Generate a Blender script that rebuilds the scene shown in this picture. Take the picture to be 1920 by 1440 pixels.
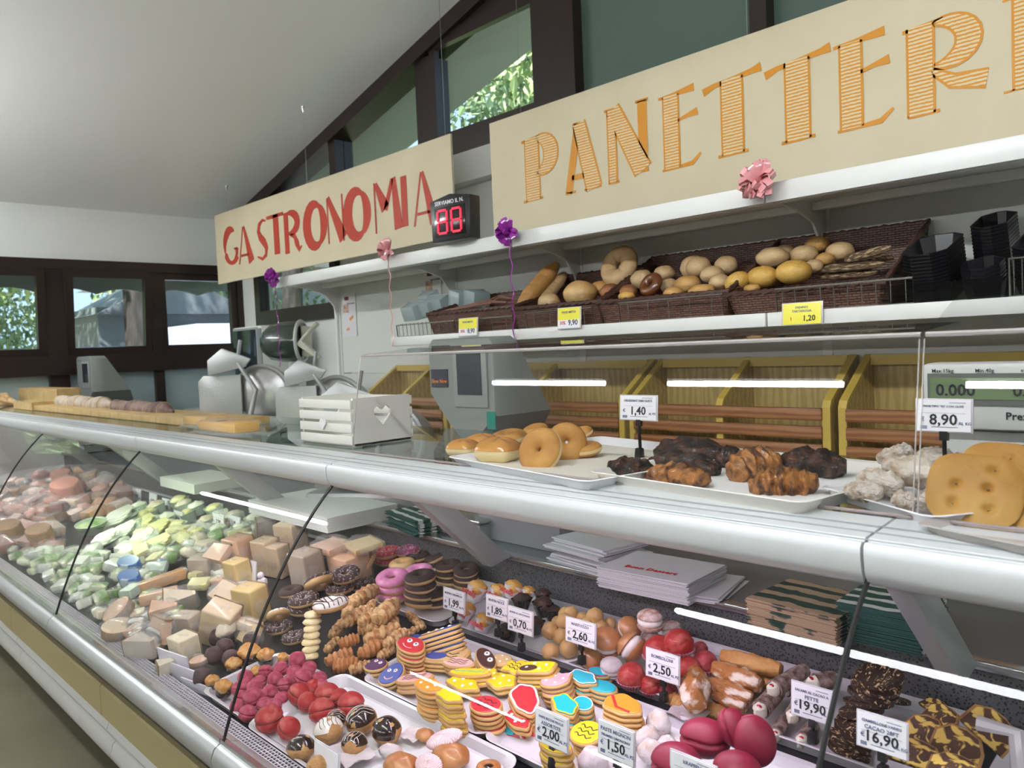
import bpy, bmesh, math, random
from mathutils import Vector, Matrix, Euler, noise as mno
R = math.radians
PI = math.pi
random.seed(7)
C = bpy.context.scene.collection
for o in list(bpy.data.objects): bpy.data.objects.remove(o)

# ------------------------------------------------------------ camera, world, light, exposure
EYE = Vector((0, 0, 1.53)); F = 1476.5
YAW, PIT, ROL = -0.7995788, -0.0469915, -0.0430287
fw = Vector((math.sin(YAW)*math.cos(PIT), math.cos(YAW)*math.cos(PIT), math.sin(PIT)))
r0 = Vector((math.cos(YAW), -math.sin(YAW), 0)); u0 = r0.cross(fw)
rt = math.cos(ROL)*r0 + math.sin(ROL)*u0; up = -math.sin(ROL)*r0 + math.cos(ROL)*u0
cam_d = bpy.data.cameras.new('camera'); cam = bpy.data.objects.new('camera', cam_d); C.objects.link(cam)
cam.matrix_world = Matrix(((rt.x, up.x, -fw.x, EYE.x), (rt.y, up.y, -fw.y, EYE.y), (rt.z, up.z, -fw.z, EYE.z), (0, 0, 0, 1)))
cam_d.sensor_width = 36; cam_d.lens = F/1920*36; cam_d.clip_start = .05; cam_d.clip_end = 200
cam_d.dof.use_dof = True; cam_d.dof.focus_distance = 1.75; cam_d.dof.aperture_fstop = 7
bpy.context.scene.camera = cam
sc = bpy.context.scene
sc.view_settings.view_transform = 'Standard'; sc.view_settings.look = 'None'; sc.view_settings.gamma = 1
sc.view_settings.use_curve_mapping = False; sc.view_settings.exposure = 0.15
TUBE = 62.0      # strength of the fluorescent tubes
CASE = .33       # multiplier of the case lights
w = bpy.data.worlds.new('sky'); sc.world = w; w.use_nodes = True
w.node_tree.nodes['Background'].inputs[0].default_value = (.50, .72, 1, 1)
w.node_tree.nodes['Background'].inputs[1].default_value = 1.5
sl = bpy.data.lights.new('sun', 'SUN'); sl.energy = 17; sl.angle = .02; sl.color = (1, .95, .85)
so = bpy.data.objects.new('sun', sl); C.objects.link(so); so.location = (3, -3, 12)
so.rotation_euler = Vector((-.55, .6, -.95)).to_track_quat('-Z', 'Y').to_euler()

def ray(x, y): return rt*((x-960)/F) - up*((y-720)/F) + fw
def W(x, y, X=None, Y=None, Z=None):
    v = ray(x, y)
    t = (X-EYE.x)/v.x if X is not None else (Y-EYE.y)/v.y if Y is not None else (Z-EYE.z)/v.z
    return EYE + v*t
DS = .138
def deckz(y): return .668 + DS*(y-.765)
def D(x, y, h=0):
    v = ray(x, y); t = (.668 - .765*DS + h - EYE.z)/(v.z - DS*v.y)
    return EYE + v*t
def dep(p): return (p-EYE).dot(fw)
def S(px, p): return px*dep(p)/F

# ------------------------------------------------------------ materials
MATS = {}; UNIT = [1.0]     # texture frequency multiplier for meshes modelled at unit size
def nd(nt, t, **k):
    n = nt.nodes.new(t)
    for a, b in k.items(): setattr(n, a, b)
    return n
def mat(name, col=(.8, .8, .8), rough=.5, metal=0, col2=None, ns=20, nstretch=(1, 1, 1), bump=0, bs=None, coat=0, sss=0, emit=None, es=0, trans=0, alpha=1, lo=.35, hi=.65, spec=.5, detail=4):
    if name in MATS: return MATS[name]
    m = bpy.data.materials.new(name); m.use_nodes = True; MATS[name] = m
    nt = m.node_tree; b = nt.nodes['Principled BSDF']; L = nt.links; bs = (bs or ns*2)*UNIT[0]*(4 if UNIT[0] < 1 else 1); ns = ns*UNIT[0]
    b.inputs['Base Color'].default_value = (*col, 1); b.inputs['Roughness'].default_value = rough
    b.inputs['Metallic'].default_value = metal; b.inputs['Coat Weight'].default_value = coat; b.inputs['Coat Roughness'].default_value = .12
    b.inputs['Specular IOR Level'].default_value = spec
    if sss: b.inputs['Subsurface Weight'].default_value = sss; b.inputs['Subsurface Radius'].default_value = (.01, .006, .003)
    if trans: b.inputs['Transmission Weight'].default_value = trans
    b.inputs['Alpha'].default_value = alpha
    if emit: b.inputs['Emission Color'].default_value = (*emit, 1); b.inputs['Emission Strength'].default_value = es
    if col2 or bump:
        tc = nd(nt, 'ShaderNodeTexCoord'); mp = nd(nt, 'ShaderNodeMapping'); L.new(tc.outputs['Object'], mp.inputs[0]); mp.inputs['Scale'].default_value = nstretch
    if col2:
        n = nd(nt, 'ShaderNodeTexNoise'); n.inputs['Scale'].default_value = ns; n.inputs['Detail'].default_value = detail; L.new(mp.outputs[0], n.inputs[0])
        cr = nd(nt, 'ShaderNodeValToRGB'); cr.color_ramp.elements[0].position = lo; cr.color_ramp.elements[1].position = hi
        cr.color_ramp.elements[0].color = (*col, 1); cr.color_ramp.elements[1].color = (*col2, 1)
        L.new(n.outputs[0], cr.inputs[0]); L.new(cr.outputs[0], b.inputs['Base Color'])
    if bump:
        n2 = nd(nt, 'ShaderNodeTexNoise'); n2.inputs['Scale'].default_value = bs; n2.inputs['Detail'].default_value = 5; L.new(mp.outputs[0], n2.inputs[0])
        bp = nd(nt, 'ShaderNodeBump'); bp.inputs['Strength'].default_value = bump; bp.inputs['Distance'].default_value = .004
        L.new(n2.outputs[0], bp.inputs['Height']); L.new(bp.outputs[0], b.inputs['Normal'])
    return m
def glassmat(name, tint=(1, 1, 1), ior=1.5, boost=1.0, rough=0.0):
    if name in MATS: return MATS[name]
    m = bpy.data.materials.new(name); m.use_nodes = True; MATS[name] = m; nt = m.node_tree; nt.nodes.clear()
    o = nd(nt, 'ShaderNodeOutputMaterial'); mx = nd(nt, 'ShaderNodeMixShader'); fr = nd(nt, 'ShaderNodeFresnel'); fr.inputs[0].default_value = ior
    tr = nd(nt, 'ShaderNodeBsdfTransparent'); tr.inputs[0].default_value = (*tint, 1); gl = nd(nt, 'ShaderNodeBsdfGlossy'); gl.inputs['Roughness'].default_value = rough
    mu = nd(nt, 'ShaderNodeMath', operation='MULTIPLY'); mu.use_clamp = True; mu.inputs[1].default_value = boost
    ge = nd(nt, 'ShaderNodeNewGeometry'); sb_ = nd(nt, 'ShaderNodeMath', operation='SUBTRACT'); sb_.inputs[0].default_value = boost; nt.links.new(ge.outputs['Backfacing'], sb_.inputs[1]); sb_.use_clamp = True; nt.links.new(sb_.outputs[0], mu.inputs[1])
    nt.links.new(fr.outputs[0], mu.inputs[0]); nt.links.new(mu.outputs[0], mx.inputs[0]); nt.links.new(tr.outputs[0], mx.inputs[1]); nt.links.new(gl.outputs[0], mx.inputs[2]); nt.links.new(mx.outputs[0], o.inputs[0])
    return m
def texmat(name, kind, c1, c2, scale=10, rough=.5, bump=.3, **k):
    if name in MATS: return MATS[name]
    m = bpy.data.materials.new(name); m.use_nodes = True; MATS[name] = m; nt = m.node_tree; b = nt.nodes['Principled BSDF']; L = nt.links
    b.inputs['Roughness'].default_value = rough; scale = scale*UNIT[0]
    tc = nd(nt, 'ShaderNodeTexCoord'); mp = nd(nt, 'ShaderNodeMapping'); L.new(tc.outputs['Object'], mp.inputs[0]); mp.inputs['Scale'].default_value = k.get('st', (1, 1, 1)); mp.inputs['Rotation'].default_value = k.get('rot', (0, 0, 0))
    if kind == 'brick':
        t = nd(nt, 'ShaderNodeTexBrick'); t.inputs['Color1'].default_value = (*c1, 1); t.inputs['Color2'].default_value = tuple(x*.6 for x in c1)+(1,); t.inputs['Mortar'].default_value = (*c2, 1)
        t.inputs['Scale'].default_value = scale; t.inputs['Mortar Size'].default_value = .03; t.inputs['Mortar Smooth'].default_value = .8; t.inputs['Brick Width'].default_value = .55; t.inputs['Row Height'].default_value = .17
        L.new(mp.outputs[0], t.inputs[0]); L.new(t.outputs[0], b.inputs['Base Color']); h = t.outputs['Fac']; inv = True
    else:
        if kind == 'wave':
            t = nd(nt, 'ShaderNodeTexWave', bands_direction=k.get('dir', 'Z')); t.inputs['Distortion'].default_value = k.get('dist', 2); t.inputs['Detail Scale'].default_value = 3
        elif kind == 'voronoi': t = nd(nt, 'ShaderNodeTexVoronoi')
        else: t = nd(nt, 'ShaderNodeTexNoise'); t.inputs['Detail'].default_value = 3; t.inputs['Distortion'].default_value = k.get('dist', 0)
        t.inputs['Scale'].default_value = scale; L.new(mp.outputs[0], t.inputs[0])
        cr = nd(nt, 'ShaderNodeValToRGB'); cr.color_ramp.elements[0].color = (*c1, 1); cr.color_ramp.elements[1].color = (*c2, 1)
        cr.color_ramp.elements[0].position = k.get('lo', .3); cr.color_ramp.elements[1].position = k.get('hi', .7)
        L.new(t.outputs[0], cr.inputs[0]); L.new(cr.outputs[0], b.inputs['Base Color']); h = t.outputs[0]; inv = False
    if bump:
        bp = nd(nt, 'ShaderNodeBump', invert=inv); bp.inputs['Strength'].default_value = bump; bp.inputs['Distance'].default_value = .003; L.new(h, bp.inputs['Height']); L.new(bp.outputs[0], b.inputs['Normal'])
    return m

white = mat('white_paint', (.80, .81, .79), .45)
wall_m = mat('plaster', (.74, .75, .73), .8, bump=.15, bs=60)
ceil_m = mat('ceiling_plaster', (.86, .87, .86), .9, bump=.2, bs=25)
frame_m = mat('dark_brown_metal', (.022, .012, .010), .35)
alu = mat('brushed_aluminium', (.62, .64, .65), .32, .75)
alu_w = mat('satin_pale_aluminium', (.70, .73, .74), .35, .1)
steel = mat('steel', (.55, .56, .56), .25, .9)
grey_pl = mat('grey_plastic', (.23, .25, .24), .4)
lgrey_pl = mat('light_grey_plastic', (.55, .56, .54), .45)
black_pl = mat('black_plastic', (.012, .012, .014), .3)
dark_case = mat('dark_case_metal', (.055, .058, .062), .35, .3)
glass = glassmat('clear_glass', (.94, .97, .97), 1.45)
glass_front = glassmat('front_glass', (.985, .99, .99), 1.3)
glass_g = glassmat('green_edge_glass', (.80, .90, .87), 1.5)
acry = glassmat('acrylic', (.96, .96, .96), 1.45)
wood_y = texmat('pale_varnished_pine', 'wave', (.36, .26, .085), (.46, .34, .125), 4, .4, .05, dir='X', dist=5, st=(3, 3, .6))
wood_s = texmat('brown_pine_slat', 'wave', (.22, .085, .025), (.32, .145, .05), 6, .45, .08, dir='Z', dist=4, st=(.3, 1, 3))
wood_e = mat('yellow_edge_banding', (.52, .38, .07), .4)
wicker = texmat('dark_wicker', 'brick', (.19, .095, .065), (.02, .01, .008), 26, .45, 1.0, rot=(R(90), 0, 0))
paper_w = mat('white_paper', (.72, .71, .73), .7, bump=.2, bs=30)
card_m = mat('white_card', (.90, .90, .93), .35, coat=.4)
ink = mat('dark_ink', (.02, .02, .03), .6)
ink2 = mat('blue_grey_ink', (.16, .18, .30), .6)
redink = mat('red_ink', (.6, .02, .02), .6)
yel_card = mat('yellow_card', (.86, .80, .04), .4, coat=.3)
tray_w = mat('white_tray', (.82, .82, .83), .3, coat=.3)
holder_m = mat('frosted_holder', (.62, .60, .64), .25, coat=.5)

# ------------------------------------------------------------ mesh builder
class MB:
    def __init__(s): s.v = []; s.f = []; s.mi = []
    def add(s, vs, fs, mi=0, M=None):
        o = len(s.v)
        s.v += [tuple(M @ Vector(p)) for p in vs] if M is not None else [tuple(p) for p in vs]
        s.f += [tuple(i+o for i in f) for f in fs]; s.mi += [mi]*len(fs); return s
    def box(s, x0, x1, y0, y1, z0, z1, mi=0, M=None):
        return s.add([(x0, y0, z0), (x1, y0, z0), (x1, y1, z0), (x0, y1, z0), (x0, y0, z1), (x1, y0, z1), (x1, y1, z1), (x0, y1, z1)],
                     [(3, 2, 1, 0), (4, 5, 6, 7), (0, 1, 5, 4), (1, 2, 6, 5), (2, 3, 7, 6), (3, 0, 4, 7)], mi, M)
    def loft(s, rings, mi=0, M=None, cap=True, closed=True):
        n = len(rings[0]); vs = [p for r in rings for p in r]; fs = []
        for i in range(len(rings)-1):
            for j in range(n if closed else n-1):
                a = i*n+j; b = i*n+(j+1) % n; fs.append((a, b, b+n, a+n))
        if cap and closed: fs.append(tuple(range(n-1, -1, -1))); fs.append(tuple(range(len(vs)-n, len(vs))))
        return s.add(vs, fs, mi, M)
    def prism(s, poly, z0, z1, mi=0, M=None, bev=0):
        if bev:
            cx = sum(p[0] for p in poly)/len(poly); cy = sum(p[1] for p in poly)/len(poly)
            sh = lambda k: [(cx+(x-cx)*k, cy+(y-cy)*k) for x, y in poly]
            i = sh(1-bev); h = (z1-z0)*.28
            return s.loft([[(x, y, z0) for x, y in i], [(x, y, z0+h) for x, y in poly], [(x, y, z1-h) for x, y in poly], [(x, y, z1) for x, y in i]], mi, M)
        return s.loft([[(x, y, z0) for x, y in poly], [(x, y, z1) for x, y in poly]], mi, M)
    def lathe(s, prof, n=20, mi=0, M=None, sx=1, sy=1, cap=True):
        return s.loft([[(r*sx*math.cos(2*PI*j/n), r*sy*math.sin(2*PI*j/n), z) for j in range(n)] for r, z in prof], mi, M, cap)
    def tube(s, pts, r=.01, n=8, mi=0, M=None):
        pts = [Vector(p) for p in pts]; rings = []; rr = r if isinstance(r, (list, tuple)) else [r]*len(pts)
        ref = None
        for i, p in enumerate(pts):
            t = (pts[min(i+1, len(pts)-1)]-pts[max(i-1, 0)]).normalized()
            if ref is None: ref = t.orthogonal().normalized()
            a = (ref - t*ref.dot(t)); a = a.normalized() if a.length > 1e-5 else t.orthogonal().normalized(); ref = a; b = t.cross(a)
            rings.append([tuple(p+(a*math.cos(2*PI*j/n)+b*math.sin(2*PI*j/n))*rr[i]) for j in range(n)])
        return s.loft(rings, mi, M)
    def ell(s, rx, ry, rz, n=16, m=10, mi=0, M=None, f=None, lo=-1):
        rings = []
        a0 = math.asin(max(-1, lo)) if lo > -1 else -PI/2+.02
        for i in range(m+1):
            la = a0+(PI/2-.02-a0)*i/m; ring = []
            for j in range(n):
                th = 2*PI*j/n; k = f(la, th) if f else 1
                ring.append((rx*k*math.cos(la)*math.cos(th), ry*k*math.cos(la)*math.sin(th), rz*k*math.sin(la)))
            rings.append(ring)
        return s.loft(rings, mi, M)
    def torus(s, Ra, r, n=28, m=12, a0=0, a1=2*PI, mi=0, M=None, sz=1, wob=0, f=None):
        full = abs(a1-a0-2*PI) < .01; k = m if full else m+1; vs = []; fs = []
        for i in range(n):
            th = 2*PI*i/n
            for j in range(k):
                a = a0+(a1-a0)*j/m; q = 1+wob*math.sin(5*th+1)*(.6 if j in (0, k-1) else .2)
                if f: q *= f(th, a)
                rr = r*q; x = Ra+rr*math.cos(a); vs.append((x*math.cos(th), x*math.sin(th), rr*math.sin(a)*sz))
        for i in range(n):
            for j in range(k if full else k-1):
                a = i*k+j; b = i*k+(j+1) % k; c = ((i+1) % n)*k+(j+1) % k; d = ((i+1) % n)*k+j; fs.append((d, c, b, a))
        return s.add(vs, fs, mi, M)
    def ribbon(s, pts, z=0, th=.0015, mi=0, M=None):      # pts (x,y,width) flat stroke in XY
        L = []; Rr = []
        for i, (x, y, wd) in enumerate(pts):
            a = pts[max(i-1, 0)]; b = pts[min(i+1, len(pts)-1)]; dx, dy = b[0]-a[0], b[1]-a[1]; l = math.hypot(dx, dy) or 1
            nx, ny = -dy/l*wd/2, dx/l*wd/2; L.append((x+nx, y+ny)); Rr.append((x-nx, y-ny))
        rings = [[(l[0], l[1], z), (l[0], l[1], z+th), (r[0], r[1], z+th), (r[0], r[1], z)] for l, r in zip(L, Rr)]
        return s.loft(rings, mi, M)
    def mesh(s, name, mats, smooth=True, bevel=0, seg=2):
        me = bpy.data.meshes.new(name); me.from_pydata(s.v, [], s.f)
        for m in (mats if isinstance(mats, (list, tuple)) else [mats]): me.materials.append(m)
        me.polygons.foreach_set('material_index', s.mi); me.polygons.foreach_set('use_smooth', [smooth]*len(s.f)); me.update()
        bm = bmesh.new(); bm.from_mesh(me); bmesh.ops.recalc_face_normals(bm, faces=bm.faces)
        if bevel: bmesh.ops.bevel(bm, geom=bm.edges[:], offset=bevel, segments=seg, affect='EDGES', profile=.5, clamp_overlap=True)
        bm.to_mesh(me); bm.free()
        if smooth: me.set_sharp_from_angle(angle=R(42))
        return me
CACHE = {}
def cached(key, fn):
    if key not in CACHE: CACHE[key] = fn()
    return CACHE[key]
def thing(name, label, cat, loc=(0, 0, 0), rot=(0, 0, 0), group=None, scale=1, M=None):
    o = bpy.data.objects.new(name, None); C.objects.link(o); o.empty_display_size = .05
    if M is not None: o.matrix_world = M
    else: o.location = loc; o.rotation_euler = rot; o.scale = (scale,)*3 if isinstance(scale, (int, float)) else scale
    o['label'] = label; o['category'] = cat
    if group: o['group'] = group
    return o
def P(name, me, parent=None, loc=(0, 0, 0), rot=(0, 0, 0), scale=1, label=None, kind=None, M=None):
    o = bpy.data.objects.new(name, me); C.objects.link(o); o.parent = parent
    if M is not None: o.matrix_local = M
    else: o.location = loc; o.rotation_euler = rot; o.scale = (scale,)*3 if isinstance(scale, (int, float)) else scale
    if label: o['label'] = label
    if kind: o['kind'] = kind
    return o
def solo(name, me, label, cat, loc=(0, 0, 0), rot=(0, 0, 0), scale=1, group=None, kind=None, M=None):
    o = P(name, me, None, loc, rot, scale, label, kind, M); o['category'] = cat
    if group: o['group'] = group
    return o
def boxm(name, sx, sy, sz, m, bevel=0, base=False):    # centred box (or standing on z=0)
    z0, z1 = (0, sz) if base else (-sz/2, sz/2)
    return MB().box(-sx/2, sx/2, -sy/2, sy/2, z0, z1).mesh(name, m, False if not bevel else True, bevel)
def bar(name, x0, x1, y0, y1, z0, z1, m, parent=None, bevel=0, kind=None, label=None):
    me = boxm(name, abs(x1-x0), abs(y1-y0), abs(z1-z0), m, bevel)
    return P(name, me, parent, ((x0+x1)/2, (y0+y1)/2, (z0+z1)/2), kind=kind, label=label)
def struct(name, me, **k): return P(name, me, None, kind='structure', **k)
def sbar(name, x0, x1, y0, y1, z0, z1, m, parent=None): return bar(name, x0, x1, y0, y1, z0, z1, m, parent, kind='structure' if parent is None else None)
def textmesh(s, size, m, align='CENTER', res=2, th=.0004):
    def mk():
        cu = bpy.data.curves.new('lettering', 'FONT'); cu.body = s; cu.size = size; cu.align_x = align; cu.align_y = 'CENTER'; cu.resolution_u = res; cu.extrude = th; cu.offset = size*(.014 if size > .014 else .004)
        ob = bpy.data.objects.new('t', cu); me = bpy.data.meshes.new_from_object(ob); me.materials.clear(); me.materials.append(m); me.name = 'lettering'
        bpy.data.objects.remove(ob); bpy.data.curves.remove(cu); return me
    return cached(('txt', s, round(size, 5), m.name, align), mk)
FACE = (R(90), 0, 0)   # text/plates facing -Y
ORD = ['first', 'second', 'third', 'fourth', 'fifth', 'sixth', 'seventh', 'eighth', 'ninth', 'tenth', 'eleventh', 'twelfth', 'thirteenth', 'fourteenth', 'fifteenth', 'sixteenth', 'seventeenth', 'eighteenth', 'nineteenth', 'twentieth', 'twenty-first', 'twenty-second', 'twenty-third', 'twenty-fourth', 'twenty-fifth', 'twenty-sixth', 'twenty-seventh', 'twenty-eighth']
def ranks(pts, per=None):
    n = len(pts); per = per or max(2, round(math.sqrt(n)*1.3)); idx = sorted(range(n), key=lambda i: -pts[i][1]); out = ['']*n
    rows = [idx[i:i+per] for i in range(0, n, per)]
    for ri, row in enumerate(rows):
        for ci, i in enumerate(sorted(row, key=lambda i: pts[i][0])):
            out[i] = (ORD[ci]+' from left') + (', '+ORD[ri]+' row from front' if len(rows) > 1 else '')
    return out
def seg_matrix(a, b, wd, thick=None, roll=0):
    a, b = Vector(a), Vector(b); d = b-a; l = d.length; x = d.normalized(); z = Vector((0, 0, 1)); y = z.cross(x).normalized(); z = x.cross(y)
    M = Matrix(((x.x*l, y.x*wd, z.x*(thick or wd), 0), (x.y*l, y.y*wd, z.y*(thick or wd), 0), (x.z*l, y.z*wd, z.z*(thick or wd), 0), (0, 0, 0, 1)))
    return Matrix.Translation((a+b)/2) @ M @ Matrix.Rotation(roll, 4, 'X')
Z1 = lambda ox, oy, s: (lambda x, y: (ox+x/s, oy+y/s))
zB2 = Z1(360, 1140, 4.8); zB3 = Z1(480, 980, 4.571); zB4 = Z1(660, 1140, 4.8); zB5 = Z1(820, 1040, 4.571); zB6 = Z1(1000, 1140, 4.8)
zB7 = Z1(1200, 1140, 4.8); zB8 = Z1(1500, 1080, 4.0); zA3 = Z1(700, 420, 3.097); zA4 = Z1(1300, 380, 3.097); zA1 = Z1(0, 460, 4); zA2 = Z1(400, 460, 4)
zS1 = Z1(380, 180, 3.2); zS2 = Z1(780, 0, 3); zS3 = Z1(1320, 0, 3.2); zD6 = Z1(200, 980, 4.8); zE2 = Z1(200, 860, 5.333); zE1 = Z1(0, 880, 6.4); zA6 = Z1(780, 700, 3.097); zA7 = Z1(1360, 700, 3.4286)

# ------------------------------------------------------------ room shell
XL, YB = -6.6, 3.16
SL = .258
def roofz(x): return 2.725 + SL*(x-XL)
XR, YF = 5.0, -6.5
fl = MB().box(XL-.1, XR, YF, YB+.1, -.05, 0).mesh('floor', texmat('beige_floor', 'noise', (.19, .17, .115), (.24, .215, .15), 3, .45, .05), False)
struct('floor', fl)
cm = MB().add([(XL-.7, YF, roofz(XL-.7)), (XR, YF, roofz(XR)), (XR, YB+.15, roofz(XR)), (XL-.7, YB+.15, roofz(XL-.7))] + [(XL-.7, YF, roofz(XL-.7)+.15), (XR, YF, roofz(XR)+.15), (XR, YB+.15, roofz(XR)+.15), (XL-.7, YB+.15, roofz(XL-.7)+.15)],
    [(0, 1, 2, 3), (7, 6, 5, 4), (0, 4, 5, 1), (1, 5, 6, 2), (2, 6, 7, 3), (3, 7, 4, 0)]).mesh('ceiling', ceil_m, False)
struct('ceiling', cm)
shop_m = mat('shop_side_wall', (.22, .20, .18), .8)
sbar('wall_right', XR, XR+.1, YF, YB, 0, roofz(XR), shop_m)
wf = MB(); wf.add([(XL, YF, 0), (XR, YF, 0), (XR, YF, roofz(XR)), (XL, YF, roofz(XL)), (XL, YF-.1, 0), (XR, YF-.1, 0), (XR, YF-.1, roofz(XR)), (XL, YF-.1, roofz(XL))],
    [(0, 1, 2, 3), (7, 6, 5, 4), (0, 4, 5, 1), (1, 5, 6, 2), (2, 6, 7, 3), (3, 7, 4, 0)]); struct('wall_front', wf.mesh('wall_front', shop_m, False))
# left wall: band of windows Z .9 - 2.32
zt = W(0, 482, X=XL).z; zm0 = W(425, 660, X=XL).z; zm1 = W(425, 677, X=XL).z
sbar('wall_left', XL-.12, XL, YF, YB, zt, roofz(XL)+.02, wall_m)
sbar('wall_left', XL-.12, XL, YF, YB, 0, .85, wall_m)
sbar('wall_left', XL-.12, XL, YF, .4, .85, zt, wall_m)
fr_glass = mat('frosted_lower_pane', (.36, .47, .49), .35, coat=.3)
def lpost(y0, y1, nm='trim_1'): sbar(nm, XL-.06, XL+.03, y0, y1, .85, zt, frame_m)
py = lambda x, y=600: W(x, y, X=XL).y
posts = [(py(84), py(122)), (py(283), py(300)), (py(446), py(458)), (.4, .5)]
for i, (a, b) in enumerate(posts): lpost(a, b, 'trim_%d' % (i+1))
sbar('trim_6', XL-.06, XL+.04, .4, YB, zt-.075, zt, frame_m)
sbar('trim_7', XL-.06, XL+.05, .4, YB, zm1-.05, zm0+.02, frame_m)
sbar('trim_8', XL-.06, XL+.04, .4, YB, .85, .92, frame_m)
def sash(n, y0, y1, tilt, z0=None, z1=None):
    z0 = z0 or zm0+.02; z1 = z1 or zt-.075; t = .055; h = z1-z0
    e = bpy.data.objects.new('window_%d' % n, None); C.objects.link(e); e['kind'] = 'structure'; e.location = (XL-.02, (y0+y1)/2, z0); e.rotation_euler = (0, tilt, 0)
    wdt = (y1-y0)/2
    for nm, a in (('sash_rail', (-.03, .03, -wdt, wdt, 0, t)), ('sash_rail', (-.03, .03, -wdt, wdt, h-t, h)), ('sash_stile', (-.03, .03, -wdt, -wdt+t, t, h-t)), ('sash_stile', (-.03, .03, wdt-t, wdt, t, h-t))):
        bar(nm, *a, frame_m, e)
    bar('glass_pane', -.004, .004, -wdt+t, wdt-t, t, h-t, glass, e)
bounds = [(.5, py(84)), (py(122), py(283)), (py(300), py(446))]
sash(1, bounds[0][0], bounds[0][1], R(6)); sash(2, bounds[1][0], bounds[1][1], R(6)); sash(3, bounds[2][0], bounds[2][1], 0)
for k, (a, b) in enumerate(bounds): sbar('window_%d' % (5+k), XL-.03, XL-.015, a, b, .92, zm1-.05, fr_glass)
sbar('wall_left', XL-.12, XL+.02, py(458), YB, .85, zt, wall_m)
# back wall: gable with clerestory above Z 2.62, lower window
zc = 2.70
wx0, wx1 = W(490, 600, Y=YB).x-.02, W(634, 590, Y=YB).x+.06; wz0, wz1 = 1.80, 2.32
def wb(x0, x1, z0, z1): sbar('wall_back', x0, x1, YB, YB+.12, z0, z1, wall_m)
wb(XL, wx0, 0, zc-.1); wb(wx1, XR, 0, zc-.1); wb(wx0, wx1, 0, wz0); wb(wx0, wx1, wz1, zc-.1)
sbar('trim_9', XL, XR, YB-.10, YB+.12, zc-.20, zc-.03, white)
e = bpy.data.objects.new('window_9', None); C.objects.link(e); e['kind'] = 'structure'; e.location = (0, YB+.02, 0)
t = .085
bar('sash_rail', wx0, wx1, -.06, .03, wz0, wz0+t+.03, frame_m, e); bar('sash_rail', wx0, wx1, -.06, .03, wz1-t, wz1, frame_m, e)
bar('sash_stile', wx0, wx0+t, -.06, .03, wz0+t+.03, wz1-t, frame_m, e); bar('sash_stile', wx1-t, wx1, -.06, .03, wz0+t+.03, wz1-t, frame_m, e); bar('glass_pane', wx0+t, wx1-t, 0, .006, wz0+t+.03, wz1-t, glass, e)
# clerestory beams
bx = lambda x, y=100: W(x, y, Y=YB).x
sl = MB(); xs = [XL, XR]
sl.add([(x, y, roofz(x)+dz) for x in xs for y in (YB-.08, YB+.1) for dz in (-.10, .0)], [(0, 1, 3, 2), (4, 6, 7, 5), (0, 4, 5, 1), (2, 3, 7, 6), (1, 5, 7, 3), (0, 2, 6, 4)])
struct('trim_10', sl.mesh('trim_10', frame_m, False))
sbar('trim_11', XL, XR, YB-.05, YB+.1, zc-.03, zc+.06, frame_m)
cposts = [(bx(628, 300), bx(640, 300)), (bx(792, 200), bx(820, 200)), (bx(1022, 100), bx(1088, 100)), (bx(1415, 20), bx(1447, 20)), (-.4, -.3), (1.2, 1.3)]
for i, (a, b) in enumerate(cposts):
    sbar('trim_%d' % (12+i), a, b, YB-.05, YB+.1, zc+.06, roofz(a)-.08, frame_m)
sbar('trim_18', bx(820, 200), bx(1022, 100), YB-.04, YB+.09, zc+.72, zc+.80, frame_m)
green_pane = mat('green_frosted_glass', (.085, .135, .115), .25, coat=.5)
def pane(n, x0, x1, m):
    zz = [zc+.06, zc+.06, roofz(x1)-.09, roofz(x0)-.09]
    mb = MB().add([(x0, YB+.02, zz[0]), (x1, YB+.02, zz[1]), (x1, YB+.02, zz[2]), (x0, YB+.02, zz[3]), (x0, YB+.03, zz[0]), (x1, YB+.03, zz[1]), (x1, YB+.03, zz[2]), (x0, YB+.03, zz[3])],
        [(0, 1, 2, 3), (7, 6, 5, 4), (0, 4, 5, 1), (1, 5, 6, 2), (2, 6, 7, 3), (3, 7, 4, 0)]); struct('window_%d' % n, mb.mesh('window', m, False))
pane(10, XL+.1, cposts[0][0], glass); pane(11, cposts[0][1], cposts[1][0], glass); pane(12, cposts[1][1], cposts[2][0], glass)
pane(13, cposts[2][1], cposts[3][0], green_pane); pane(14, cposts[3][1], cposts[4][0], green_pane); pane(15, cposts[4][1], cposts[5][0], green_pane); pane(16, cposts[5][1], XR, green_pane)
# sash frame inside the tall clerestory window
e = bpy.data.objects.new('window_17', None); C.objects.link(e); e['kind'] = 'structure'; e.location = (0, YB-.03, 0); a, b = cposts[1][1], cposts[2][0]
for q in ((a, b, zc+.06, zc+.13), (a, b, zc+.65, zc+.72)): bar('sash_rail', q[0], q[1], -.02, .02, q[2], q[3], frame_m, e)
for q in ((a, a+.05), (b-.05, b)): bar('sash_stile', q[0], q[1], -.02, .02, zc+.13, zc+.65, frame_m, e)

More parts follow.
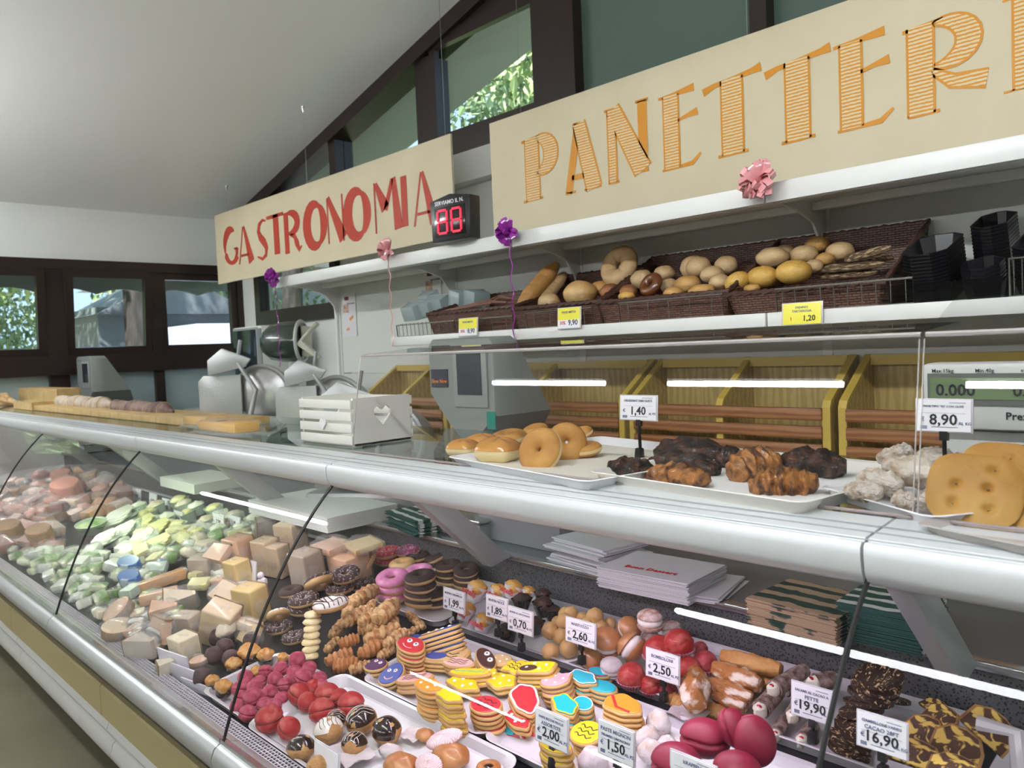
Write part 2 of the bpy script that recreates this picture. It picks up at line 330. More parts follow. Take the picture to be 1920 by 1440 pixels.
# ------------------------------------------------------------ outdoors
gm = texmat('leaf_litter_ground', 'noise', (.30, .27, .18), (.42, .40, .30), 4, .9, .1)
struct('ground', MB().box(-60, 30, -30, 60, -.3, -.06).mesh('ground', gm, False))
bark = mat('pine_bark', (.014, .012, .012), .9, col2=(.045, .04, .038), ns=8, nstretch=(3, 3, .5), bump=.6)
leafm = [mat('leaf_%d' % i, c, .6, col2=c2, ns=3) for i, (c, c2) in enumerate([((.22, .34, .12), (.50, .62, .30)), ((.14, .24, .12), (.36, .46, .26))])]
for m_ in leafm:
    m_.node_tree.nodes['Principled BSDF'].inputs['Transmission Weight'].default_value = 0
def leaves(seed, n, rx, rz, sz, mi):
    rnd = random.Random(seed); mb = MB()
    for _ in range(n):
        while True:
            p = Vector((rnd.uniform(-1, 1), rnd.uniform(-1, 1), rnd.uniform(-1, 1)))
            if .25 < p.length < 1: break
        q = Euler((rnd.uniform(0, 6), rnd.uniform(0, 6), rnd.uniform(0, 6))).to_matrix(); s = sz*rnd.uniform(.6, 1.3)
        c = Vector((p.x*rx, p.y*rx, p.z*rz)); mb.add([c+q @ Vector(v)*s for v in ((-1, 0, 0), (0, -.5, .1), (1, 0, 0), (0, .5, .1))], [(0, 1, 2, 3)])
    return mb.mesh('foliage', leafm[mi], False)
fol = [leaves(1, 8000, 1.9, 2.0, .075, 0), leaves(2, 8000, 2.0, 1.8, .07, 1)]
trees = [(-10.0, .9, .13, 5, 0, 'slim leaning tree left of the kiosk outside left window'), (-12.5, .2, .2, 8, 1, 'thick tree trunk seen through the leftmost window'), (-15, -.6, .18, 8, 0, 'far leafy tree beyond the leftmost window'),
         (-9.6, 3.3, .16, 8, 1, 'dark trunk close outside the middle left window'), (-14, 6.5, .2, 9, 0, 'leafy tree behind the kiosk roof outside'), (-8.6, 4.6, .14, 9, 1, 'pale trunk at the right edge of the third window'),
         (-17, 2.6, .2, 8, 0, 'bright green tree far beyond the left windows'), (-6.2, 8.5, .2, 9, 1, 'tall tree outside the clerestory beside the gastronomy sign'), (-4.3, 7.3, .16, 9, 0, 'leafy tree behind the tall clerestory window'), (-2.4, 9.5, .2, 10, 1, 'dark tree beyond the big clerestory post'), (-9, 10.5, .2, 9, 0, 'tree beyond the low back window'), (-5.6, 6.6, .12, 6.2, 1, 'dark tree seen low in the tall clerestory window'), (-3.9, 6.2, .1, 6.0, 0, 'bushy tree right of centre in the clerestory window')]
for i, (x, y, r, h, k, lb) in enumerate(trees):
    t = thing('tree', lb, 'tree', (x, y, -.06), group='pine grove outside the windows')
    rnd = random.Random(i); pts = [(rnd.uniform(-.08, .08)*z, rnd.uniform(-.08, .08)*z*.6, z) for z in (0, h*.3, h*.6, h)]
    P('trunk', MB().tube(pts, [r, r*.85, r*.7, r*.4], 10).mesh('trunk', bark), t)
    P('foliage', fol[k], t, (0, 0, h*.75), (0, 0, i), kind='stuff')
    if i in (2, 6, 8, 4, 11, 12): P('foliage', fol[1-k], t, (.3, -.4, h*.3), (0, 0, i*2), kind='stuff')
k = thing('kiosk', 'dark grey gabled kiosk standing outside the second window', 'building', (-11.2, 4.1, -.06))
kg = mat('kiosk_grey', (.20, .23, .25), .7)
P('wall', boxm('wall', 1.4, 1.9, 2.3, kg, base=True), k); P('roof', MB().prism([(-1.0, 2.2), (1.0, 2.2), (0, 2.75)], -.9, .9).mesh('roof', mat('kiosk_roof', (.16, .18, .20), .6), False), k, rot=(R(90), 0, R(90)))
P('door', boxm('door', .04, .7, 1.9, mat('kiosk_blue', (.25, .4, .65), .4), base=True), k, (.72, .2, 0))
v = thing('parked_van', 'white van parked outside the third left window', 'vehicle', (-9.6, 5.6, -.06))
vw = mat('van_white', (.34, .37, .48), .4)
P('body', MB().box(-.9, .9, -2.0, 1.5, .35, 2.0).box(-.85, .85, -2.6, -2.0, .35, 1.2).mesh('body', vw, True, .05), v)
for a in (-1.9, 1.0):
    for b in (-.85, .85): P('wheel', MB().lathe([(.3, -.1), (.33, 0), (.3, .1)], 16).mesh('wheel', black_pl), v, (b, a, .33), (0, R(90), 0))
P('window', boxm('window', .03, .9, .45, grey_pl), v, (.9, .6, 1.6))
h2 = thing('neighbour_house', 'pale blue-grey building across the lane outside', 'building', (-15, 9, -.06))
P('wall', boxm('wall', 5, 7, 3.2, mat('house_wall', (.50, .56, .60), .8), base=True), h2); P('roof', MB().prism([(-4, 3.1), (4, 3.1), (0, 4.4)], -3, 3).mesh('roof', mat('house_roof', (.55, .5, .45), .8), False), h2, rot=(R(90), 0, R(90)))
P('door', boxm('door', .05, 1.2, 2.1, mat('maroon_door', (.12, .02, .03), .5), base=True), h2, (2.52, -2, 0))
c = thing('parked_car', 'white car parked far outside the leftmost window', 'vehicle', (-16.5, 1.2, -.06))
P('body', MB().prism([(-2, .3), (2, .3), (2, .8), (1.3, .9), (.7, 1.4), (-1, 1.4), (-1.7, .9), (-2, .8)], -.8, .8).mesh('body', mat('car_white', (.8, .82, .82), .3), True, .04), c, rot=(R(90), 0, R(90)))
for a in (-1.2, 1.2):
    for b in (-.75, .75): P('wheel', MB().lathe([(.28, -.1), (.3, 0), (.28, .1)], 14).mesh('wheel', black_pl), c, (b, a, .3), (0, R(90), 0))

# scalloped awning valance outside the left windows, deep eaves beyond the back wall
aw = thing('awning', 'pale scalloped awning valance hanging outside the left windows', 'awning', (-7.05, 0, 0)); awm = mat('awning_cloth', (.42, .47, .50), .8)
mb = MB(); top_ = []; bot_ = []
for i in range(121):
    y = -2.6+5.9*i/120; zb_ = 2.11+.045*abs(math.sin((y+.4)*PI/.42)); top_.append((0, y, 2.36)); bot_.append((0, y, zb_))
P('valance', mb.loft([[b_, t_, (.008, t_[1], t_[2]), (.008, b_[1], b_[2])] for t_, b_ in zip(top_, bot_)]).mesh('valance', awm, False), aw)
P('canopy', MB().add([(0, -2.6, 2.36), (0, 3.3, 2.36), (.33, 3.3, 2.62), (.33, -2.6, 2.62), (0, -2.6, 2.37), (0, 3.3, 2.37), (.33, 3.3, 2.63), (.33, -2.6, 2.63)], [(0, 1, 2, 3), (7, 6, 5, 4), (0, 4, 5, 1), (1, 5, 6, 2), (2, 6, 7, 3), (3, 7, 4, 0)]).mesh('canopy', awm, False), aw)
ev = MB(); x0_, x1_ = XL-.7, XR
ev.add([(x, y, roofz(x)+dz) for x in (x0_, x1_) for y in (YB+.16, YB+.72) for dz in (.02, .14)], [(0, 1, 3, 2), (4, 6, 7, 5), (0, 4, 5, 1), (2, 3, 7, 6), (1, 5, 7, 3), (0, 2, 6, 4)]); struct('roof_eaves', ev.mesh('roof_eaves', mat('eaves_paint', (.52, .55, .54), .8), False))
# ------------------------------------------------------------ fluorescent fittings overhead
tube_m = mat('lit_tube', (1, 1, 1), .5, emit=(.96, .98, 1), es=TUBE)
def fitting(x0, x1, y, z, lb, rad=.024):
    t = thing('tube_light', lb, 'lamp', ((x0+x1)/2, y, z)); L = x1-x0
    P('tube', MB().tube([(-L/2, 0, 0), (L/2, 0, 0)], rad, 12).mesh('tube', tube_m), t)
    P('housing', MB().prism([(-.018, .036), (.018, .036), (.018, .07), (-.018, .07)], -L/2-.03, L/2+.03).mesh('housing', white, False), t, rot=(R(90), 0, R(90)))
    for s in (-1, 1):
        P('cable', MB().tube([(s*L*.4, 0, .09), (s*L*.4, 0, roofz((x0+x1)/2+s*L*.4)-z)], .003, 5).mesh('cable', steel), t)
for i, (a, b, n) in enumerate([(-6.1, -4.6, 'leftmost'), (-3.9, -2.4, 'second'), (-1.6, -.1, 'third'), (.7, 2.2, 'fourth')]):
    fitting(a, b, -3.3, 2.62, 'hanging fluorescent tube light, %s of the far row' % n)
for i, (a, b, n) in enumerate([(-6.2, -4.4, 'leftmost'), (-1.75, .4, 'middle'), (1.4, 3.2, 'rightmost')]):
    fitting(a, b, -.02, 2.66, 'hanging fluorescent tube light above the counter, %s' % n, .034)

# ------------------------------------------------------------ gondola shelving behind the counter
YW = 2.42
g = thing('wall_shelving', 'white metal wall shelving unit with two shelves behind the counter', 'shelf', (0, 0, 0))
gx = [-3.86, -2.84, -2.07, -1.07, -.07, .93]
shp = mat('white_metal', (.78, .79, .77), .35)
pan = mat('back_panel', (.66, .68, .64), .5)
for i in range(5):
    for z0, z1 in ((.1, .9), (.905, 1.30), (1.305, 1.42), (1.425, 1.97)):
        bar('back_panel', gx[i]+.004, gx[i+1]-.004, YW, YW+.02, z0, z1, pan, g)
for i, x in enumerate(gx): bar('upright', x-.015, x+.015, YW-.005, YW+.05, 0, 1.97, shp, g)
YSH = 2.04
for i in range(5):
    a, b = gx[i], gx[i+1]
    P('upper_shelf', MB().box(a+.003, b-.003, YSH+.012, YW, 1.925, 1.94).box(a+.003, b-.003, YSH, YSH+.012, 1.895, 1.948).box(a+.003, b-.003, YSH+.05, YSH+.08, 1.90, 1.925).box(a+.003, b-.003, YW-.1, YW-.07, 1.90, 1.925).mesh('upper_shelf', shp, True, .002), g)
    if i: P('lower_shelf', MB().box(a+.003, b-.003, YSH+.012, YW, 1.575, 1.588).box(a+.003, b-.003, YSH-.01, YSH+.012, 1.555, 1.594).mesh('lower_shelf', shp, True, .003), g)
brk = MB().prism([(YSH+.03, 1.925), (YW, 1.925), (YW, 1.73), (YW-.02, 1.73), (YW-.035, 1.80), (YW-.09, 1.865), (YW-.2, 1.895), (YSH+.03, 1.905)], -.004, .004).mesh('bracket', shp, False)
for x in gx: P('bracket', brk, g, M=Matrix(((0, 0, 1, x), (1, 0, 0, 0), (0, 1, 0, 0), (0, 0, 0, 1))))
# left side end plate
bar('end_panel', gx[0]-.02, gx[0], YW-.02, YW+.06, 0, 1.97, shp, g)
# white back counter below the lower window, far left
bc = thing('back_counter', 'white work counter under the low back window', 'counter', (0, 0, 0))
bar('worktop', -6.5, gx[0]-.1, 2.55, YB-.02, 1.10, 1.14, white, bc, .004); bar('body', -6.45, gx[0]-.15, 2.6, YB-.04, 0, 1.10, lgrey_pl, bc)
sb = thing('service_bench', 'steel bench behind the counter carrying the slicers', 'counter', (0, 0, 0))
bar('worktop', -5.2, -3.36, 2.05, 2.38, .98, 1.02, steel, sb, .003)
for x in (-5.1, -4.2, -3.42):
    for y in (2.09, 2.34): bar('leg', x-.02, x+.02, y-.02, y+.02, 0, .98, steel, sb)

# signs
board_m = texmat('cream_board', 'noise', (.68, .605, .41), (.73, .655, .46), 3, .6, 0)
YS = 2.79
def board(x0, x1, zt0, zb0, label):
    t = thing('hanging_sign', label, 'sign', ((x0+x1)/2, YS, zb0)); P('board', boxm('board', x1-x0, .012, zt0-zb0, board_m), t, (0, 0, (zt0-zb0)/2)); return t
gl_, gr_ = W(403, 402, Y=YS).x, W(846, 255, Y=YS).x; gt, gb = (W(403, 402, Y=YS).z+W(846, 255, Y=YS).z)/2, W(412, 533, Y=YS).z
g1 = board(gl_, gr_, gt, gb, 'cream board with red art deco letters reading GASTRONOMIA')
pl_ = W(922, 300, Y=YS).x; pt = W(920, 232, Y=YS).z
g2 = board(pl_, .9, pt, 2.082, 'cream board with orange hatched letters reading PANETTERIA')
red_l = mat('brick_red_print', (.50, .045, .02), .5); or_l = mat('orange_print', (.72, .30, .02), .5)
hat = texmat('orange_hatching', 'wave', (.72, .30, .02), (.80, .66, .40), 26, .6, 0, dir='Y', dist=1.5, lo=.25, hi=.6)
def arc(cx, cy, rx, ry, a0, a1, w0, w1, n=14):   # thick in the middle
    o = []
    for i in range(n+1):
        t = i/n; a = R(a0+(a1-a0)*t); o.append((cx+rx*math.cos(a), cy+ry*math.sin(a), w0+(w1-w0)*math.sin(PI*t)))
    return o
tk, tn = .30, .07
DECO = {
 'G': [arc(.62, .5, .5, .44, 60, 200, .06, .30)+arc(.62, .5, .5, .44, 210, 320, .24, .12), [(1.0, .22, .1), (1.0, .42, .22)], [(.8, .42, .05), (1.05, .42, .05)]],
 'A': [[(.42, 1, .06), (.05, 0, .06)], [(.47, 1.0, .10), (.90, 0, .34)], [(.2, .22, .07), (.75, .22, .07)]],
 'S': [[(.95, .93, .06), (.7, .97, .10), (.42, .88, .18), (.32, .72, .22), (.45, .57, .28), (.75, .42, .30), (.92, .27, .24), (.85, .10, .16), (.55, .02, .12), (.15, .1, .06)]],
 'T': [[(0, .96, .09), (1, .96, .09)], [(.55, 1, .28), (.55, 0, .28)]],
 'R': [[(.12, 1, .24), (.12, 0, .24)], arc(.3, .72, .5, .25, 100, -95, .08, .28), [(.35, .44, .07), (.6, .38, .14), (.72, .2, .22), (.85, .04, .14), (1.0, .12, .05)]],
 'O': [arc(.5, .5, .38, .46, 60, 300, .10, .32), arc(.5, .5, .38, .46, -60, 60, .10, .26)],
 'N': [[(.1, 1, .06), (.1, 0, .06)], [(.14, 1, .16), (.9, .05, .40)], [(.92, 1, .07), (.92, 0, .07)]],
 'M': [[(.05, 1, .05), (.05, 0, .05)], [(.1, .98, .10), (.45, .45, .30)], [(.45, .42, .14), (.75, .98, .10)], [(.80, 1, .14), (.92, 0, .28)]],
 'I': [[(.5, 1, .75), (.5, 0, .75)]]}
BOLD = [1.12]
def letter(parent, ch, box, zf, strokes, YP, base_m, fill=None, nm='letter'):
    xl, xr, yt, yb = box; xm, ym = (xl+xr)/2, (yt+yb)/2
    a = W(*zf(xl, ym), Y=YP); b = W(*zf(xr, ym), Y=YP); tz = W(*zf(xm, yt), Y=YP).z; bz = W(*zf(xm, yb), Y=YP).z
    wd, ht = b.x-a.x, tz-bz; mb = MB(); mf = MB()
    for st in strokes:
        s_ = [(x*wd, y*ht, k*wd*BOLD[0]) for x, y, k in st]; mb.ribbon(s_, 0, .001)
        if fill and max(k for _, _, k in st) > .2: mf.ribbon([(x, y, max(k-.016, .002)) for x, y, k in s_], .001, .0005)
    loc = Vector((a.x, YP-.0015, bz))-parent.location
    o = P(nm, mb.mesh(nm, base_m, False), parent, loc, FACE)
    if fill: P('hatching', mf.mesh('hatching', fill, False), o)
YP = YS-.006
for ch, bb in (('G', (125, 205, 790, 1018)), ('A', (212, 298, 780, 1003)), ('S', (315, 388, 740, 985)), ('T', (388, 490, 708, 952)), ('R', (492, 592, 688, 940)), ('O', (610, 745, 637, 912)), ('N', (742, 852, 598, 880)), ('O', (852, 1008, 558, 855)), ('M', (1028, 1185, 500, 812)), ('I', (1190, 1232, 478, 783)), ('A', (1258, 1400, 450, 772))):
    letter(g1, ch, bb, zS1, DECO[ch], YP, red_l)
B = .42; BOLD_S = 1.0
SER = {
 'P': [[(.28, 1, B), (.28, 0, B)], arc(.42, .70, .38, .27, 95, -95, .10, .42), [(.0, .97, .06), (.5, 1.0, .06)], [(0, .01, .05), (.55, .02, .05)]],
 'A': [[(.42, 1, .2), (.10, 0, .2)], [(.45, 1, .38), (.82, 0, .46)], [(.2, .22, .12), (.7, .22, .12)], [(0, .0, .05), (.3, .01, .05)], [(.55, .0, .05), (1.02, .01, .05)], [(.28, 1, .05), (.6, 1, .05)]],
 'N': [[(.16, 1, .22), (.16, 0, .22)], [(.2, 1, .34), (.84, .08, .42)], [(.86, 1, .2), (.86, .05, .2)], [(0, 1, .05), (.35, 1, .05)], [(.05, 0, .05), (.3, .0, .05)], [(.72, 1, .05), (1, 1, .05)]],
 'E': [[(.30, .98, .42), (.30, .02, .42)], [(.0, .97, .05), (.4, .98, .08), (.88, 1.0, .16)], [(.45, .62, .06), (.70, .66, .08), (.95, .68, .16)], [(.05, .01, .05), (.5, .02, .07), (.8, .03, .10), (1, .14, .05)]],
 'T': [[(.5, .97, .40), (.5, .0, .40)], [(0, .88, .13), (.2, .93, .08), (.5, .95, .07), (.85, .98, .09), (1, 1.0, .14)], [(.24, 0, .05), (.76, .01, .05)]],
 'R': [[(.22, 1, .36), (.22, 0, .36)], arc(.42, .74, .38, .24, 95, -95, .08, .34), [(.36, .46, .1), (.6, .30, .20), (1.0, .24, .26)], [(.0, .97, .05), (.5, 1.0, .06)], [(.05, 0, .04), (.45, .01, .05)]],
 'I': [[(.5, 1, .6), (.5, 0, .6)], [(0, .0, .06), (1, .02, .06)], [(0, .98, .06), (1, 1, .06)]]}
BOLD[0] = BOLD_S
for ch, bb, zf in (('P', (600, 805, 762, 1120), zS2), ('A', (835, 1035, 687, 1073), zS2), ('N', (1065, 1315, 590, 1010), zS2), ('E', (1370, 1600, 512, 945), zS2), ('T', (0, 350, 450, 925), zS3), ('T', (370, 765, 340, 840), zS3), ('E', (780, 1135, 222, 765), zS3), ('R', (1195, 1700, 110, 660), zS3), ('I', (1795, 2060, -40, 530), zS3)):
    letter(g2, ch, bb, zf, SER[ch], YP, or_l, hat)
wire = mat('wire', (.35, .35, .36), .3, .8)
for t, xs in ((g1, (W(427, 390, Y=YS).x, W(575, 330, Y=YS).x, W(835, 255, Y=YS).x)), (g2, (W(976, 205, Y=YS).x, W(1401, 66, Y=YS).x, .2))):
    for x in xs:
        z0 = gt if t is g1 else pt
        P('hanging_wire', MB().tube([(x-t.location.x, 0, z0-t.location.z-.01), (x-t.location.x, 0, roofz(x)-t.location.z)], .0012, 5).mesh('hanging_wire', wire, False), t)
        P('ceiling_hook', MB().lathe([(.012, 0), (.008, -.02), (.003, -.04)], 8).mesh('ceiling_hook', steel), t, (x-t.location.x, 0, roofz(x)-t.location.z))
# LED queue display
p = W(866, 440, Y=YSH+.0); q = thing('queue_display', 'black queue number display with two red digits on the upper shelf', 'display', (p.x, YSH-.03, 1.949), (0, 0, R(6)))
sx = abs(W(832, 440, Y=YSH).x-W(896, 440, Y=YSH).x); sz = W(866, 365, Y=YSH).z-1.949
P('body', MB().prism([(-sx/2, 0), (sx/2, 0), (sx*.53, sz*.9), (0, sz*1.0), (-sx*.53, sz*.9)], -.03, .03).mesh('body', black_pl, True, .006), q, rot=FACE)
P('screen', boxm('screen', sx*.8, .004, sz*.62, mat('dark_screen', (.015, .01, .012), .15), .001), q, (0, -.031, sz*.42))
led = mat('red_led', (.6, 0, .02), .4, emit=(1, .01, .06), es=1.1)
def digit(x):
    mb = MB(); h = sz*.24; wd = sx*.24; s = .004
    for a in ((-wd/2, wd/2, -s, s, h-s, h+s), (-wd/2, wd/2, -s, s, -s, s), (-wd/2, wd/2, -s, s, -h-s, -h+s), (-wd/2-s, -wd/2+s, -s, s, 0, h), (wd/2-s, wd/2+s, -s, s, 0, h), (-wd/2-s, -wd/2+s, -s, s, -h, 0), (wd/2-s, wd/2+s, -s, s, -h, 0)):
        mb.box(a[0]+(.004 if a[1]-a[0] > .02 else 0), a[1]-(.004 if a[1]-a[0] > .02 else 0), a[2]*.5, a[3]*.5, a[4]+(.003 if a[5]-a[4] > .02 else 0), a[5]-(.003 if a[5]-a[4] > .02 else 0))
    P('digit', mb.mesh('digit', led, False), q, (x, -.034, sz*.42))
digit(-sx*.18); digit(sx*.18)
P('lettering', textmesh('SERVIAMO IL N.', .022, card_m), q, (0, -.032, sz*.82), FACE)
# gift bows
def bow(px, py, r, m, tail, lb, Yb=YSH-.02, ln=.3):
    p = W(px, py, Y=Yb); t = thing('gift_bow', lb, 'bow', tuple(p)); rnd = random.Random(int(px)); R0 = S(r, p); mb = MB()
    for i in range(26):
        a = rnd.uniform(0, 2*PI); el = rnd.uniform(-.9, 1.3); d = Vector((math.cos(a)*math.cos(el), -abs(math.sin(el))*.8-.15, math.sin(a)*math.cos(el))).normalized(); s = d.orthogonal().normalized(); n = d.cross(s); w_ = R0*.15
        L = []
        for k in range(9):
            u = k/8*2*PI; c0 = d*(R0*.5*(1-math.cos(u)))+n*(R0*.22*math.sin(u)); L.append([tuple(c0-s*w_), tuple(c0+s*w_)])
        mb.loft(L, cap=False, closed=False)
    P('loops', mb.mesh('loops', m), t)
    if tail:
        pts = [(.006*math.sin(k*1.1)*(1 if k > 3 else .2), .003*math.cos(k*1.1), -R0*.3-ln*k/26) for k in range(27)]
        P('curled_ribbon', MB().tube(pts, .0022, 5).mesh('curled_ribbon', m), t)
purple = mat('purple_foil', (.30, .015, .33), .22, coat=.8); pink = mat('pink_foil', (.85, .38, .40), .25, coat=.8)
bow(516, 520, 20, purple, 1, 'purple bow at the left end of the upper shelf', Yb=YSH-.03, ln=.45)
bow(728, 468, 22, pink, 1, 'pink bow with long curled tail under the GASTRONOMIA sign', ln=.40)
bow(956, 434, 28, purple, 1, 'purple bow with curled tail beside the number display', ln=.42)
bow(1428, 342, 44, pink, 0, 'large pink bow under the PANETTERIA sign')
for px, py, lb in ((655, 590, 'paper notice with small pictures on the white panel, left one'), (812, 548, 'paper notice half hidden behind plastic tubs')):
    p = W(px, py, Y=YW-.005); t = thing('paper_notice', lb, 'poster', (p.x, YW-.004, p.z)); P('sheet', boxm('sheet', .13, .002, .24, paper_w), t)
    P('heading', boxm('heading', .04, .001, .02, mat('maroon_print', (.15, .03, .04), .6)), t, (-.02, -.0016, .09)); P('picture', boxm('picture', .05, .001, .045, mat('photo_print', (.35, .15, .12), .6, col2=(.7, .5, .4), ns=60)), t, (-.03, -.0016, .035))
    P('picture', boxm('picture', .04, .001, .015, mat('orange_photo', (.75, .3, .1), .6)), t, (.02, -.0016, -.02), (0, R(-25), 0)); P('picture', boxm('picture', .03, .001, .012, mat('orange_photo')), t, (-.02, -.0016, -.08), (0, R(-15), 0))
    P('lettering', textmesh('MENU PANINI', .012, ink2), t, (.02, -.0016, .06), FACE)

# ------------------------------------------------------------ refrigerated display case
dc = thing('display_case', 'long refrigerated display counter with curved glass front and aluminium rail', 'display case', (0, 0, 0))
JX = [.85, -.392, -1.636, -2.905, -4.17, -5.44, -6.35]       # panel joints
BASE = [(0, .68, .71)]
gp = []
for i in range(15):
    t = i/14; y = (1-t)**2*.68+2*t*(1-t)*.80+t*t*.985; z = (1-t)**2*.70+2*t*(1-t)*1.055+t*t*1.222; gp.append((y, z))
def profile(name, pts, x0, x1, m, smooth=True): # pts: closed YZ polygon
    return MB().loft([[(x0, y, z) for y, z in pts], [(x1, y, z) for y, z in pts]]).mesh(name, m, smooth)
rail_pts = [(1.10, 1.275), (1.075, 1.282), (1.0, 1.276), (.984, 1.2745), (.982, 1.270), (.972, 1.271), (.967, 1.266), (.966, 1.255), (.969, 1.235), (.976, 1.222), (.990, 1.214), (1.03, 1.212), (1.10, 1.225)]
bump_pts = [(.69, .712), (.676, .712), (.662, .704), (.654, .684), (.656, .664), (.668, .651), (.70, .648), (.72, .66), (.72, .70)]
low_pts = [(.86, .305), (.832, .303), (.820, .297), (.812, .278), (.818, .262), (.836, .254), (.88, .245), (.88, .305)]
low2_pts = [(.87, .232), (.842, .230), (.828, .220), (.820, .19), (.828, .158), (.846, .145), (.89, .145), (.89, .232)]
black_seal = mat('black_seal', (.01, .01, .01), .5)
yel_pan = mat('cream_yellow_panel', (.55, .47, .24), .5)
for i in range(6):
    b, a = JX[i]-.002, JX[i+1]+.002
    P('top_rail', profile('top_rail', rail_pts, a, b, alu_w), dc)
    P('front_glass', profile('front_glass', gp+[(y+.005, z-.002) for y, z in gp[::-1]], a+.002, b-.002, glass_front), dc)
    P('bumper_rail', profile('bumper_rail', bump_pts, a, b, alu), dc)
    P('inner_lip', profile('inner_lip', [(.676, .70), (.676, .722), (.696, .712), (.700, .69)], a, b, steel, False), dc)
    P('front_panel', profile('front_panel', [(.85, .325), (.806, .325), (.800, .332), (.800, .434), (.806, .440), (.85, .440)], a, b, yel_pan, False), dc)
    P('lower_rail', profile('lower_rail', low_pts, a, b, mat('grey_white_rail', (.80, .81, .79), .4)), dc); P('lower_rail', profile('lower_rail', low2_pts, a, b, mat('grey_white_rail')), dc)
for gy, gz_ in ((.9835, 1.2725), (1.005, 1.2772), (1.03, 1.2795)):  # thin strips on the rail, their grey painting the shade of its creases
    P('rail_crease_shade', MB().box(-6.35, .85, gy-.0012, gy+.0012, gz_-.0006, gz_+.0006).mesh('rail_crease_shade', mat('crease_shade_grey', (.34, .37, .37), .5), False), dc)
for x in JX[1:]:
    P('joint_seal', MB().tube([(x, y-.001, z) for y, z in gp], .0035, 6).mesh('joint_seal', black_seal), dc)
bar('kick_plate', -6.35, .85, .98, 1.0, .0, .16, dark_case, dc); bar('inner_body', -6.35, .85, .845, 1.62, .15, .60, dark_case, dc); bar('front_gap', -6.35, .85, .82, .845, .44, .60, dark_case, dc)
# deck (sloped)
dk = MB().add([(-6.35, .70, deckz(.70)), (.85, .70, deckz(.70)), (.85, 1.62, deckz(1.62)), (-6.35, 1.62, deckz(1.62)), (-6.35, .70, .6), (.85, .70, .6), (.85, 1.62, .6), (-6.35, 1.62, .6)], [(0, 1, 2, 3), (7, 6, 5, 4), (0, 4, 5, 1), (1, 5, 6, 2), (2, 6, 7, 3), (3, 7, 4, 0)]).mesh('deck', mat('black_deck', (.02, .02, .025), .3), False)
P('deck', dk, dc)
gr = MB(); gz = .690
for k in range(8): gr.box(-6.3, .8, .702+k*.0085, .7035+k*.0085, gz, gz+.003)
for k in range(520):
    x = .3-k*.0115; gr.box(x-.0008, x+.0008, .70, .764, gz, gz+.0025)
P('air_grille', gr.mesh('air_grille', mat('grille_white', (.75, .72, .78), .3, .3), False), dc, kind='stuff')
perf = texmat('perforated_grey_steel', 'voronoi', (.012, .012, .014), (.10, .10, .105), 160, .35, 0, lo=.25, hi=.42)
bar('back_grille', -6.35, .85, 1.618, 1.626, .80, .90, perf, dc)
bar('service_edge', -6.35, .85, 1.60, 1.63, .895, .912, steel, dc, .003); bar('service_shelf', -6.35, .85, 1.63, 2.02, .885, .908, mat('service_grey', (.13, .14, .155), .35), dc)
bar('rear_body', -6.35, .85, 1.63, 1.98, .05, .885, lgrey_pl, dc)
bar('side_wall', -6.38, -6.35, .84, 2.0, .05, 1.25, lgrey_pl, dc)
bar('glass_worktop', -6.30, .85, 1.085, 1.62, 1.268, 1.276, glass_g, dc)
st = mat('strut_grey', (.42, .43, .43), .35, .3)
def strut(x, k=0):
    P('strut', MB().prism([(1.60, .905), (1.52, .892), (1.505, .905), (1.12, 1.262), (1.20, 1.266)], -.02, .02).mesh('strut', st, True, .004), dc, M=Matrix(((0, 0, 1, x), (1, 0, 0, 0), (0, 1, 0, 0), (0, 0, 0, 1))))
for x in (-.46, -1.70, -2.95, -4.2, -5.45): strut(x)
# case lamps under the rail (one per section, tinted as the sections are)
for i, (c0, e) in enumerate([((1, .93, .97), 3.6), ((.98, .80, 1), 5.6), ((1, .84, .90), 4.0), ((.86, 1, .74), 5.5), ((1, .95, .88), 4.2), ((1, .86, .84), 4)]):
    b, a = JX[i]-.24, JX[i+1]+.24
    ld = bpy.data.lights.new('case_lamp', 'AREA'); ld.shape = 'RECTANGLE'; ld.size = b-a; ld.size_y = .03; ld.energy = e*CASE*1.5; ld.color = c0
    lo = bpy.data.objects.new('case_lamp', ld); C.objects.link(lo); lo.location = ((a+b)/2, 1.055, 1.205); lo.rotation_euler = (R(18), 0, 0)
    P('lamp_tube', MB().tube([(a, 1.055, 1.218), (b, 1.055, 1.218)], .009, 8).mesh('lamp_tube', mat('case_tube_%d' % i, c0, .5, emit=c0, es=3.0)), dc)

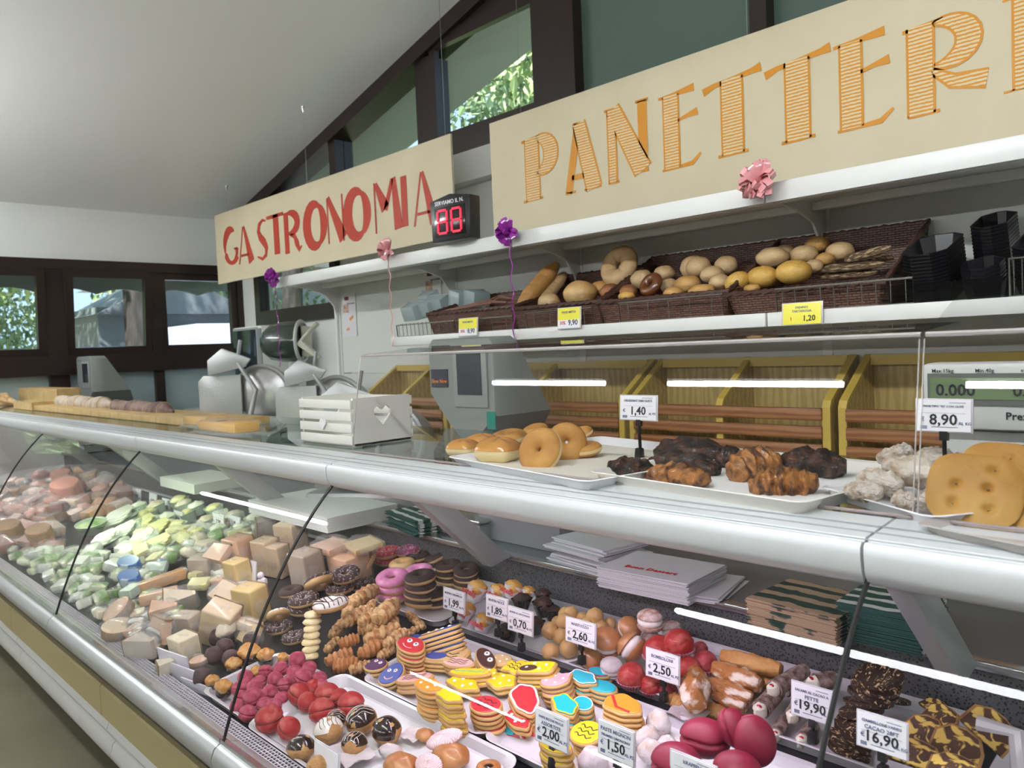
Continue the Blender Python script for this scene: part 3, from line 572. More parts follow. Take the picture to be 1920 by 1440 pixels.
# sneeze guards
def guard(x0, x1, zt1, fold, lb, seam=True):
    t = thing('sneeze_guard', lb, 'glass screen', ((x0+x1)/2, 1.08, 1.282)); h = zt1-1.282; w2 = (x1-x0)/2; lean = .038; a = .006
    P('front_sheet', MB().loft([[(x, 0, 0), (x, lean, h-.012), (x, lean+.006, h-.003), (x, lean+.016, h), (x, lean+.016, h-a), (x, lean+.010, h-.009), (x, lean+a, h-.014), (x, a, 0)] for x in (-w2, w2)]).mesh('front_sheet', acry, False), t)
    pts = fold; P('top_sheet', MB().loft([[(x, lean+.016+y, h+z) for y, z in pts]+[(x, lean+.016+y, h+z-a) for y, z in pts[::-1]] for x in (-w2, w2)]).mesh('top_sheet', acry, False), t)
    em = mat('acrylic_edge', (.42, .40, .39), .15, coat=1)
    P('top_edge', MB().tube([(-w2, lean+.008, h-.004), (w2, lean+.008, h-.004)], .0035, 6).mesh('top_edge', em), t)
    for s in (-1, 1): P('side_edge', MB().tube([(s*w2, .002, 0), (s*w2, lean+.002, h-.01)], .0010, 6).mesh('side_edge', em), t)
    P('base_edge', MB().tube([(-w2, .002, .003), (w2, .002, .003)], .0025, 6).mesh('base_edge', mat('rose_edge', (.30, .25, .25), .3)), t)
    return t
guard(-1.70, -.372, 1.527, [(0, 0), (.16, .012)], 'long clear acrylic sneeze guard over the doughnut and chocolate pastry trays')
guard(-.366, .80, 1.527, [(0, 0), (.03, .012), (.11, .045), (.17, .047)], 'clear acrylic sneeze guard over the flat breads, at right edge')

# ------------------------------------------------------------ pine bread bins
def W2(x, y, Y): return W(x, y, Y=Y)
YBin = 2.40
ub = [-3.30, -2.66, -1.685, -.955, .02, .9]
bz0, bz1, sz1 = .95, 1.462, 1.318
for i in range(5):
    a, b = ub[i]+.012, ub[i+1]-.012
    nm = ['leftmost, beside the slicer', 'second from left behind the big scale', 'middle, behind the chocolate pastries', 'behind the flat breads', 'rightmost, behind the small scale'][i]
    t = thing('bread_bin', 'pine bread bin with slatted front, '+nm, 'bread bin', ((a+b)/2, 0, 0)); hw = (b-a)/2
    side = MB().prism([(YBin, bz0), (YBin, bz1), (YBin-.02, bz1), (2.20, sz1+.02), (2.19, sz1), (2.19, bz0)], -.011, .011)
    sm = side.mesh('side_panel', wood_y, False); em = MB().prism([(YBin-.02, bz1+.002), (YBin-.02, bz1-.006), (2.20, sz1+.012), (2.196, sz1-.002), (2.196, bz0), (2.187, bz0), (2.187, sz1+.002), (2.196, sz1+.022)], -.0115, .0115).mesh('edge_band', wood_e, False)
    for k, x in enumerate((-hw+.011, 0, hw-.011)):
        pm = Matrix(((0, 0, 1, x), (1, 0, 0, 0), (0, 1, 0, 0), (0, 0, 0, 1)))
        o = P('side_panel' if k != 1 else 'divider', sm, t, M=pm); P('edge_band', em, o)
    bar('back_panel', -hw+.022, hw-.022, YBin-.012, YBin, bz0, bz1-.02, wood_y, t)
    bar('top_rail', -hw+.022, hw-.022, YBin-.035, YBin-.01, bz1-.03, bz1, wood_e, t)
    bar('floor_board', -hw+.022, hw-.022, 2.21, YBin-.015, bz0, bz0+.012, wood_y, t)
    for k in range(7):
        z = sz1-.036-k*.052; bar('slat', -hw+.022, hw-.022, 2.178, 2.196, z, z+.036, wood_s, t, .003)

# ------------------------------------------------------------ scales
def big_scale(p, s, lb, rotz=0, sticker=True):
    zb = (.912-p[2])/s
    t = thing('counter_scale', lb, 'scale', tuple(p), (0, 0, rotz), scale=s)
    # head seen from the customer side: x right, z up; side profile deepens downward
    out = [(-.19, .33), (-.17, .352), (.17, .352), (.19, .33), (.19, .06), (.12, .0), (.02, -.06), (-.08, .02), (-.19, .14)]
    top = [(x, 0, z) for x, z in out]; mid = [(x, .09, z) for x, z in out]
    bk = [(x*.98, .10+(.352-z)*.62, z) for x, z in out]
    P('head', MB().loft([[(x*.97, -.012, z*.97+.005) for x, z in out], top, mid, bk]).mesh('head', grey_pl, True), t)
    P('screen_bezel', boxm('screen_bezel', .19, .008, .22, mat('bezel_grey', (.28, .30, .29), .4), .004), t, (.06, -.016, .20))
    P('screen', boxm('screen', .135, .006, .155, mat('dark_lcd', (.03, .035, .045), .12)), t, (.06, -.020, .215))
    for z in (.315, .325): P('groove', boxm('groove', .11, .002, .003, black_pl), t, (-.11, -.013, z))
    if sticker:
        q = P('sticker', boxm('sticker', .10, .003, .07, mat('navy_sticker', (.02, .02, .04), .4)), t, (-.122, -.015, .20))
        P('lettering', textmesh('Slow Now', .022, mat('orange_ink', (.8, .25, .03), .5)), q, (0, -.002, -.012), FACE)
        P('sticker', boxm('sticker', .045, .003, .065, mat('green_sticker', (0, .22, .16), .4)), t, (.165, -.014, .045))
    P('column', MB().box(-.05, .05, .06, .14, zb+.05, .12).mesh('column', grey_pl, True, .01), t); P('base', MB().box(-.17, .17, -.10, .20, zb, zb+.06).mesh('base', grey_pl, True, .012), t)
    P('weighing_plate', MB().box(-.18, .18, -.11, .21, zb+.063, zb+.075).mesh('weighing_plate', steel, True, .004), t)
    return t
pS = W(872, 800, Y=1.74); big_scale((pS.x, 1.74, pS.z-.012), .89, 'large grey counter scale with dark screen behind the doughnut tray', 0)
pS = W(163, 735, Y=1.76); big_scale((pS.x, 1.76, pS.z-.05), .87, 'grey counter scale behind the salami board, far left', 0, False)
pS = W(1728, 682, Y=1.5)
t = thing('price_scale', 'light grey shop scale with green display at the right edge', 'scale', (pS.x, 1.5, 0))
w2 = .36; P('display_head', MB().box(0, w2, 0, .07, pS.z-.115, pS.z).mesh('display_head', lgrey_pl, True, .008), t)
P('bezel', boxm('bezel', w2-.02, .004, .055, mat('bezel_dark', (.12, .13, .12), .4)), t, (w2/2, -.001, pS.z-.045))
P('lcd', boxm('lcd', w2-.03, .003, .038, mat('green_lcd', (.16, .22, .12), .15)), t, (w2/2, -.003, pS.z-.043))
for s_, x in (('0.000', .055), ('0.00', .165), ('0.00', .28)): P('digits', textmesh(s_, .028, ink), t, (x, -.0055, pS.z-.047), FACE)
for s_, x in (('Max 15kg', .035), ('Min 40g', .10), ('e=d 5g', .165)): P('lettering', textmesh(s_, .009, ink), t, (x, -.0035, pS.z-.013), FACE)
for s_, x in (('Peso/kg', .05), ('Prezzo/kg', .165), ('Importo', .28)): P('lettering', textmesh(s_, .018, ink), t, (x, -.001, pS.z-.09), FACE)
P('body', MB().box(.02, .23, .03, .30, 1.28, pS.z-.118).mesh('body', lgrey_pl, True, .01), t)
q = P('sticker', boxm('sticker', .055, .002, .03, mat('slate_sticker', (.05, .06, .08), .4)), t, (.155, .028, pS.z-.155)); P('lettering', textmesh('LASCIO', .012, card_m), q, (0, -.0015, 0), FACE)

# ------------------------------------------------------------ slicers, drum machine, microwave
slm = mat('slicer_casting', (.40, .41, .41), .42, .5)
def slicer(p, s, rz, lb, m=slm):
    t = thing('meat_slicer', lb, 'slicer', tuple(p), (0, 0, rz), scale=s)
    P('base', MB().box(-.25, .25, -.14, .16, 0, .07).mesh('base', m, True, .02), t)
    P('blade', MB().lathe([(.02, -.012), (.135, -.004), (.14, 0), (.135, .004), (.02, .012)], 32).mesh('blade', mat('blade_steel', (.5, .5, .5), .3, .8)), t, (.06, .0, .25), FACE)
    P('blade_guard', MB().torus(.148, .014, 32, 8).mesh('blade_guard', m), t, (.06, .0, .25), FACE)
    P('gauge_plate', MB().prism([(-.27, .12), (-.04, .10), (-.04, .36), (-.24, .36), (-.27, .33)], -.01, .008).mesh('gauge_plate', mat('ribbed_plate', (.42, .43, .42), .35, .5, bump=.4, bs=120), True, .003), t, (0, -.02, 0), FACE)
    P('motor_housing', MB().ell(.13, .10, .15, 18, 10).mesh('motor_housing', m), t, (.10, .10, .22))
    P('carriage', MB().prism([(-.2, 0), (.18, 0), (.22, .05), (-.2, .03)], -.07, .05).mesh('carriage', m, True, .006), t, (.0, -.10, .09), FACE)
    P('push_arm', MB().tube([(.02, -.09, .12), (.06, -.08, .28), (-.04, -.05, .42)], [.014, .013, .012], 10).mesh('push_arm', m), t)
    P('pusher_plate', MB().prism([(-.18, .36), (.02, .40), (.05, .44), (-.10, .50), (-.18, .44)], -.01, .01).mesh('pusher_plate', mat('pale_aluminium', (.58, .6, .6), .35, .4), True, .003), t, (-.02, -.05, 0), FACE)
    P('handle', MB().tube([(-.04, -.05, .44), (-.02, -.05, .54)], .010, 8).mesh('handle', m), t)
    P('knob', MB().ell(.022, .022, .022).mesh('knob', black_pl), t, (.22, -.14, .05))
p = W(462, 795, Y=2.15); slicer((p.x, 2.19, 1.02), 1.15, R(42), 'left meat slicer with ribbed plate beneath the low back window')
p = W(604, 800, Y=2.15); slicer((p.x, 2.18, 1.02), .98, R(40), 'middle meat slicer directly behind the white slatted crate')
p = W(700, 800, Y=1.84); slicer((p.x, 1.84, .910), 1.02, R(35), 'third slicer with raised arm beside the pine bread bins')
# round dark drum machine on a post
Yd = 2.75; p = W(572, 640, Y=Yd); cream = mat('cream_enamel', (.62, .62, .50), .4)
t = thing('drum_machine', 'round dark green drum machine on a post with cream bracket', 'machine', (p.x, Yd-.1, p.z), (0, 0, R(42))); r = S(38, p)
P('drum', MB().lathe([(.02, -r*1.5), (r*.5, -r*1.4), (r*.85, -r*1.0), (r*.98, -r*.4), (r, 0), (r, r*.4), (r*.95, r*.5), (.02, r*.5)], 28).mesh('drum', mat('dark_green_enamel', (.035, .055, .045), .2, coat=.6)), t, rot=(0, R(90), 0))
P('rim', MB().torus(r*.98, .012, 28, 8).mesh('rim', lgrey_pl), t, (r*.5, 0, 0), (0, R(90), 0))
P('bracket', MB().prism([(r*.5, -.02), (r*1.5, r*.9), (r*1.6, r*.75), (r*.8, 0), (r*1.6, -r*.75), (r*1.5, -r*.9)], -.03, .03).mesh('bracket', cream, True, .006), t, (0, -.1, 0), FACE)
P('plate', boxm('plate', .02, r*1.3, r*1.5, cream, .01), t, (r*.62, .05, 0)); P('post', MB().lathe([(.035, 1.14-p.z), (.035, -r*.8)], 14).mesh('post', lgrey_pl), t); P('foot', MB().lathe([(.11, 1.14-p.z), (.11, 1.155-p.z), (.04, 1.165-p.z)], 20).mesh('foot', lgrey_pl), t)
Ym = 2.86; p = W(505, 660, Y=Ym); mw = thing('microwave_oven', 'white microwave oven with dark door left of the drum machine', 'microwave', (p.x, Ym, 1.145)); h = W(505, 612, Y=Ym).z-1.145
P('body', boxm('body', .46, .34, h, white, .008, True), mw); P('door', boxm('door', .36, .012, h-.05, mat('dark_door_glass', (.02, .03, .035), .1), .003), mw, (-.03, -.176, h/2)); P('door_frame', boxm('door_frame', .40, .01, h-.02, mat('grey_door', (.3, .33, .33), .3)), mw, (-.02, -.171, h/2)); P('control_panel', boxm('control_panel', .05, .01, h-.04, grey_pl), mw, (.2, -.172, h/2))

# white slatted crate
Yc = 1.17; a, b = W(562, 745, Y=Yc), W(658, 750, Y=Yc); zt_, zb_ = a.z, 1.278
bw = b.x-a.x; dpt = .20; mw_ = mat('white_painted_wood', (.80, .79, .73), .6, bump=.2, bs=40)
t = thing('slatted_crate', 'white painted wooden crate with hearts on the glass worktop', 'crate', ((a.x+b.x)/2, Yc+dpt/2, zb_)); hh = zt_-zb_; n = 4; sh = hh/n*.74
for k in range(n):
    z = k*hh/n+.004
    P('slat', boxm('slat', bw, .008, sh, mw_, .001), t, (0, -dpt/2, z+sh/2)); P('slat', boxm('slat', bw, .008, sh, mw_, .001), t, (0, dpt/2, z+sh/2))
heart = [(.0, -.024), (.022, .0), (.022, .012), (.012, .020), (0, .010), (-.012, .020), (-.022, .012), (-.022, 0)]
for s in (-1, 1):
    hb = MB(); H_ = hh; x = s*(bw/2-.004); pts_o = [(-dpt/2+.005, 0), (dpt/2-.005, 0), (dpt/2-.005, H_), (-dpt/2+.005, H_)]
    # side board with heart cut out: ring of quads between square and heart
    N = len(heart); hc = [(hx*1.25, hy*1.25+H_*.62) for hx, hy in heart]; outer = []
    for hx, hy in heart:
        an = math.atan2(hy, hx); dx, dy = math.cos(an), math.sin(an); k = min((dpt/2-.005)/abs(dx) if abs(dx) > 1e-6 else 9, (H_*.62 if dy < 0 else H_*.38)/abs(dy) if abs(dy) > 1e-6 else 9); outer.append((dx*k, dy*k+H_*.62))
    vs = [(x+d, py_, pz) for d in (-.004, .004) for ring in (outer, hc) for py_, pz in ring]; fs = []
    for j in range(N):
        j2 = (j+1) % N
        for o_ in (0, 2*N): fs.append((o_+j, o_+j2, o_+N+j2, o_+N+j))
        fs.append((N+j, N+j2, 3*N+j2, 3*N+j)); fs.append((j, j2, 2*N+j2, 2*N+j))
    # corners
    cs = [(-dpt/2+.005, 0), (dpt/2-.005, 0), (dpt/2-.005, H_), (-dpt/2+.005, H_)]
    hb.add(vs, fs)
    for cy_, cz_ in cs:
        near = sorted(range(N), key=lambda j: math.hypot(outer[j][0]-cy_, outer[j][1]-cz_))[:2]
        q_ = [outer[near[0]], outer[near[1]], (cy_, cz_)]; hb.loft([[(x-.004, u, v_) for u, v_ in q_], [(x+.004, u, v_) for u, v_ in q_]])
    P('end_board', hb.mesh('end_board', mw_, False), t)
P('heart', MB().prism([(hx*.7, hy*.7) for hx, hy in heart], 0, .003).mesh('heart', mat('white_heart', (.85, .85, .85), .5), False), t, (0, -dpt/2-.0075, hh*.45), FACE)
bar('bottom_board', -bw/2, bw/2, -dpt/2+.004, dpt/2-.004, 0, .006, mw_, t)

# salami board
ZT = 1.278
cane = mat('bamboo', (.50, .33, .13), .5, col2=(.62, .45, .20), ns=12)
p0, p1 = W(62, 765, Z=ZT+.01), W(395, 800, Z=ZT+.01); L = p1.x-p0.x
t = thing('bamboo_board', 'long segmented bamboo board under the salamis', 'board', ((p0.x+p1.x)/2, (p0.y+p1.y)/2+.06, ZT))
nseg = 9
for k in range(nseg): bar('board_segment', -L/2+k*L/nseg+.002, -L/2+(k+1)*L/nseg-.002, -.06, .16, 0, .028, cane, t, .002)
sal1 = mat('moulded_salami', (.36, .29, .22), .8, col2=(.55, .47, .38), ns=25, bump=.8, bs=60); sal2 = mat('dark_salami', (.10, .05, .045), .7, col2=(.30, .20, .17), ns=18, bump=.8, bs=50)
def salami(x0, y0, x1, y1, wpx, m, lb, Yc=1.33):
    a, b = W(x0, y0, Y=Yc), W(x1, y1, Y=Yc); t = thing('salami', lb, 'salami', tuple((a+b)/2)); L = (b-a).length; r = S(wpx, (a+b)/2)/2
    n = 16; pts = [(-L/2+L*i/n, 0, .004*math.sin(i)) for i in range(n+1)]; rr = [r*(min(1, (math.sin(PI*(i+.35)/(n+.7)))*2.2))*(1+.06*math.sin(i*2.1)) for i in range(n+1)]
    P('casing', MB().tube(pts, rr, 18).mesh('casing', m), t)
    for k in range(2, n-1, 3): P('string', MB().torus(rr[k]*1.02, .0022, 20, 5).mesh('string', cane), t, (pts[k][0], 0, pts[k][2]), (0, R(90), 0))
salami(103, 752, 212, 762, 28, sal1, 'pale mouldy salami at left on the bamboo board'); salami(206, 764, 325, 770, 30, sal2, 'dark brown tied salami at right on the bamboo board')
# wooden boxes at far left
for x0, x1, y0, y1, yc, lb in ((32, 108, 730, 757, 1.42, 'small lidded wooden box at the left end of the worktop'), (25, 60, 755, 770, 1.2, 'thin wooden box below the lidded box, far left')):
    a, b = W(x0, y0, Y=yc), W(x1, y1, Y=yc); t = thing('wooden_box', lb, 'box', ((a.x+b.x)/2, yc+.07, ZT)); h = max(a.z-ZT, .02)
    bar('front_board', -(b.x-a.x)/2, (b.x-a.x)/2, -.07, -.06, 0, h, cane, t); bar('back_board', -(b.x-a.x)/2, (b.x-a.x)/2, .06, .07, 0, h, cane, t)
    for s in (-1, 1): bar('side_board', s*(b.x-a.x)/2-.005, s*(b.x-a.x)/2+.005, -.06, .06, 0, h, cane, t)
    bar('lid', -(b.x-a.x)/2, (b.x-a.x)/2, -.07, .07, h, h+.01, cane, t)
pastry_t = mat('bread_tan', (.60, .36, .15), .6, col2=(.74, .52, .28), ns=12)
for i, (x, y) in enumerate(((8, 744), (14, 752), (3, 757))):
    p = W(x, y, Y=1.3); solo('bread_stick', MB().tube([(-.12, 0, 0), (.0, .01, .005), (.12, 0, 0)], [.015, .025, .014], 10).mesh('bread_stick', pastry_t), 'pale crusty loaf at the far left edge of the worktop, '+['topmost', 'middle', 'lowest'][i], 'bread', p, (0, R(5), R(12*i)))
# packaged yellow things
film = mat('clear_film', (.8, .8, .78), .15, alpha=.15, coat=1)
for i, (x0, x1, y, lb) in enumerate(((374, 462, 783, 'yellow wrapped packet with paper label on the glass worktop'), (340, 392, 790, 'orange-yellow wrapped packet behind the yellow one'))):
    a, b = W(x0, y, Y=1.14+.05*i), W(x1, y, Y=1.14+.05*i); L = b.x-a.x; t = thing('wrapped_packet', lb, 'packet', ((a.x+b.x)/2, 1.16+.07*i, ZT+.002))
    P('content', boxm('content', L*.8, .09, .035, mat('yellow_wrapper', (.80, .42, .01), .3, coat=.6), .01, True), t, (0, 0, .008)); P('tray', boxm('tray', L*.9, .11, .01, film, .003, True), t)
    P('film', MB().loft([[(s*L*.5*k, y_, z_) for y_, z_ in ((-.06, .0), (.06, 0), (.04, .05*q), (-.04, .05*q))] for s, k, q in ((-1, 1.1, .1), (-1, .85, .95), (1, .85, .95), (1, 1.1, .1))]).mesh('film', film), t)
    if i == 0: P('paper_label', MB().lathe([(.018, 0), (.018, .001)], 20).mesh('paper_label', mat('brown_label', (.25, .13, .05), .6)), t, (0, -.02, .0435))

# ------------------------------------------------------------ price tags
def wrap_lines(s): return s.split('|')
def tag(TL, TR, BL, Y, title, price, lb, unit='AL KG', stem=None, group='price tags', card=None, tilt=0):
    a, b, c = W(*TL, Y=Y), W(*TR, Y=Y), W(*BL, Y=Y); wd = max(.03, b.x-a.x); ht = max(.02, a.z-c.z); roll = 0
    cx = (a.x+b.x)/2+(c.x-a.x)/2; cz = (a.z+b.z)/2-ht/2
    t = thing('price_tag', lb, 'price tag', (cx, Y, cz), (R(-4), 0, tilt), group); fl_ = card or card_m
    P('holder', cached(('hold', round(wd, 3), round(ht, 3)), lambda: boxm('holder', wd, .003, ht, holder_m, .001)), t, (0, .002, 0))
    c_ = P('card', cached(('card', round(wd, 3), round(ht, 3), fl_.name), lambda: boxm('card', wd*.93, .0012, ht*.92, fl_)), t, (0, -.0004, -.0))
    ls = wrap_lines(title) if title else []
    for k, l in enumerate(ls): P('lettering', textmesh(l, min(ht*.15, wd*1.35/max(len(l), 6)), ink2), t, (0, -.0015, ht*(.27-.16*k)), FACE)
    if price:
        P('price', textmesh(price, min(ht*.44, wd*.30), ink), t, (wd*.0, -.0015, -ht*.13), FACE); P('currency', textmesh('€', ht*.18, ink2), t, (-wd*.36, -.0015, -ht*.12), FACE)
        P('unit', textmesh(unit, ht*.12, ink2), t, (wd*.37, -.0015, -ht*.22), FACE)
        mb = MB()
        for k in range(9): mb.box(-wd*.4+k*wd*.014, -wd*.4+k*wd*.014+wd*.007, -.0003, .0003, -ht*.40, -ht*.30)
        mb.box(-wd*.2, wd*.25, -.0003, .0003, -ht*.345, -ht*.33); mb.box(-wd*.38, wd*.38, -.0003, .0003, ht*.07-ht*.08*(len(ls)-1), ht*.076-ht*.08*(len(ls)-1)); mb.box(wd*.1, wd*.38, -.0003, .0003, ht*.37, ht*.385)
        P('barcode', mb.mesh('barcode', ink2, False), t, (0, -.0012, 0))
    if stem is not None:
        d = stem
        P('stem', cached(('stem', round(d, 2)), lambda: MB().tube([(0, .004, 0), (0, .006, -d*.5), (0, .01, -d)], .0035, 6).box(-.006, .006, .0, .008, -.012, .004).mesh('stem', black_pl)), t, (0, 0, -ht/2))
        P('clip', cached('clip', lambda: MB().prism([(-.009, -.01), (.009, -.01), (.007, .012), (-.007, .012)], -.008, .008).mesh('clip', black_pl, True, .003)), t, (0, .006, -ht/2-d), FACE)
    return t

# ------------------------------------------------------------ lower shelf: baskets, loaves, black dishes
YF_ = 2.07; ZS = 1.590
def basket(xl, xr, yfront, yback, lb, depth=.33, twig=False):
    a = W(xl, yfront, Y=YF_); b = W(xr, yfront, Y=YF_); L = b.x-a.x; cx = (a.x+b.x)/2
    hf = max(.055, a.z-ZS); tb = W((xl+xr)/2, yback, Y=YF_+depth).z-ZS; hb_ = max(hf+.02, tb); k = .012
    t = thing('wicker_basket', lb, 'basket', (cx, YF_, ZS)); xi = L/2
    def wall(p, q, r_, s_): # quad slab
        pass
    ib = xi*.93
    fr = [(-ib, .02, .004), (ib, .02, .004), (xi, 0, hf), (-xi, 0, hf)]; bk = [(-ib, depth-.01, .03), (ib, depth-.01, .03), (xi, depth, hb_), (-xi, depth, hb_)]
    def slab(q, dy=0, dx=0):
        return MB().loft([q, [(x+dx, y+dy, z) for x, y, z in q]]).mesh('wall', wicker, False)
    P('front_wall', slab(fr, dy=.01), t); P('back_wall', slab(bk, dy=-.01), t)
    P('side_wall', slab([fr[0], bk[0], bk[3], fr[3]], dx=.01), t); P('side_wall', slab([fr[1], bk[1], bk[2], fr[2]], dx=-.01), t)
    P('bottom', MB().loft([[(-ib, .02, .004), (ib, .02, .004), (ib, depth-.01, .03), (-ib, depth-.01, .03)], [(-ib, .02, .012), (ib, .02, .012), (ib, depth-.01, .038), (-ib, depth-.01, .038)]]).mesh('bottom', wicker, False), t)
    rp = [fr[3], fr[2], bk[2], bk[3], fr[3]]; mb = MB(); rnd = random.Random(int(xl))
    for s in range(2):
        pts = []
        for i in range(4):
            p, q = Vector(rp[i]), Vector(rp[i+1]); n = max(6, int((q-p).length/.02))
            for j in range(n): pts.append(p.lerp(q, j/n)+Vector((0, math.sin(j*PI/1.5+s*PI)*.003, math.cos(j*PI/1.5+s*PI)*.004)))
        pts.append(pts[0]); mb.tube(pts, .0055, 6)
    P('braided_rim', mb.mesh('braided_rim', mat('dark_willow', (.075, .035, .025), .5)), t)
    if twig:
        mb = MB()
        for i in range(5): mb.tube([(xi*rnd.uniform(-.95, .0), .03*i, hf+.01), (xi*rnd.uniform(0, .4), .04*i, hf+.02+.01*i), (xi*rnd.uniform(.5, .95), .05*i, hf+.02)], .004, 5)
        P('loose_twigs', mb.mesh('loose_twigs', mat('brown_twig', (.2, .1, .07), .5)), t)
    return t
basket(800, 966, 590, 558, 'brown wicker basket with loose twigs at the left end of the lower shelf', twig=True)
basket(958, 1128, 580, 520, 'wicker basket holding the baguettes and the round loaf')
basket(1118, 1366, 568, 482, 'wicker basket holding the ring bread and small rolls')
basket(1362, 1660, 553, 446, 'wicker basket holding turtle rolls and seeded sticks')
UNIT[0] = .045
def breadm(k, c, c2, ns=7, b=.4): return mat('crust_'+k, c, .5, col2=c2, ns=ns, bump=b, bs=30, sss=0)
gold = breadm('golden', (.40, .19, .045), (.60, .36, .12)); pale = breadm('pale', (.42, .26, .11), (.60, .43, .23)); dark_b = breadm('dark', (.16, .055, .02), (.36, .15, .05)); yelb = breadm('yellow', (.54, .28, .035), (.68, .43, .11)); seedb = mat('seeded_crust', (.12, .07, .035), .8, col2=(.55, .42, .25), ns=140, bump=.8, bs=140, lo=.48, hi=.60)
def bumpy(seed, amp=.05):
    rnd = random.Random(seed); ph = [rnd.uniform(0, 6) for _ in range(6)]
    o_ = rnd.uniform(0, 50)
    return lambda la, th: 1+amp*1.6*mno.noise(Vector((2.2*math.cos(la)*math.cos(th)+o_, 2.2*math.cos(la)*math.sin(th), 2.2*math.sin(la))))+amp*.5*(math.sin(2*th+ph[0])*math.cos(la)+math.sin(3*th+ph[1]+2*la)*.6+math.sin(5*la+ph[2])*.5+math.sin(4*th+3*la+ph[3])*.4)
def roll_mesh(seed, m, creases=0, amp=.04):
    f0 = bumpy(seed, amp)
    f = (lambda la, th: f0(la, th)*(1-.10*math.exp(-((math.sin(th*creases+la)*1.0)/.25)**2)*max(0, math.sin(la)+.4))) if creases else f0
    return cached(('roll', seed, m.name, creases), lambda: MB().ell(1, 1, 1, 26, 16, f=f).mesh('crumb', m))
def turtle_mesh(m):
    return cached(('turt', m.name), lambda: MB().ell(1, 1, 1, 40, 24, f=lambda la, th: 1-.07*(math.exp(-((math.sin(2.5*math.cos(la)*math.cos(th)*2))/.22)**2)+math.exp(-((math.sin(2.5*math.cos(la)*math.sin(th)*2))/.22)**2))*max(0, math.sin(la))).mesh('crust', m))
def loaf(px, py, rx, ry, m, lb, Y, mesh=None, grp=None, rz=0, rot=(0, 0, 0), nm='bread_roll', cat='bread'):
    p = W(px, py, Y=Y); a, b = S(rx, p), S(ry, p)
    t = thing(nm, lb, cat, tuple(p), (rot[0], rot[1], rot[2]+rz), grp); P('crust', mesh or roll_mesh(int(px) % 5, m), t, scale=(a, (a+b)/2, b)); return t
def baguette(x0, y0, x1, y1, wd, m, lb, Y0, Y1, slashes=5, nm='baguette', grp=None, seed=0):
    a, b = W(x0, y0, Y=Y0), W(x1, y1, Y=Y1); t = thing(nm, lb, 'bread', tuple((a+b)/2), group=grp); r = S(wd, (a+b)/2)
    def mk():
        rings = []; n = 44
        for i in range(n+1):
            u = i/n; rr = .5*min(1, math.sin(PI*(u*.94+.03))**.5*1.15); ring = []
            for j in range(16):
                th = 2*PI*j/16; q = 1
                if slashes: q -= .16*math.exp(-((math.sin(PI*(u*slashes-(th-PI/2)*.25)))/.25)**2)*max(0, math.sin(th))
                ring.append((u-.5, rr*q*math.cos(th), rr*q*math.sin(th)))
            rings.append(ring)
        return MB().loft(rings).mesh('crust', m)
    me = cached(('bag', m.name, slashes), mk); o = P('crust', me, t); M = seg_matrix(a, b, r); M.translation = Vector((0, 0, 0)); o.matrix_local = M; return t
x = zA3
baguette(*x(1070, 230), *x(845, 485), 31, gold, 'long slashed baguette leaning out of the basket, front one', 2.30, 2.13)
baguette(*x(1115, 285), *x(960, 480), 24, pale, 'second paler baguette behind the front one', 2.33, 2.2)
loaf(*x(1020, 450), 22, 16, pale, 'short pale roll in front of the baguettes', 2.16)
loaf(*x(1200, 402), 34, 23, breadm('round', (.45, .22, .06), (.72, .50, .22), 5), 'large round loaf with floury patch beside the baguettes', 2.2)
loaf(*x(1375, 395), 20, 16, dark_b, 'glossy brown bun right of the round loaf', 2.2); loaf(*x(1318, 375), 22, 14, gold, 'golden bun just behind the round loaf', 2.27)
p = W(*x(1427, 245), Y=2.28); r = S(40, p); t = thing('ring_bread', 'big knotted ring loaf standing up in the middle basket', 'bread', tuple(p), (R(68), R(-12), 0))
P('crust', MB().torus(r*.62, r*.42, 48, 16, sz=.85, f=lambda th, a: 1-.14*math.exp(-(math.sin(th*3.5)/.22)**2)*(math.sin(a) > -.4)).mesh('crust', pale), t)
p = W(*x(1612, 352), Y=2.16); r = S(25, p); t = thing('ring_pastry', 'dark glossy ring pastry lying among the rolls', 'bread', tuple(p), (R(60), 0, R(-10))); P('crust', MB().torus(r*.62, r*.38, 36, 12).mesh('crust', mat('dark_glazed', (.10, .03, .012), .2, col2=(.22, .08, .03), ns=10, coat=.8)), t)
for i, (X_, Y_, rx, ry, m, lb, yy) in enumerate([(1560, 322, 22, 18, pale, 'pale roll behind the dark ring pastry', 2.25), (1690, 288, 22, 15, pale, 'flour-dusted roll above the dark ring', 2.3), (1482, 392, 18, 13, dark_b, 'small shiny brown roll left of the dark ring', 2.17), (1470, 420, 17, 9, yelb, 'small yellow roll at the basket rim', 2.13),
      (1720, 360, 18, 14, pale, 'small roll right of the dark ring', 2.24), (1860, 252, 26, 22, pale, 'round floury roll highest in the middle basket', 2.30), (1825, 352, 27, 17, gold, 'broad golden roll below the floury roll', 2.22), (1742, 402, 20, 12, gold, 'flat golden roll at the front rim, left', 2.13), (1900, 392, 24, 12, gold, 'flat golden roll at the front rim, right', 2.13)]):
    loaf(*x(X_, Y_), rx, ry, m, lb, yy)
x = zA4
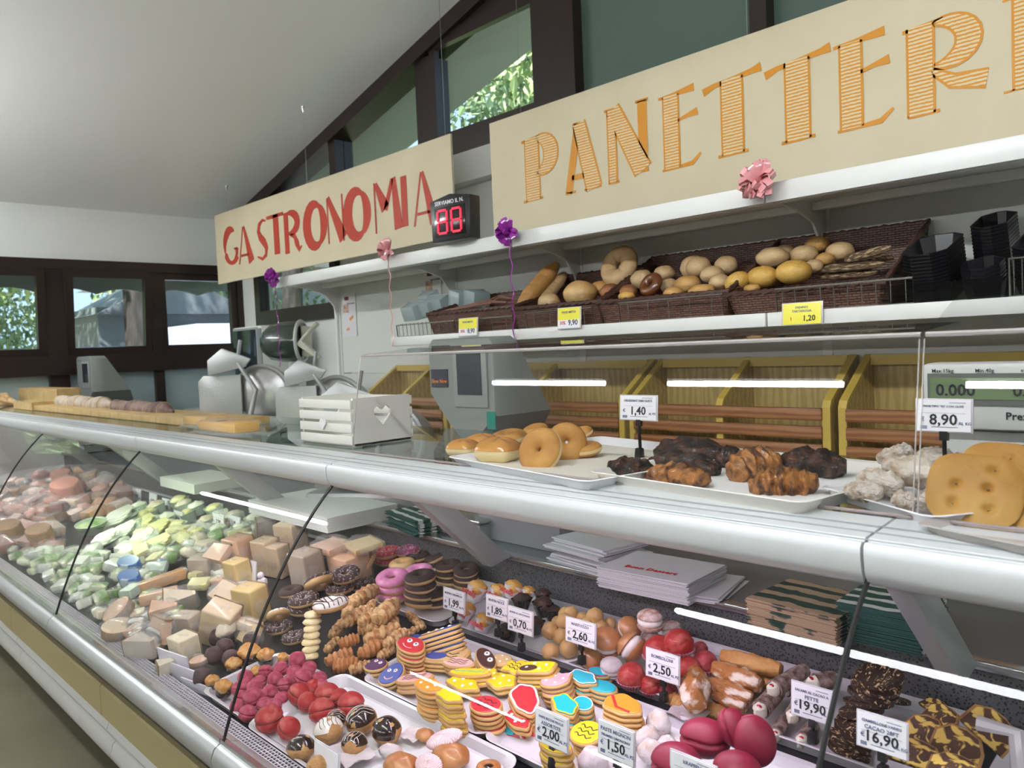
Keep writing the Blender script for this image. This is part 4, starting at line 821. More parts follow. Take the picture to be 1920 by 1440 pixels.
for X_, Y_, rx, ry, m, lb, yy in [(30, 375, 24, 20, pale, 'plump roll at the middle of the long basket', 2.27), (190, 365, 22, 18, pale, 'roll at the right end of the middle basket', 2.30), (110, 418, 24, 16, pale, 'pale roll below the plump roll', 2.22), (155, 462, 22, 15, pale, 'roll at the right front of the middle basket', 2.17), (50, 510, 26, 12, gold, 'small golden roll lowest in the middle basket', 2.13),
      (720, 243, 23, 15, gold, 'golden roll highest in the right basket', 2.33), (850, 284, 26, 18, pale, 'round floury roll right of the highest one', 2.31), (640, 302, 27, 17, pale, 'pale roll below the highest roll', 2.28), (460, 318, 31, 19, pale, 'large pale roll at the left of the right basket', 2.24), (765, 328, 18, 12, gold, 'small roll between the floury rolls', 2.27), (700, 368, 17, 13, pale, 'small roll beside the right turtle bread', 2.22), (530, 275, 18, 10, pale, 'partly hidden roll at the back rim', 2.33), (340, 497, 16, 8, gold, 'small bun low at the front rim', 2.13)]:
    loaf(*x(X_, Y_), rx, ry, m, lb, yy)
loaf(*x(402, 432), 30, 21, yelb, 'yellow scored turtle roll, middle of three', 2.18, turtle_mesh(yelb)); loaf(*x(582, 403), 34, 23, yelb, 'yellow scored turtle roll, right and largest of three', 2.18, turtle_mesh(yelb)); loaf(*x(255, 460), 25, 18, yelb, 'yellow scored turtle roll, left of three', 2.15, turtle_mesh(yelb), rot=(0, R(-25), 0))
for i, (a, b, c, d, wd, lb) in enumerate([(880, 335, 1150, 258, 17, 'seeded brown bread stick, topmost'), (720, 392, 1110, 352, 17, 'seeded brown bread stick, long middle one'), (730, 428, 1070, 402, 17, 'seeded brown bread stick, lowest at the rim'), (960, 318, 1165, 322, 15, 'seeded brown bread stick, short right one')]):
    baguette(*x(a, b), *x(c, d), wd, seedb, lb, 2.22+.02*i, 2.24+.02*i, 0, nm='seeded_bread_stick')
UNIT[0] = 1
# wire racks in front
def rack(xl, xr, h, lb, n=10, left=False):
    a, b = W(xl, 600, Y=YSH-.004).x, W(xr, 590, Y=YSH-.004).x; t = thing('wire_rack', lb, 'rack', ((a+b)/2, YSH+.004, ZS+.004)); hw = (b-a)/2
    wm = mat('chrome_wire', (.35, .36, .34), .25, .9)
    P('frame', MB().tube([(-hw, 0, 0), (-hw, -.006, h), (hw, -.006, h), (hw, 0, 0), (-hw, 0, 0)], .0028, 6).mesh('frame', wm), t)
    wme = MB().tube([(0, 0, 0), (0, -.004, h), (0, .02, h+.006)], .0014, 5).mesh('wire', wm)
    for k in range(n): P('wire', wme, t, (-hw+(k+.5)*2*hw/n, 0, 0))
rack(742, 850, .05, 'small wire rack at the left end of the lower shelf', 14)
rack(860, 960, .05, 'wire rack before the twiggy basket', 4); rack(985, 1110, .055, 'wire rack before the baguette basket', 4); rack(1160, 1355, .062, 'wire rack before the ring bread basket', 5); rack(1455, 1712, .062, 'wire rack before the turtle roll basket', 10); rack(1893, 1990, .085, 'taller wire rack at right edge of the shelf', 6)
sh = thing('shelf_strip', 'clear plastic strip before the black dishes', 'shelf edge', (W(1800, 560, Y=YSH).x, YSH+.004, ZS+.004)); P('strip', boxm('strip', .52, .003, .045, glassmat('smoky_strip', (.55, .55, .58), 1.5)), sh, (.1, 0, .025))
# black octagonal dishes
def dish_mesh(w_, d_):
    def mk():
        c = .03; o = [(-w_/2+c, -d_/2), (w_/2-c, -d_/2), (w_/2, -d_/2+c), (w_/2, d_/2-c), (w_/2-c, d_/2), (-w_/2+c, d_/2), (-w_/2, d_/2-c), (-w_/2, -d_/2+c)]
        sc_ = lambda k, z: [(x*k, y*k, z) for x, y in o]
        return MB().loft([sc_(.80, 0), sc_(.98, .042), sc_(1, .045), sc_(1, .048), sc_(.965, .047), sc_(.78, .004)]).mesh('dish', black_pl, False)
    return cached(('dish', w_, d_), mk)
def dishes(xl, xr, ytop, n, Y, dp, lb, zbase=None, pitch=.0088):
    al = R(19)
    a, b = W(xl, ytop, Y=Y), W(xr, ytop, Y=Y); w_ = round(b.x-a.x, 3); z = a.z-.048; me = dish_mesh(w_, dp)
    for k in range(n):
        zz = a.z-(.048+k*pitch)*math.cos(al)
        if zz < ZS-.02: break
        solo('food_dish', me, 'black octagonal plastic dish, %s from top of the %s stack' % (ORD[k], lb), 'dish', ((a.x+b.x)/2, Y+dp/2*math.cos(al)+(.048+k*pitch)*math.sin(al), zz+dp/2*math.sin(al)), (al, 0, 0), group='black dishes in the %s stack' % lb)
dishes(1681, 1768, 482, 28, 2.08, .20, 'left large'); dishes(1812, 1883, 430, 28, 2.20, .16, 'tall back'); dishes(1793, 1868, 508, 14, 2.07, .11, 'low front'); dishes(1890, 1990, 470, 20, 2.07, .18, 'right edge')
# plastic tubs
tubm = mat('frosted_tub', (.42, .52, .52), .25, alpha=.75, coat=.4)
for k, (px, py, s, rz) in enumerate(((778, 590, 1, 0), (793, 583, 1, 10), (806, 577, 1, 15), (778, 566, .9, 5), (850, 563, 1, 80), (868, 562, 1, 85), (838, 575, .9, 70))):
    p = W(px, py, Y=2.20); solo('plastic_tub', cached('tub', lambda: MB().loft([[(x*q, y*q, z) for x, y in ((-.055, -.04), (.055, -.04), (.055, .04), (-.055, .04))] for q, z in ((.8, 0), (.97, .06), (1.05, .062), (1.05, .066), (.92, .064), (.75, .004))]).mesh('plastic_tub', tubm, True, .002)),
        'clear pale plastic tub at left of the shelf, '+['lowest front', 'second', 'third', 'on top', 'lying right', 'lying farthest right', 'behind'][k], 'tub', (p.x, 2.16+.03*k, max(p.z, ZS+.03)), (R(-70) if k < 4 else R(-80), 0, R(rz)), s, 'plastic tubs')
def ytag(TL, TR, BL, title, price, old, lb):
    t = tag(TL, TR, BL, YSH-.017, title, None, lb, group='yellow shelf tags', card=yel_card); a, b, c = W(*TL, Y=YSH-.017), W(*TR, Y=YSH-.017), W(*BL, Y=YSH-.017); wd, ht = b.x-a.x, a.z-c.z
    P('price', textmesh(price, ht*.34, ink), t, (wd*.18, -.0016, -ht*.22), FACE); P('old_price', textmesh(old, ht*.22, redink), t, (-wd*.26, -.0016, -ht*.22), FACE); return t
ytag((1463, 568), (1540, 565), (1468, 610), 'PANINO|TARTARUGA', '1,20', '1', 'yellow shelf tag reading 1,20 under the turtle rolls')
for TL, TR, BL, pr, lb in (((1042, 578), (1086, 574), (1048, 618), '9,90', 'yellow and white tag reading 9,90 below the round loaf'), ((857, 598), (893, 594), (862, 632), '8,90', 'yellow and white tag reading 8,90 below the twiggy basket')):
    t = ytag(TL, TR, BL, 'PANE MISTO', pr, '30%', lb); a, b, c = W(*TL, Y=YSH-.017), W(*TR, Y=YSH-.017), W(*BL, Y=YSH-.017); P('white_strip', boxm('white_strip', (b.x-a.x)*.92, .0006, (a.z-c.z)*.38, card_m), t, (0, -.0011, -(a.z-c.z)*.27))

# ------------------------------------------------------------ trays on the glass worktop
def tray_mesh(L, Dp, h, m, rc=.02, th=.003, flare=1.05, nm='tray'):
    def rr(k, z, off=0):
        o = []; x0, y0 = L/2*k+off, Dp/2*k+off; r = rc
        for cx, cy, a0 in ((x0-r, y0-r, 0), (-x0+r, y0-r, 90), (-x0+r, -y0+r, 180), (x0-r, -y0+r, 270)):
            for q in range(5): a = R(a0+q*22.5); o.append((cx+r*math.cos(a), cy+r*math.sin(a), z))
        return o
    return MB().loft([rr(1/flare, 0), rr(1, h), rr(1, h+.002, .006), rr(1, h+.0035, .004), rr(1, h+.001, -th), rr(1/flare, th, -th)]).mesh(nm, m, True)
def quad_tray(nm, fl, fr_, br, z, h, m, lb, cat='tray', paper=None, rc=.02, group=None):
    a, b, c = W(*fl, Z=z+h), W(*fr_, Z=z+h), W(*br, Z=z+h); L = (b-a).length; yaw = math.atan2((b-a).y, (b-a).x); Dp = abs((c-b).dot(Vector((-math.sin(yaw), math.cos(yaw), 0))))
    cen = (a+b)/2+Vector((-math.sin(yaw), math.cos(yaw), 0))*Dp/2; t = thing(nm, lb, cat, (cen.x, cen.y, z), (0, 0, yaw), group); P('body', tray_mesh(L, Dp, h, m, rc), t)
    if paper: P('paper_liner', boxm('paper_liner', L*.9, Dp*.9, .001, paper), t, (0, 0, .005))
    return t, cen, yaw, L, Dp
ZW = 1.277
liner = mat('cream_liner', (.78, .74, .64), .7)
quad_tray('pastry_tray', (842, 858), (1100, 905), (1243, 833), ZW, .018, tray_w, 'shallow white tray with cream liner under the sugared doughnuts', paper=liner)
quad_tray('pastry_tray', (1108, 886), (1502, 945), (1632, 868), ZW, .020, mat('ivory_tray', (.74, .72, .66), .35, coat=.3), 'ivory rimmed tray under the dark chocolate pastries', paper=mat('white_liner', (.83, .83, .82), .7))
quad_tray('paper_tray', (1542, 915), (1745, 972), (1850, 900), ZW, .014, paper_w, 'fluted white paper tray under the floury rolls')
quad_tray('pastry_tray', (1722, 985), (2100, 1062), (2200, 980), ZW, .010, mat('silver_board', (.55, .52, .50), .4, .3), 'thin silver tray under the golden flat breads')
def on(px, py, r_, lift=0, z=ZW+.006):   # item centre whose radius is r_ px: rest on z
    p = W(px, py, Z=z+.03)
    for _ in range(3): p = W(px, py, Z=z+S(r_, p)+lift)
    return p
def at_y(px, py, Y): return W(px, py, Y=Y)
UNIT[0] = .045
sug = mat('sugared_dough', (.46, .20, .035), .6, col2=(.60, .32, .08), ns=18, bump=.25, bs=150); sug_in = mat('doughnut_side', (.78, .58, .30), .7)
def big_donut(px, py, rpx, Y, rot, lb, hole=.32, m=sug):
    p = at_y(px, py, Y); r = S(rpx, p); t = thing('doughnut', lb, 'doughnut', tuple(p), rot, 'sugared doughnuts on the worktop tray')
    P('dough', cached(('bd', hole, m.name), lambda: MB().torus(.5+hole/4, .5-hole/4, 44, 16, sz=.72).mesh('dough', m)), t, scale=r)
    P('pale_side', cached(('bds', hole), lambda: MB().torus(.5+hole/4, .503-hole/4, 44, 6, -.28, .28, sz=.72).mesh('pale_side', sug_in)), t, scale=(r*1.004, r*1.004, r)); return t
zz = zA6
big_donut(*zz(722, 448), 45, 1.17, (R(64), 0, R(12)), 'large sugared ring doughnut standing at the front of the tray', .14)
big_donut(*zz(875, 400), 38, 1.27, (R(72), 0, R(48)), 'golden ring doughnut standing on edge behind the large one', .14)
big_donut(*zz(985, 440), 31, 1.31, (R(10), 0, 0), 'round sugared doughnut lying at the right of the pile', .06)
big_donut(*zz(960, 345), 22, 1.42, (R(20), 0, 0), 'sugar-dusted doughnut at the back right of the pile', .06); big_donut(*zz(690, 335), 26, 1.40, (R(20), 0, 0), 'sugar-dusted doughnut at the back of the pile', .06); big_donut(*zz(530, 380), 38, 1.33, (R(12), 0, 0), 'flat doughnut behind the glazed square buns', .08)
bun_m = mat('glazed_bun', (.38, .12, .015), .25, col2=(.62, .30, .06), ns=9, coat=.7, lo=.3, hi=.6); bun_s = mat('bun_pale_side', (.82, .68, .36), .6)
for px, py, w_, Y, lb in ((478, 452, 46, 1.17, 'glazed rectangular bun with pale side, front left'), (385, 422, 40, 1.26, 'glazed bun second from the left end'), (275, 440, 34, 1.16, 'glazed bun at the left end of the tray')):
    p = at_y(*zz(px, py), Y); r = S(w_, p); t = thing('glazed_bun', lb, 'bun', tuple(p), (0, 0, R(8)))
    P('crumb', MB().ell(1, .8, .52, 28, 14, f=lambda la, th: 1/max(abs(math.cos(th))**4+abs(math.sin(th))**4, .01)**.25*.92).mesh('crumb', bun_s), t, scale=r)
    P('glazed_top', MB().ell(1.02, .82, .56, 28, 8, lo=.15, f=lambda la, th: 1/max(abs(math.cos(th))**4+abs(math.sin(th))**4, .01)**.25*.92).mesh('glazed_top', bun_m), t, scale=r)
choc_p = mat('dark_chocolate_crust', (.010, .004, .003), .42, col2=(.11, .038, .015), ns=110, bump=1.0, bs=90, coat=.25, lo=.45, hi=.72); croi = mat('chocolate_croissant', (.07, .02, .006), .35, col2=(.46, .19, .045), ns=60, bump=.9, bs=70, nstretch=(3, 1, 1), coat=.3, lo=.38, hi=.58)
def twist_mesh(m, turns=3, nm='pastry', lobes=3, amp=.16, taper=.5, bend=0, key=None, nz=.14, seed=0):
    def mk():
        rings = []; n = 56
        for i in range(n+1):
            u = i/n; rr = .5*(math.sin(PI*(u*.92+.04))**taper); ring = []
            for j in range(26):
                th = 2*PI*j/26; q = 1+amp*math.sin(lobes*th+u*2*PI*turns)+nz*mno.noise(Vector((u*7+seed, 1.6*math.cos(th), 1.6*math.sin(th))))+nz*.35*mno.noise(Vector((u*16, 3*math.cos(th), 3*math.sin(th)+seed)))
                ring.append((u-.5, rr*q*math.cos(th)+bend*math.sin(PI*u), rr*q*math.sin(th)))
            rings.append(ring)
        return MB().loft(rings).mesh(nm, m)
    return cached(('tw', m.name, turns, nm, lobes, amp, bend, seed, nz), mk)
def segment_item(name, partname, me, a, b, wd, lb, cat, grp=None, thick=None, roll=0):
    t = thing(name, lb, cat, tuple((a+b)/2), group=grp); o = P(partname, me, t); M = seg_matrix(a, b, wd, thick, roll); M.translation = Vector((0, 0, 0)); o.matrix_local = M; LASTM[0] = M; return t
LASTM = [None]
for (x0, y0, x1, y1, w_, Y0, Y1, m, lb) in [(1110, 545, 1400, 590, 100, 1.14, 1.20, choc_p, 'dark chocolate twist at the front left of the ivory tray'), (1340, 590, 1700, 620, 90, 1.15, 1.13, croi, 'flaky brown twist along the front rim'), (1360, 530, 1750, 560, 110, 1.28, 1.24, choc_p, 'large dark chocolate twist, lower one'), (1400, 455, 1780, 470, 110, 1.36, 1.34, choc_p, 'large dark chocolate twist resting on top')]:
    segment_item('chocolate_pastry', 'crust', twist_mesh(m, 5 if m is croi else 2.5, lobes=1 if m is croi else 2, amp=.13, nz=.30, seed=x0), at_y(*zz(x0, y0), Y0), at_y(*zz(x1, y1), Y1), 1.6*S(w_/3.097, at_y(*zz(x0, y0), Y0)), lb, 'pastry')
zz = zA7
for (x0, y0, x1, y1, w_, Y0, Y1, m, lb) in [(-60, 560, 110, 560, 110, 1.36, 1.33, choc_p, 'dark chocolate knot in the tray middle'), (30, 640, 330, 560, 150, 1.20, 1.30, croi, 'sliced chocolate croissant in the centre'), (150, 730, 600, 690, 130, 1.13, 1.18, croi, 'brown croissant at the front right corner'), (340, 580, 780, 600, 140, 1.30, 1.34, choc_p, 'big dark chocolate pastry at the back right')]:
    segment_item('chocolate_pastry', 'crust', twist_mesh(m, 2.5 if m is choc_p else 6, lobes=2 if m is choc_p else 1, amp=.14, nz=.28, seed=x1), at_y(*zz(x0, y0), Y0), at_y(*zz(x1, y1), Y1), 1.6*S(w_/3.4286, at_y(*zz(x0, y0), Y0)), lb, 'pastry')
flour = mat('floury_crust', (.42, .30, .19), .85, col2=(.70, .64, .56), ns=50, bump=1.0, bs=60, lo=.32, hi=.55)
for (x0, y0, x1, y1, w_, Y0, Y1, lb) in [(770, 750, 1010, 770, 120, 1.14, 1.13, 'floury twisted roll at the left front of the paper tray'), (870, 660, 1130, 730, 140, 1.22, 1.17, 'floury roll with pinkish crust, second layer'), (980, 560, 1200, 490, 110, 1.34, 1.38, 'floury twist behind, left top'), (1030, 580, 1400, 680, 170, 1.24, 1.2, 'large floury olive roll on top of the pile'), (1250, 520, 1480, 580, 130, 1.38, 1.34, 'floury olive roll at the back'), (1080, 800, 1230, 840, 110, 1.13, 1.12, 'small floury roll low in the middle'), (1300, 760, 1290, 880, 110, 1.12, 1.12, 'floury roll end beside the golden flat bread'), (1470, 520, 1530, 560, 60, 1.4, 1.4, 'small floury roll far back')]:
    a, b = at_y(*zz(x0, y0), Y0), at_y(*zz(x1, y1), Y1)
    segment_item('floury_roll', 'crust', twist_mesh(flour, .8, lobes=2, amp=.10, nz=.36, seed=y0), a, b, S(w_/3.4286, a)*1.15, lb, 'bread', 'floury olive rolls')
foc = mat('golden_focaccia', (.40, .19, .03), .55, col2=(.54, .31, .075), ns=9, bump=.3, bs=25); dimp = mat('dark_dimple', (.12, .09, .04), .8)
def focaccia(px, py, rx, ry, Y, rot, lb, holes):
    p = at_y(px, py, Y); a, b = S(rx, p), S(ry, p); t = thing('flat_bread', lb, 'bread', tuple(p), rot)
    n = 56; m = 24; rings = []
    def h(u, v):
        z = .13*(1-(u*u+v*v)**2*.55)
        for hx, hy in holes: z -= .16*math.exp(-((u-hx)**2+(v-hy)**2)/.012)
        return z
    mb = MB(); vs = [(0, 0, h(0, 0))]; 
    for i in range(1, m+1):
        q = i/m
        for j in range(n):
            th = 2*PI*j/n; sq = 1/max(abs(math.cos(th))**3.2+abs(math.sin(th))**3.2, .01)**(1/3.2); u, v = q*sq*math.cos(th), q*sq*math.sin(th); vs.append((u, v, h(u, v) if i < m else .02))
    fs = [(0, 1+j, 1+(j+1) % n) for j in range(n)]
    for i in range(m-1):
        for j in range(n): fs.append((1+i*n+j, 1+(i+1)*n+j, 1+(i+1)*n+(j+1) % n, 1+i*n+(j+1) % n))
    base = len(vs); vs += [(x_*.94, y_*.94, -.08) for x_, y_, _ in vs[1+(m-1)*n:1+m*n]]
    for j in range(n): fs.append((1+(m-1)*n+j, base+j, base+(j+1) % n, 1+(m-1)*n+(j+1) % n))
    fs.append(tuple(range(base+n-1, base-1, -1)))
    P('crust', mb.add(vs, fs).mesh('crust', foc), t, scale=(a, b, a))
    for hx, hy in holes: P('dimple', cached('dmp', lambda: MB().ell(.085, .07, .02, 14, 6).mesh('dimple', dimp)), t, (hx*a, hy*b, (h(hx, hy)+.005)*a), scale=a)
    return t
H6 = [(.35, .62), (-.38, .10), (.28, .05), (-.40, -.45), (.35, -.5)]
focaccia(*zz(1600, 750), 80, 72, 1.13, (R(58), R(5), R(10)), 'golden dimpled flat bread leaning at the front, largest', H6)
focaccia(*zz(1730, 640), 66, 66, 1.23, (R(52), 0, R(-6)), 'golden flat bread leaning behind the front one', [(.3, .5), (-.3, .1)])
focaccia(*zz(2010, 880), 60, 50, 1.14, (R(50), 0, R(-10)), 'golden flat bread cut by the right picture edge', [(.3, .5)])

UNIT[0] = 1
# tags on the worktop
tag((1166, 741), (1238, 740), (1157, 788), 1.36, 'CROISSANT VARI GUSTI', '1,40', 'white price tag reading 1,40 on black stand by the doughnuts', 'AL PZ', stem=.07, tilt=0)
P('foot', MB().prism([(-.02, -.03), (.02, -.03), (.01, .035), (-.01, .035)], 0, .006).mesh('foot', black_pl, False), None) if False else None
tag((1720, 746), (1830, 749), (1711, 808), 1.30, 'PANE TIPO "00" CON OLIVE', '8,90', 'white price tag reading 8,90 above the olive rolls', 'AL KG', stem=.05)

# ------------------------------------------------------------ service shelf: paper, bags, boards
ZV = .909
def sheets(px, py, w_, d_, n, th, m, lb, rz=0, Y=None, name='paper_stack', cat='paper', jit=.004, h0=0, printm=None):
    p = W(px, py, Z=ZV+h0+n*th); rnd = random.Random(int(px)); mb = MB()
    for k in range(n):
        Mx = Matrix.Translation((rnd.uniform(-jit, jit), rnd.uniform(-jit, jit), k*th)) @ Matrix.Rotation(rnd.uniform(-jit, jit)*4, 4, 'Z'); mb.box(-w_/2, w_/2, -d_/2, d_/2, 0, th*.72, 0, Mx)
    t = thing(name, lb, cat, (p.x, p.y, ZV+h0), (0, 0, R(rz))); P('sheets', mb.mesh('sheets', m, False), t, kind='stuff')
    return t, n*th
lil = mat('white_wrapping_paper', (.62, .61, .64), .7)
t, h = sheets(1240, 1060, .26, .19, 24, .0022, lil, 'thick neat stack of white wrapping paper with red print', 3)
P('lettering', textmesh('Buon Dessert', .026, redink), t, (.0, -.05, h+.0005), (0, 0, R(3)))
sheets(1120, 1010, .22, .17, 12, .0055, lil, 'untidy stack of white paper bags beside the wrapping paper', -6, jit=.015)
sheets(1290, 1090, .22, .2, 5, .003, lil, 'thin sheets sliding from under the paper stack', 12, jit=.012)
kraft = texmat('green_striped_kraft', 'wave', (.012, .045, .035), (.40, .28, .18), 6, .7, .1, dir='Y', dist=2, lo=.46, hi=.54); gbag = texmat('green_white_bag', 'wave', (.012, .075, .06), (.66, .68, .66), 7, .7, .1, dir='Y', dist=1.5, lo=.66, hi=.72)
sheets(1520, 1118, .20, .18, 20, .0030, kraft, 'stack of kraft bags printed with green stripes', -3, jit=.003)
sheets(1672, 1122, .16, .17, 22, .0034, gbag, 'stack of green and white paper bags left of the strut', 2, jit=.004)
sheets(1690, 1180, .17, .13, 3, .003, lil, 'white sheet under the green paper bags', 4)
sheets(795, 960, .24, .17, 14, .004, gbag, 'fanned stack of green and white bags left of the first strut', -12, jit=.010)
sheets(600, 940, .60, .30, 12, .0045, mat('white_slab', (.76, .77, .75), .6), 'wide block of white paper behind the cheeses', 0, jit=.001)
sheets(380, 893, .42, .26, 8, .006, mat('chopping_white', (.80, .82, .76), .5), 'white cutting board stack behind the green section', 0, jit=.0, name='cutting_board', cat='board')
p = W(960, 985, Y=1.78); q = thing('grey_container', 'grey plastic box on the service shelf beside the strut', 'box', (-1.75, 1.80, ZV)); P('body', MB().loft([[(x*k, y*k, z) for x, y in ((-.19, -.11), (.19, -.11), (.19, .11), (-.19, .11))] for k, z in ((.9, 0), (1, .15), (1.04, .155), (1.04, .165), (.95, .16))]).mesh('body', mat('dull_grey_plastic', (.28, .28, .29), .5), True, .003), q)
q = thing('scale_base', 'pale appliance body seen under the rail at right', 'scale', (-.28, 1.86, ZV)); P('body', MB().box(-.12, .25, -.1, .1, .03, .16).mesh('body', lgrey_pl, True, .01), q); P('foot', MB().lathe([(.05, 0), (.05, .03)], 16).mesh('foot', black_pl), q)
for k in range(3): P('vent_slot', boxm('vent_slot', .08, .003, .004, black_pl), q, (.12, -.101, .10+k*.014))

UNIT[0] = .045
# ------------------------------------------------------------ trays in the case
case_tray = mat('white_case_tray', (.64, .62, .66), .25, coat=.5)
def ctray(x0, x1, y0, y1, lb, h=.022, m=None, lift=.002, paper=False):
    L, Dp = x1-x0, (y1-y0)/math.cos(math.atan(DS)); yc = (y0+y1)/2
    t = thing('case_tray', lb, 'tray', ((x0+x1)/2, yc, deckz(yc)+lift), (math.atan(DS), 0, 0)); P('body', tray_mesh(L, Dp, h, m or case_tray, .035), t)
    if paper: P('paper_liner', boxm('paper_liner', L*.88, Dp*.86, .001, paper_w), t, (0, 0, .005))
    return t
dx = lambda px, py: D(px, py, .03).x
ctray(dx(456, 1366)-.02, -1.08, .775, 1.03, 'white tray under the red peaches and chocolate puffs', paper=True)
ctray(-1.98, dx(456, 1366)-.04, .785, 1.0, 'low white tray under the raspberry pink balls')
ctray(dx(665, 1275), dx(905, 1375), 1.045, 1.31, 'white tray under the iced biscuits, left one')
ctray(dx(900, 1372)+.01, dx(900, 1372)+.62, 1.045, 1.31, 'white tray under the iced biscuits, right one')
ctray(dx(500, 1190), dx(640, 1260), 1.34, 1.6, 'white tray under the pale rolls and pastry twists'); ctray(dx(640, 1262)+.01, dx(730, 1160)+.62, 1.36, 1.6, 'white tray under the ring doughnuts')
ctray(dx(858, 1180), dx(1310, 1345), 1.36, 1.6, 'long white tray under muffins and cream buns', paper=True); ctray(dx(1310, 1345)+.01, -.43, 1.36, 1.6, 'white tray under fried pastries and cannoli')
ctray(-.38, .30, 1.30, 1.58, 'white tray under the chocolate salami slices')

def place(px, py, rpx, k=1.0, h=0, ex=.012):       # sphere-like item resting on deck/tray; rpx radius in px
    p = D(px, py, .03)
    for _ in range(4): r = S(rpx, p); p = D(px, py, r*k+ex+h)
    return p, r
TI = math.atan(DS)
# --- raspberry pink balls
rasp = mat('raspberry_sugar', (.38, .022, .07), .65, col2=(.58, .12, .18), ns=40, bump=.5, bs=150); peach = mat('red_sugar', (.42, .012, .015), .5, col2=(.62, .16, .13), lo=.45, hi=.8, ns=30, bump=.4, bs=150, coat=.2)
def crease_ball(m, nm='crumb', k=.16): return cached(('cb', m.name, k), lambda: MB().ell(1, 1, .92, 26, 18, f=lambda la, th: 1-k*math.exp(-(la/.10)**2)+.02*math.sin(3*th)).mesh(nm, m))
filling = mat('dark_filling', (.05, .012, .008), .5)
def pile(pts, zf, rpx, build, base, name, cat, group, h=0):
    P_ = [zf(x[0], x[1]) for x in pts]; rk = ranks(P_); rnd = random.Random(len(pts))
    for i, (q, x) in enumerate(zip(P_, pts)):
        r_ = x[2] if len(x) > 2 else rpx; hh = (x[3] if len(x) > 3 else 0)+h
        p, r = place(q[0], q[1], r_, .9, hh); t = thing(name, '%s, %s' % (base, rk[i]), cat, tuple(p), (rnd.uniform(-.5, .5), rnd.uniform(-.5, .5), rnd.uniform(0, 6)), group); build(t, r, rnd)
def b_rasp(t, r, rnd): P('crumb', crease_ball(rasp), t, scale=r); P('filling', cached('fil', lambda: MB().torus(.80, .05, 24, 6).mesh('filling', filling)), t, scale=r)
pile([(945, 465, 16, .02), (800, 545, 15, .01), (665, 580), (1055, 545), (480, 625), (600, 675), (750, 640), (840, 695), (1000, 620, 17, .02), (920, 580), (1145, 640), (425, 730), (700, 760), (545, 800, 18, .01), (810, 820), (440, 810), (410, 885), (500, 950, 17), (650, 870), (1160, 710), (560, 720), (480, 700), (900, 650), (620, 800), (740, 880)], zB2, 15, b_rasp, 'raspberry pink sugared ball', 'pink_pastry_ball', 'pastry', 'raspberry pink balls')
def b_peach(t, r, rnd): P('crumb', crease_ball(peach, 'crumb', .10), t, scale=r); P('filling', cached('fil2', lambda: MB().torus(.88, .06, 26, 6).mesh('filling', filling)), t, scale=r)
pile([(695, 1000, 27), (870, 1080, 22), (960, 775, 21), (1040, 845, 19), (1215, 780, 24), (1165, 925, 25), (1320, 810, 19), (1430, 870, 26), (1090, 720, 17)], zB2, 24, b_peach, 'red sugared peach pastry', 'peach_pastry', 'pastry', 'red sugared peaches')
# --- chocolate puffs
puff = mat('choux', (.42, .20, .06), .6, col2=(.62, .36, .14), ns=12, bump=.8, bs=30); cho = mat('chocolate_glaze', (.022, .009, .007), .15, coat=.9, col2=(.03, .013, .01), ns=5); wgl = mat('white_glaze', (.80, .74, .66), .3, coat=.5)
def b_puff(glaze, line):
    def f(t, r, rnd):
        t.rotation_euler = (rnd.uniform(-.4, .1), rnd.uniform(-.3, .3), rnd.uniform(0, 6))
        P('choux', roll_mesh(3, puff, 0, .06), t, scale=(r, r, r*.85)); P('glaze', cached(('glz', glaze.name), lambda: MB().ell(1.04, 1.04, .90, 26, 8, lo=.05, f=lambda la, th: 1+.03*math.sin(5*th)*(1-la)).mesh('glaze', glaze)), t, scale=r)
        if line:
            mb = MB()
            for k in range(5):
                pts = []
                for j in range(13):
                    a = -1.1+2.2*j/12; b = (k-2)*.28+.06*math.sin(a*6); v = Vector((math.sin(a)*math.cos(b), math.sin(b), math.cos(a)*math.cos(b))); pts.append((v.x*1.05, v.y*1.05, v.z*.93))
                mb.tube(pts, .018, 5)
            P('glaze_lines', cached(('gl', line.name), lambda: mb.mesh('glaze_lines', line)), t, scale=r)
    return f
for (x_, y_, r_, g_, l_, lb) in [(1230, 1100, 27, wgl, cho, 'white-glazed cream puff with chocolate lines'), (1525, 1010, 28, cho, wgl, 'chocolate puff drizzled with white, at the back'), (1750, 1100, 27, cho, None, 'plain chocolate-topped puff at the right of the tray'), (985, 1260, 26, cho, None, 'shiny chocolate puff at the front corner'), (1460, 1225, 24, cho, wgl, 'chocolate puff with white streaks in front'), (1300, 1000, 18, cho, wgl, 'small chocolate puff between peach and white-glazed puff'), (1130, 1420, 20, puff, None, 'bare brown puff cut by the bottom edge')]:
    p, r = place(*zB2(x_, y_), r_, .85); t = thing('cream_puff', lb, 'pastry', tuple(p)); b_puff(g_, l_)(t, r, random.Random(x_))
